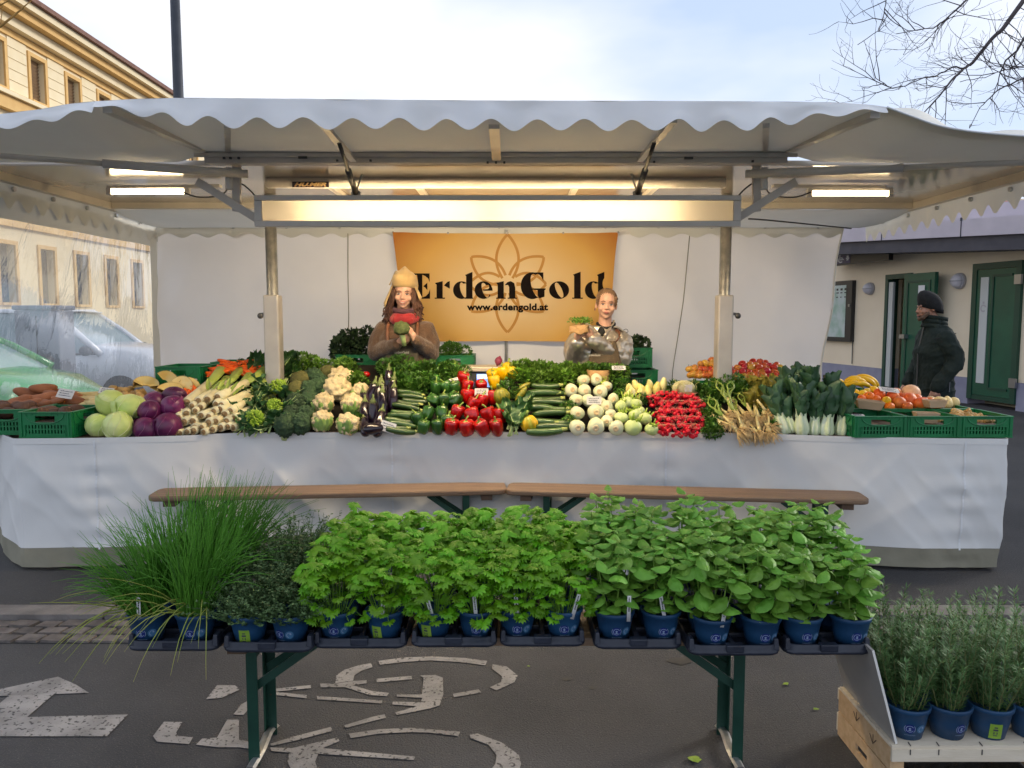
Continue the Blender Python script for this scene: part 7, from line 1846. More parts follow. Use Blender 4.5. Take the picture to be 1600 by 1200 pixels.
for x, y, d in ((180, 435, 5.42), (260, 445, 5.42), (370, 420, 5.48), (430, 400, 5.5), (290, 430, 5.48), (340, 430, 5.46), (525, 483, 5.27)):
    inst('lemon', 'lemon', W(*r6(x, y), d), (u(1) + 1.2, u(1), u(3)), 1.0, 'yellow lemon among the oranges', 'lemon', 'lemons')
for x, y, d, s in ((575, 450, 5.40, 1), (625, 500, 5.30, 1.1), (710, 475, 5.34, 1.1), (790, 505, 5.28, 1), (640, 455, 5.44, .9), (600, 420, 5.48, .9), (690, 530, 5.22, .8), (760, 470, 5.42, .9), (820, 490, 5.40, .8), (860, 490, 5.44, .8)):
    inst('grapefruit', 'grapefruit', W(*r6(x, y), d), (u(1), u(1), u(3)), s, 'reddish grapefruit right of the oranges', 'grapefruit', 'grapefruits')
inst('net_of_fruit', 'palefruit', W(*r6(715, 425), 5.48), (0, .3, 0), 1.15, 'pale net of small fruit on top of the grapefruit', 'net of fruit')
price_tag('white price tag lying on the grapefruit', W(*r6(555, 412), 5.36), .14, .05, (-1.0, .12, 0))
price_tag('lilac price tag left of the oranges', W(*r6(108, 455), 5.2), .09, .05, (-.3, 0, 0))
punnet('empty wooden punnet on the front rim of the orange crate', W(*r6(385, 540), 5.16), .17, .09, .05, (.05, .10, -.2)); punnet('wooden punnet standing in the middle front crate', W(*r6(830, 650), 4.95), .14, .085, .062, (.0, .02, -.15)); punnet('low wooden punnet at the right end of the grapefruit', W(*r6(900, 530), 5.20), .13, .08, .045, (0, 0, .1))
for x, y, d in ((730, 640, 4.92), (700, 645, 4.98), (770, 650, 4.90), (860, 520, 5.24), (930, 520, 5.24), (900, 515, 5.2)):
    inst('mandarin', 'mandarin', W(*r6(x, y), d), (u(1), u(1), u(3)), .9, 'small mandarin beside a wooden punnet', 'mandarin', 'mandarins')
for k in range(46):
    a = R.random(); x = 930 + 410 * a; y = 655 - 88 * math.sin(PI * min(max(a * .9 + .08, 0), 1)) * R.random() ** .6; 
    inst('ginger_root', 'gingr%d' % (k % 4), W(*r6(x, y), 4.98 + (655 - y) * .0016), (u(1), u(.5), u(1.5)), R.uniform(.9, 1.3), 'knobbly ginger root heaped in the right front crate', 'ginger', 'ginger roots')
for x, y, d in ((950, 490, 5.42), (1000, 492, 5.42), (880, 485, 5.46), (1040, 495, 5.45)):
    inst('pear', 'lemon', W(*r6(x, y), d), (u(1), u(1), u(2)), 1.1, 'brownish pear in the far right crate', 'pear', 'pears').data = MESH.setdefault('pear', lump((.045, .034, .034), .003, 10, 4, taper=.3).mesh('pear', True, 'parsnip'))
price_tag('white slip inside the leftmost right front crate', W(*r6(310, 600), 5.0), .08, .03, (-1.3, 0, 0))
# back crates behind the people, scale, onion
def kale_crate(lb_, px, py, d, w, z=None):
    c = W(px, py, d); crate(lb_, c.x, d, c.z - .178, 'crh')
bk = 6.42
kz = W(556, 552, bk).z
crate('green crate of dark kale left of the person in the hat', XL(556, 560, bk), bk, kz - .178); crate('green crate of kale right of the person in the hat', XL(708, 560, bk), bk, W(708, 553, bk).z - .178)
crate('upper green crate of herbs right of the person in silver', XL(988, 560, bk), bk, W(988, 541, bk).z - .178); crate('lower green crate right of the person in silver', XL(996, 560, bk) + .0, bk - .03, W(988, 541, bk).z - .178 - .183)
crate('green crate under the kale left of the person in the hat', XL(548, 560, bk), bk - .02, kz - .178 - .183)
for px, z1 in ((556, kz - .178 - .184), (708, W(708, 553, bk).z - .179), (992, W(988, 541, bk).z - .178 - .184)):
    mb = MB(); X_ = XL(px, 560, bk); mb.bbox((X_ - .19, bk - .02, .2502), (X_ + .19, bk + .38, z1)); tag(part('crate_stand', mb, 'board_black'), {556: 'dark stand under the kale crates on the left', 708: 'dark stand under the kale crate beside the scale', 992: 'dark stand under the crates by the person in silver'}[px], 'stand')
for k, (px, py, kk) in enumerate([(535, 540, 0), (560, 530, 1), (575, 525, 2), (550, 545, 0), (585, 540, 1), (530, 548, 2), (570, 545, 0), (545, 528, 1)]):
    inst('kale_bunch', 'kalebunch%d' % kk, W(px, py, bk + .2), (u(1), u(1), u(3)), .95, 'dark curly kale bunch left of the person in the hat', 'kale', 'kale bunches at the back left')
for k, (px, py, kk) in enumerate([(698, 548, 0), (712, 546, 1), (725, 550, 2), (705, 544, 1), (690, 550, 2)]):
    inst('kale_bunch', 'celbunch%d' % kk, W(px, py, bk + .15), (u(1), u(1), u(3)), .8, 'curly green bunch in the crate beside the scale', 'kale', 'green bunches beside the scale').data = MESH['parsbunch%d' % kk]
for k, (px, py, kk) in enumerate([(985, 538, 0), (995, 534, 1), (1004, 538, 2)]):
    inst('kale_bunch', 'kalebunch%d' % kk, W(px, py, bk + .15), (u(1), u(1), u(3)), .7, 'dark herb bunch in the crate behind the silver jacket', 'herb bunch', 'herb bunches behind the silver jacket')
c = W(757, 574, 6.0)
t = thing('shop_scale', 'shop scale with a lit blue display behind the red peppers', 'scale', (c.x, 6.05, 1.0))
mb = MB(); mb.bbox((-.18, -.1, c.z - 1.03), (.18, .22, c.z - .995)); part('weighing_plate', mb, 'scale_top', t, bevel=.006)
mb = MB(); mb.bbox((-.16, -.08, -.1), (.16, .2, c.z - 1.035)); part('housing', mb, 'steel_dark', t)
mb = MB(); mb.bbox((-.06, -.088, -.10), (.09, -.082, c.z - 1.05)); s_ = part('display', mb, 'screen', t)
mb = MB(); mb.bbox((-.055, -.092, c.z - 1.085), (.085, -.0885, c.z - 1.055)); mb.bbox((-.055, -.092, c.z - 1.135), (.0, -.0885, c.z - 1.125)); part('screen_field', mb, 'screen_white', s_)
mb = MB(); mb.bbox((c.x - .3, 5.97, .2502), (c.x + .3, 6.3, .898)); tag(part('scale_table', mb, 'steel_dark'), 'dark stand under the shop scale', 'stand')
inst('red_onion', 'purple', W(779, 564, 6.1), (0, .3, 0), 1.0, 'single red onion lying on the scale plate', 'onion')
# what the people hold
c = W(627, 515, WD - .34)
t = thing('broccoli_floret', 'green broccoli held in both hands by the person in the hat', 'broccoli', c)
link('crown', MESH.setdefault('heldbroc', knobbly(.055, .022, .016, 12).mesh('heldbroc', True, 'romanesco_d' if 'romanesco_d' in M else mat('held_broccoli', (.060, .085, .022), (.10, .13, .04), 45, .75, .9, 150))), t, (0, 0, .01), (.6, 0, 0), (1.12, 1, .95))
mb = MB(); mb.tube([(0, .01, -.02), (.01, .03, -.07), (.015, .05, -.12)], [.022, .018, .016], 10); part('stalk', mb, 'chard_rib', t, True)
c = W(908, 512, WD2 - .30)
t = thing('cress_pot', 'paper wrapped pot of cress held up by the person in silver', 'potted cress', c, .1)
mb = MB(); mb.lathe([(.036, -.045), (.044, -.03), (.062, .018), (.054, .022), (.04, -.02)], 20, fn=lambda a, z: 1 + .10 * math.sin(5 * a + z * 40)); part('paper_wrap', mb, 'paper_brown', t, True)
mb = MB(); mb.grid(lambda a, b: V((-.10 + .15 * a, -.05 - .02 * math.sin(a * 4), -.042 + .05 * b * (1 - .5 * a) + .01 * math.sin(a * 9))), 8, 4); part('paper_fold', mb, 'paper_brown', t, True, solid=.002)
mb = MB()
for k in range(260): p = V((u(.062), u(.05), .015)); q_ = p + V((u(.03), u(.03), R.uniform(.02, .055))); mleaf(mb, q_, rdir() + V((0, 0, .5)), rdir(), .018, .014)
part('cress', mb, 'celery_leaf', t, kind='stuff')
c = W(935, 585, 5.72)
t = thing('paper_bag_cress', 'brown paper bag of cress with a white tag before the silver jacket', 'potted cress', c, 0)
mb = MB(); mb.lathe([(.058, -.07), (.075, -.06), (.085, .035), (.078, .03)], 20, fn=lambda a, z: 1 + .05 * math.sin(6 * a + z * 30)); part('paper_wrap', mb, 'paper_brown', t, True)
mb = MB()
for k in range(300): q_ = V((u(.085), u(.06), .045 + R.uniform(-.01, .03))); mleaf(mb, q_, rdir() + V((0, 0, .5)), rdir(), .022, .014)
part('cress', mb, 'herb_leaf', t, kind='stuff')
price_tag('white price tag stuck in the paper bag of cress', W(967, 578, 5.62), .10, .035, (-.6, 0, 0))
# ================================================================ potted herbs on the front bench
TRZ = HBZ + .0015
POT_H, POT_R, POT_B = .105, .068, .047
def pot_r(z): return POT_B + (POT_R - POT_B) * (z / POT_H) ** .9
mb = MB(); mb.lathe([(.030, 0), (POT_B, .001), (pot_r(.05), .05), (pot_r(.088), .088), (POT_R + .001, .091), (POT_R + .003, .102), (POT_R + .001, POT_H), (POT_R - .004, POT_H), (POT_R - .006, .09)], 30); reg('herb_pot', mb, 'pot_blue')
mb = MB(); mb.lathe([(.001, .084), (.03, .087), (POT_R - .008, .086), (POT_R - .009, .08)], 20); reg('pot_soil', mb, 'soil')
def oncone(x, z, l=.0012):                          # flat print wrapped on the pot, x metres along the front
    r = pot_r(z) + l; a = -PI / 2 + x / pot_r(.045); return V((math.cos(a) * r, math.sin(a) * r, z))
def disc(mb, cx, cz, r, l, n=20, r0=0.0, t0=0, t1=6.2832):
    k = 20; A = [oncone(cx + math.cos(t0 + (t1 - t0) * j / k) * r, cz + math.sin(t0 + (t1 - t0) * j / k) * r, l) for j in range(k + 1)]
    B = [oncone(cx + math.cos(t0 + (t1 - t0) * j / k) * r0, cz + math.sin(t0 + (t1 - t0) * j / k) * r0, l) for j in range(k + 1)]
    mb.strip(A, B)
mb = MB(); disc(mb, 0, .043, .0165, .0010); reg('emb_navy', mb, 'emblem_navy')
mb = MB(); disc(mb, 0, .043, .0118, .0017, r0=.0098, t0=.5, t1=5.8); disc(mb, 0, .0445, .0034, .0017); disc(mb, 0, .0365, .0045, .0017, t0=0, t1=PI); disc(mb, 0, .043, .0165, .0017, r0=.0150, t0=2.4, t1=3.9); disc(mb, 0, .043, .0165, .0017, r0=.0150, t0=-.75, t1=.75)
for j in range(9): x = -.016 + j * .004; mb.add([oncone(x, .020, .0016), oncone(x + .0028, .020, .0016), oncone(x + .0028, .0215, .0016), oncone(x, .0215, .0016)], [(0, 1, 2, 3)])
reg('emb_white', mb, 'emblem_white')
mb = MB(); disc(mb, .036, .042, .0145, .0010, r0=.0); reg('emb_sky', mb, 'emblem_sky')
mb = MB(); disc(mb, .036, .042, .0095, .0017, r0=.0075, t0=1, t1=4.5); disc(mb, .040, .046, .003, .0017); reg('emb_sky_mark', mb, 'emblem_white')
mb = MB(); mb.grid(lambda a, b: oncone(-.040 + .034 * a - (.004 * (1 - b)) * (a - .5) * 2 * -1, .008 + .052 * b), 5, 4); reg('lime_sticker', mb, 'sticker_lime')
mb = MB()
for j, (x, z, w_, h_) in enumerate(((-.030, .018, .012, .003), (-.030, .024, .003, .008), (-.021, .024, .003, .008), (-.031, .036, .014, .006), (-.029, .046, .010, .004))): mb.add([oncone(x, z, .002), oncone(x + w_, z, .002), oncone(x + w_, z + h_, .002), oncone(x, z + h_, .002)], [(0, 1, 2, 3)])
reg('lime_print', mb, 'card_ink')
mb = MB(); mb.box((0, 0, .03), (.013, .001, .095)); reg('stick', mb, 'label_white')
mb = MB()
z = .020
while z < .072:
    l = R.uniform(.002, .006); mb.box((0, -.0009, z + l / 2), (.0045, .0004, l)); z += l + .0015
reg('stick_print', mb, 'card_ink')
def pot(name, label, group, loc, rz=0.0, front=False, sticker=False, stick=False, s=1.0, cat='potted herb'):
    t = thing(name, label, cat, loc, rz, group); t.scale = (s,) * 3
    p = link('pot', MESH['herb_pot'], t); link('soil', MESH['pot_soil'], p)
    if front:
        if sticker: link('sticker', MESH['lime_sticker'], p); link('sticker_print', MESH['lime_print'], p)
        else:
            link('emblem', MESH['emb_navy'], p); link('emblem_mark', MESH['emb_white'], p); link('second_emblem', MESH['emb_sky'], p); link('second_mark', MESH['emb_sky_mark'], p)
        if stick:
            o = link('plant_label', MESH['stick'], t, (stick[0], -.064, .100), (.10, stick[1], 0)); link('label_print', MESH['stick_print'], o)
    return t
# ---- trays
def tray(label, c, w, dep):
    t = thing('plant_tray', label, 'plant tray', c, 0, 'dark plant trays on the bench')
    mb = MB(); r = .035
    def rr_(w_, d_, z, rad): 
        out = []
        for cx, cy, a0 in ((w_ / 2 - rad, d_ / 2 - rad, 0), (-w_ / 2 + rad, d_ / 2 - rad, PI / 2), (-w_ / 2 + rad, -d_ / 2 + rad, PI), (w_ / 2 - rad, -d_ / 2 + rad, 1.5 * PI)):
            for k in range(6): a = a0 + PI / 2 * k / 5; out.append(V((cx + rad * math.cos(a), cy + rad * math.sin(a), z)))
        return out
    rows = [rr_(w * .97, dep * .97, 0, r), rr_(w, dep, .006, r), rr_(w, dep, .016, r), rr_(w * .965, dep * .975, .018, r), rr_(w * .955, dep * .97, .034, r), rr_(w * .92, dep * .95, .036, r), rr_(w * .90, dep * .94, .012, r)]
    n_ = len(rows[0]); vs = [v for q in rows for v in q]; fs = [(i * n_ + j, i * n_ + (j + 1) % n_, (i + 1) * n_ + (j + 1) % n_, (i + 1) * n_ + j) for i in range(len(rows) - 1) for j in range(n_)]
    fs += [tuple(range(n_)), tuple(range((len(rows) - 1) * n_, len(rows) * n_))]; mb.add(vs, fs); part('tray_body', mb, 'tray', t, True)
    mb = MB(); mb.box((0, -dep / 2 + .012, .026), (.060, .030, .026)); mb.box((0, 0, .022), (.020, dep * .88, .022))
    for k in range(1, 4): mb.box((0, -dep / 2 + dep * k / 4, .020), (w * .86, .014, .018))
    part('tray_ridge', mb, 'tray', t, bevel=.004)
    for sx in (-1, 1):
        mb = MB(); mb.box((sx * (w / 2 - .012), -dep / 2 + .035, .034), (.020, .05, .04), taper=.7); part('corner_lug', mb, 'tray', t, bevel=.004)
    return t
# ---- leaf shapes
def parsley_leaf(seed):
    rr = random.Random(seed); mb = MB()
    mb.tube([(0, -.03, 0), (0, 0, 0), (0, .012, .001)], .0011, 4)
    for ang, L, oy in ((0, .036, .008), (.95, .030, .002), (-.95, .030, .002)):
        c_ = V((math.sin(ang) * .006, oy + math.cos(ang) * .004, .001)); pts = []
        n_ = 13
        for j in range(n_):
            a = ang - 1.25 + 2.5 * j / (n_ - 1); q = L * (.62 + .38 * math.cos((a - ang) * .85)) * (1 if j % 2 == 0 else .74) * rr.uniform(.92, 1.08)
            pts.append(c_ + V((math.sin(a) * q, math.cos(a) * q, -.006 * (q / .03) ** 2 + rr.uniform(-.004, .004))))
        mb.add([c_, c_ + V((math.sin(ang) * L * .55, math.cos(ang) * L * .55, .005))] + pts, [(1, 2 + j, 3 + j) for j in range(n_ - 1)] + [(0, 2, 1), (0, 1, 1 + n_)])
    return mb
PL = [parsley_leaf(s).mesh('parsley_leaf', True, 'parsley') for s in range(5)]
BLf = []
for s in range(4):
    mb = MB(); L, w_ = .064, .042
    def P(a, b):
        x = a * 2 - 1; ww = w_ * math.sin(PI * min(max(b, .0) ** .82, 1) * .985 + .02) ** .8
        z = -.22 * L * b * b - .30 * w_ * abs(x) ** 2 * math.sin(PI * b) + .0035 * (1 - abs(x)) * 0 - .0030 * math.exp(-(x / .16) ** 2) + .0022 * math.sin(b * 17 + s) * (1 - x * x) + .002 * fbm((x * 2, b * 5, s))
        return V((x * ww * .5, b * L, z))
    mb.grid(P, 8, 9); BLf.append(mb.mesh('basil_leaf', True, 'basil'))
def place_leaf(name, me, t, p, d, n, s):
    d = V(d).normalized(); n = V(n); n = n - d * n.dot(d); n = n.normalized() if n.length > 1e-3 else d.orthogonal().normalized()
    sx = d.cross(n)
    m = Matrix(((sx.x, d.x, n.x, p.x), (sx.y, d.y, n.y, p.y), (sx.z, d.z, n.z, p.z), (0, 0, 0, 1))) @ Matrix.Scale(s, 4)
    o = bpy.data.objects.new(name, me); col.objects.link(o); o.parent = t; o.matrix_local = m
    return o
def parsley_plant(t, nst, nlow, H=.24, seed=0, lean=V((0, 0, 0))):
    rr = random.Random(seed); st_ = MB()
    for k in range(nst):
        a = rr.uniform(0, 6.283); q = rr.random() ** .5; rad = q * .118
        h = H * (1.02 - .35 * q * q) * rr.uniform(.82, 1.08)
        b = V((math.cos(a) * q * .03, math.sin(a) * q * .03, POT_H - .02)); e = V((math.cos(a) * rad, math.sin(a) * rad, POT_H + h)) + lean * h
        mid = b.lerp(e, .55) + V((math.cos(a), math.sin(a), 0)) * -.012
        st_.tube([b, mid, e], [.0017, .0014, .0010], 4)
        out = V((math.cos(a), math.sin(a), 0))
        for j in range(4 if k < nst * .5 else 3):
            da = a + (j - 1) * 1.45 + rr.uniform(-.5, .5); d = V((math.cos(da) * (.5 + q), math.sin(da) * (.5 + q), rr.uniform(-.10, .55)))
            place_leaf('leaf', rr.choice(PL), t, e - V((0, 0, .016 * j)), d, V((0, -.25, 1)) + V((rr.uniform(-.4, .4),) * 2 + (0,)), rr.uniform(.85, 1.2))
    for k in range(nlow):
        a = rr.uniform(-PI, 0); h = rr.uniform(-.025, .11); rad = rr.uniform(.072, .105)
        e = V((math.cos(a) * rad, math.sin(a) * rad * .9, POT_H + h)); b = V((math.cos(a) * .03, math.sin(a) * .03, POT_H - .02))
        st_.tube([b, b.lerp(e, .6) + V((0, 0, .02)), e], [.0014, .0012, .001], 4)
        place_leaf('leaf', rr.choice(PL), t, e, V((math.cos(a), math.sin(a), rr.uniform(-.5, .3))), V((0, -.6, .8)), rr.uniform(.6, .95))
    part('stems', st_, 'parsley_stem', t)
def basil_plant(t, nst, low, H=.30, seed=0, lean=V((0, 0, 0))):
    rr = random.Random(seed); st_ = MB()
    for k in range(nst):
        a = 6.283 * k / nst + rr.uniform(-.4, .4); q = (rr.uniform(.25, 1)) if k else 0.1
        h = H * (1.0 - .24 * q * q) * rr.uniform(.82, 1.06)
        b = V((math.cos(a) * .03 * q, math.sin(a) * .03 * q, POT_H - .02)); e = V((math.cos(a) * .105 * q, math.sin(a) * .105 * q, POT_H + h)) + lean * h
        st_.tube([b, b.lerp(e, .5) + V((math.cos(a), math.sin(a), 0)) * .008, e], [.0030, .0026, .0018], 5)
        levels = [(1.0, .55, .80), (.97, .75, 1.0), (.80, 1.0, 1.0), (.58, 1.0, .9)] if low else [(1.0, .55, .80), (.97, .75, 1.0), (.80, 1.0, 1.0), (.55, .8, .9)]
        if low: levels += [(.36, .85, .7), (.18, .75, .6)]
        for i, (f, s, up) in enumerate(levels):
            p = b.lerp(e, f); ba = a + i * PI / 2 + rr.uniform(-.3, .3)
            for sgn in (0, PI):
                if i > 1 and rr.random() < .12: continue
                d = V((math.cos(ba + sgn), math.sin(ba + sgn), rr.uniform(.10, .75) if i == 0 else rr.uniform(-.35, .35)))
                place_leaf('leaf', rr.choice(BLf), t, p + d * .006, d, V((0, -.12, 1)) + V((rr.uniform(-.3, .3), rr.uniform(-.3, .3), 0)), s * rr.uniform(1.10, 1.55))
    part('stems', st_, 'basil_stem', t)
def chive_mesh(n, lean, seed, H=(.26, .42), spread=.35, dry=.0, drop=0):
    rr = random.Random(seed); mb = MB()
    for k in range(n):
        a = rr.uniform(0, 6.283); q = rr.random() ** .5; b = V((math.cos(a) * q * .055, math.sin(a) * q * .055, POT_H - .02))
        L = rr.uniform(*H); dv = (V((math.cos(a) * spread * q, math.sin(a) * spread * q, 1)) + lean * rr.uniform(.4, 1.3) + V((rr.gauss(0, .075), rr.gauss(0, .075), 0))).normalized()
        droop = rr.random() ** 3 * .8 + drop * rr.random(); pts = [b]; p = b.copy(); d = dv.copy(); n_ = 6
        for i in range(n_):
            p = p + d * L / n_; pts.append(p.copy()); hz = V((d.x, d.y, 0)); hz = hz.normalized() if hz.length > .02 else V((math.cos(a), math.sin(a), 0))
            d = (d + hz * droop * .22 + V((0, 0, -droop * .30)) + V((rr.gauss(0, .035), rr.gauss(0, .035), 0))).normalized()
        mb.tube(pts, [.0022, .0023, .0022, .0019, .0015, .0010, .0004], 4, False)
    return mb
def thyme_mesh(seed, H=.17):
    rr = random.Random(seed); mb = MB()
    for k in range(110):
        a = rr.uniform(0, 6.283); q = rr.random() ** .5; b = V((math.cos(a) * q * .05, math.sin(a) * q * .05, POT_H - .015)); L = rr.uniform(.5, 1.1) * H
        d = (V((math.cos(a) * q * 1.0, math.sin(a) * q * 1.0, 1.0)) + V((rr.gauss(0, .25), rr.gauss(0, .25), 0))).normalized(); pts = [b]; p = b.copy()
        for i in range(5):
            p = p + d * L / 5; d = (d + V((rr.gauss(0, .18), rr.gauss(0, .18), -.06 * q))).normalized(); pts.append(p.copy())
            for j in range(5):
                pp = pts[-2].lerp(p, rr.random()); mleaf(mb, pp, V((rr.gauss(0, 1), rr.gauss(0, 1), .5)), V((rr.gauss(0, .5), rr.gauss(0, .5), 1)), rr.uniform(.008, .014), .006, .1, .1)
        mb.tube(pts, [.0012, .0011, .001, .0009, .0007, .0005], 3, False)
    return mb
TRAYS = [(195, 340, 1019, 'chives'), (345, 488, 1021, 'thyme'), (487, 635, 1015, 'parsley'), (640, 777, 1013, 'parsley'), (780, 916, 1012, 'parsley'), (928, 1068, 1016, 'basil'), (1076, 1222, 1026, 'basil'), (1227, 1365, 1025, 'basil')]
COLS = [(232, 307), (390, 455), (527, 602), (678, 745), (808, 880), (960, 1032), (1112, 1188), (1252, 1328)]
TL = ['leftmost', 'second', 'third', 'fourth', 'fifth', 'sixth', 'seventh', 'rightmost']
TDp = .52
BASE = .0
sticks = {(0, 0): (.0, .05), (2, 1): (.0, .1), (3, 0): (.0, -.25), (3, 1): (.0, -.08), (4, 0): (0, -.08), (4, 1): (.03, .25), (5, 0): (.04, .0), (5, 1): (.0, -.2), (6, 0): (.02, .12)}
stickers = {(1, 0), (2, 1), (3, 0)}
TH = {}
for s in range(3): TH[s] = thyme_mesh(s).mesh('thyme_foliage', False, 'thyme')
for ti, (xl, xr, yb, kind) in enumerate(TRAYS):
    a, b = Z(xl, yb, TRZ), Z(xr, yb, TRZ); w_ = b.x - a.x - .004; yf = a.y
    cx = (a.x + b.x) / 2
    tray('%s dark plant tray %s, holding potted %s' % (TL[ti], 'in the row' if ti in (0, 7) else 'from the left', kind), (cx, yf + TDp / 2, TRZ), w_, TDp)
    for ci in range(2):
        px = COLS[ti][ci]
        pc0 = W(px, 990, yf + .075)
        for ri in range(4):
            X = pc0.x + (cx - pc0.x) * .05 * ri; y = yf + .078 + ri * .127
            fr_ = ri == 0; lbl = {0: 'front row', 1: 'second row', 2: 'third row', 3: 'back row'}[ri]
            lab = 'potted %s in the %s of the %s tray, %s column' % (kind, lbl, TL[ti] + ('' if ti in (0, 7) else ' from left'), 'left' if ci == 0 else 'right')
            t = pot(kind + '_plant' if kind != 'chives' else 'chive_plant', lab, 'potted %s on the bench' % kind, (X, y, TRZ + .0125), R.uniform(-.5, .5) if fr_ else R.uniform(-3, 3), fr_, (ti, ci) in stickers, sticks.get((ti, ci)) if fr_ else False)
            sd_ = ti * 100 + ci * 10 + ri
            if kind == 'chives':
                ln = V((-.26, -.15, 0)) if (ci == 0 and ri == 0) else (V((-.16, 0, 0)) if ci == 0 and ri == 1 else V((.06 + .05 * ri, .02, 0)))
                mbc = chive_mesh(140 if ri < 3 else 120, ln, sd_, (.22, .36) if ci == 0 and ri == 0 else ((.26, .40) if ri < 2 else (.30, .46)), .17, drop=.28 if ri == 0 else .12)
                t.rotation_euler.z = 0; part('blades', mbc, 'chive', t, True, kind='stuff')
                if fr_:
                    mbc = chive_mesh(16, V((-.9 if ci == 0 else -.1, -1.1, 0)), sd_ + 7, (.22, .40), .6, drop=1.6); part('dry_blades', mbc, 'chive_dry', t, True, kind='stuff')
            elif kind == 'thyme':
                link('foliage', TH[sd_ % 3], t, (0, 0, 0), (0, 0, R.uniform(0, 6)), (1.25, 1.25, .85 + .18 * ri))['kind'] = 'stuff'
            elif kind == 'parsley':
                parsley_plant(t, (17, 15, 14, 15)[ri], 22 if fr_ else (4 if ri == 1 else 0), (.195, .225, .235, .245)[ri] + R.uniform(-.012, .012), sd_)
                t.rotation_euler.z = 0
            else:
                basil_plant(t, (8, 7, 7, 7)[ri], ri < 1, (.225, .265, .28, .30)[ri] * (1.0 if ti > 5 or ri > 1 else .95) + R.uniform(-.015, .02), sd_)
                t.rotation_euler.z = 0
# ================================================================ wooden crate with rosemary at the right
f0 = Z(1308, 1149, 0); ztop = W(1308, 1072, f0.y).z
n0 = Z(1396, 1163, ztop); far = V((W(1308, 1072, f0.y).x, f0.y, ztop))
Lc = (far - n0); Ly = Lc.y; cxl = (n0.x + far.x) / 2
CWX = .60
wc = thing('wooden_crate', 'light wooden crate on the road carrying rosemary pots', 'crate', (cxl, n0.y, 0))
for k, (z0, z1, m_) in enumerate(((ztop * .53, ztop - .012, 'crate_wood'), (.006, ztop * .50, 'crate_wood'))):
    mb = MB()
    if k == 0: mb.bbox((0, .0, z0), (.010, Ly, z1))
    else:
        h0, h1 = z0 + .028, z0 + .055; y0, y1 = Ly * .40, Ly * .40 + .09
        mb.bbox((0, 0, z0), (.010, Ly, h0)); mb.bbox((0, 0, h1), (.010, Ly, z1)); mb.bbox((0, 0, h0), (.010, y0, h1)); mb.bbox((0, y1, h0), (.010, Ly, h1))
    part('end_slat', mb, m_, wc)
    mb = MB(); mb.bbox((CWX - .010, 0, z0), (CWX, Ly, z1)); part('end_slat', mb, m_, wc)
for y in (-.011, Ly + .001):
    for k, (z0, z1) in enumerate(((ztop - .055, ztop - .012), (.02, ztop * .45))):
        mb = MB(); mb.bbox((0, y, z0), (CWX, y + .010, z1)); part('side_slat', mb, 'crate_white', wc)
for X in (.011, CWX - .047):
    for y in (.0005, Ly - .036):
        mb = MB(); mb.bbox((X, y, .0), (X + .036, y + .035, ztop - .012)); part('corner_post', mb, 'crate_wood', wc)
for k in range(4):
    mb = MB(); y0 = Ly * k / 4 - (.010 if k == 0 else 0); mb.bbox((.0, y0 + .002, ztop - .0115), (CWX, Ly * (k + 1) / 4 - .004, ztop)); part('top_board', mb, 'crate_white', wc)
for x in (.06, .155, .30, .45):
    mb = MB(); mb.bar((x, -.0122, ztop - .03), (x, -.0122, ztop - .012), .003, .002, (0, 1, 0)); mb.bar((x, -.012, ztop + .0012), (x + .004, .012, ztop + .0012), .003, .002); part('staple', mb, 'steel_dark', wc)
# marks stamped on the end
mb = MB()
for y, z in ((Ly * .62, ztop * .78), (Ly * .30, ztop * .72)):
    for a in (.6, 1.57, 2.5): mb.bar((-.0012, y, z - .012), (-.0012, y + math.cos(a) * .03, z + math.sin(a) * .022), .003, .001, (1, 0, 0))
part('stamp_mark', mb, 'wood_dark', wc)
nt = W(1362, 1028, n0.y); lean = nt - n0
gb_ = thing('grey_board', 'smooth grey board leaning along the wooden crate', 'board', (n0.x, n0.y, ztop))
e = V((0, Ly, 0)); s0 = V((.006, 0, .001))
dirl = V((lean.x, 0, lean.z)).normalized(); Lb = V((lean.x, 0, lean.z)).length * 1.08
nn = V((dirl.z, 0, -dirl.x))
q = [s0, s0 + e, s0 + e + dirl * Lb, s0 + dirl * Lb]
mb = MB(); mb.add([p for p in q] + [p + nn * .008 for p in q], [(0, 1, 2, 3), (7, 6, 5, 4), (0, 4, 5, 1), (1, 5, 6, 2), (2, 6, 7, 3)]); part('panel', mb, 'grey_board', gb_)
mb = MB(); mb.add([q[0] + V((0, -.001, 0)), q[0] + nn * .008 + V((0, -.001, 0)), q[3] + nn * .008 + V((0, -.001, 0)), q[3] + V((0, -.001, 0))], [(0, 1, 2, 3)]); part('panel_edge', mb, 'board_edge', gb_)
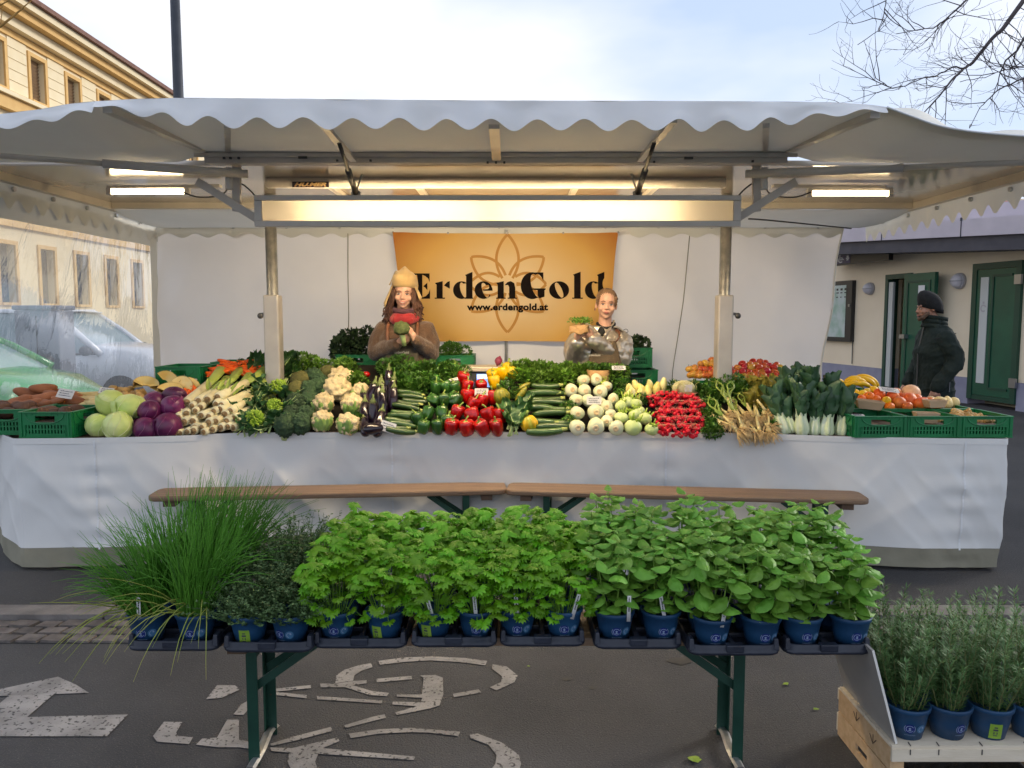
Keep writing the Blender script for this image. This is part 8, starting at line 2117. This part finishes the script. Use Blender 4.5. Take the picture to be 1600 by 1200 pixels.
def rosemary_mesh(seed, H=.30, nst=26):
    rr = random.Random(seed); mb = MB(); sm = MB()
    for k in range(nst):
        a = rr.uniform(0, 6.283); q = rr.random() ** .5; b = V((math.cos(a) * q * .045, math.sin(a) * q * .045, POT_H - .02)); L = H * rr.uniform(.45, 1.0) * (1.25 if rr.random() < .12 else 1)
        d = (V((math.cos(a) * q * .42, math.sin(a) * q * .42, 1)) + V((rr.gauss(0, .08), rr.gauss(0, .08), 0))).normalized(); pts = [b]; p = b.copy()
        for i in range(6):
            p = p + d * L / 6; d = (d + V((rr.gauss(0, .07), rr.gauss(0, .07), .05))).normalized(); pts.append(p.copy())
            for j in range(int(24 * L / .3)):
                pp = pts[-2].lerp(p, rr.random()); aa = rr.uniform(0, 6.283); mleaf(mb, pp, V((math.cos(aa), math.sin(aa), rr.uniform(.2, 1.1))), V((-math.cos(aa) * .5, -math.sin(aa) * .5, 1)), rr.uniform(.018, .032), .0042, .05, rr.uniform(-.1, .15))
        sm.tube(pts, [.0018, .0016, .0014, .0012, .001, .0008, .0006], 4, False)
    return mb, sm
RM = []
for s in range(4):
    mb, sm = rosemary_mesh(s + 40); RM.append((mb.mesh('rosemary_needles', False, 'rosemary'), sm.mesh('rosemary_stems', False, 'rosemary_stem')))
spots = [(1421, 1157, 'front left potted rosemary on the wooden crate'), (1491, 1165, 'front middle potted rosemary on the wooden crate'), (1551, 1166, 'front potted rosemary third from the left on the crate'), (1618, 1158, 'potted rosemary cut by the right edge of the photo')]
FR = n0.y + .075
k = 0
for row in range(3):
    for ci in range(4):
        X = cxl + .085 + ci * .142 + (.012 if row == 1 else 0); y = n0.y + .070 + row * (Ly - .14) / 2
        lbl = ('front', 'middle', 'back')[row] + ' row potted rosemary on the wooden crate, ' + ('leftmost', 'second from left', 'third from left', 'rightmost')[ci]
        t = pot('rosemary_plant', lbl, 'potted rosemary on the wooden crate', (X, y, ztop + .001), R.uniform(-.4, .5), row == 0, ci == 2 and row == 0, False, 1.07)
        a_, b_ = RM[(row + ci) % 4]; rz = R.uniform(0, 6.28); sz = R.uniform(.88, 1.1)
        o = link('needles', a_, t, (0, 0, 0), (0, 0, rz), (1, 1, sz)); o['kind'] = 'stuff'; link('stems', b_, t, (0, 0, 0), (0, 0, rz), (1, 1, sz))

# ================================================================ labels: tell alike things of one group apart by where they lie
def screen(o):
    w = o.location if o.parent is None else o.matrix_world.translation
    d = V(w) - V((0, 0, CAMH)); f = d.dot(_F); return (800 + d.x / f * FPX, 600 - d.dot(_U) / f * FPX)
ORD = ['leftmost', 'second from the left', 'third from the left', 'fourth from the left', 'fifth from the left', 'sixth from the left', 'seventh from the left', 'eighth from the left']
byl = {}
for o in list(col.objects):
    if o.parent is None and 'label' in o and 'group' in o: byl.setdefault((o['label'], o['group']), []).append(o)
for (lb_, g_), os_ in byl.items():
    if len(os_) < 2: continue
    P_ = [(screen(o), o) for o in os_]
    if len(os_) <= 8:
        for i, (s, o) in enumerate(sorted(P_, key=lambda q: q[0][0])): o['label'] = lb_ + ', ' + (ORD[i] if i < len(os_) - 1 or i == 0 else 'rightmost')
    else:
        xs = sorted(p[0][0] for p in P_); ys = sorted(p[0][1] for p in P_); n_ = len(P_)
        x1, x2, ym = xs[n_ // 3], xs[2 * n_ // 3], ys[n_ // 2]
        for (x, y), o in P_:
            o['label'] = lb_ + ', ' + ('upper' if y < ym else 'lower') + ' ' + ('left' if x < x1 else 'middle' if x < x2 else 'right')
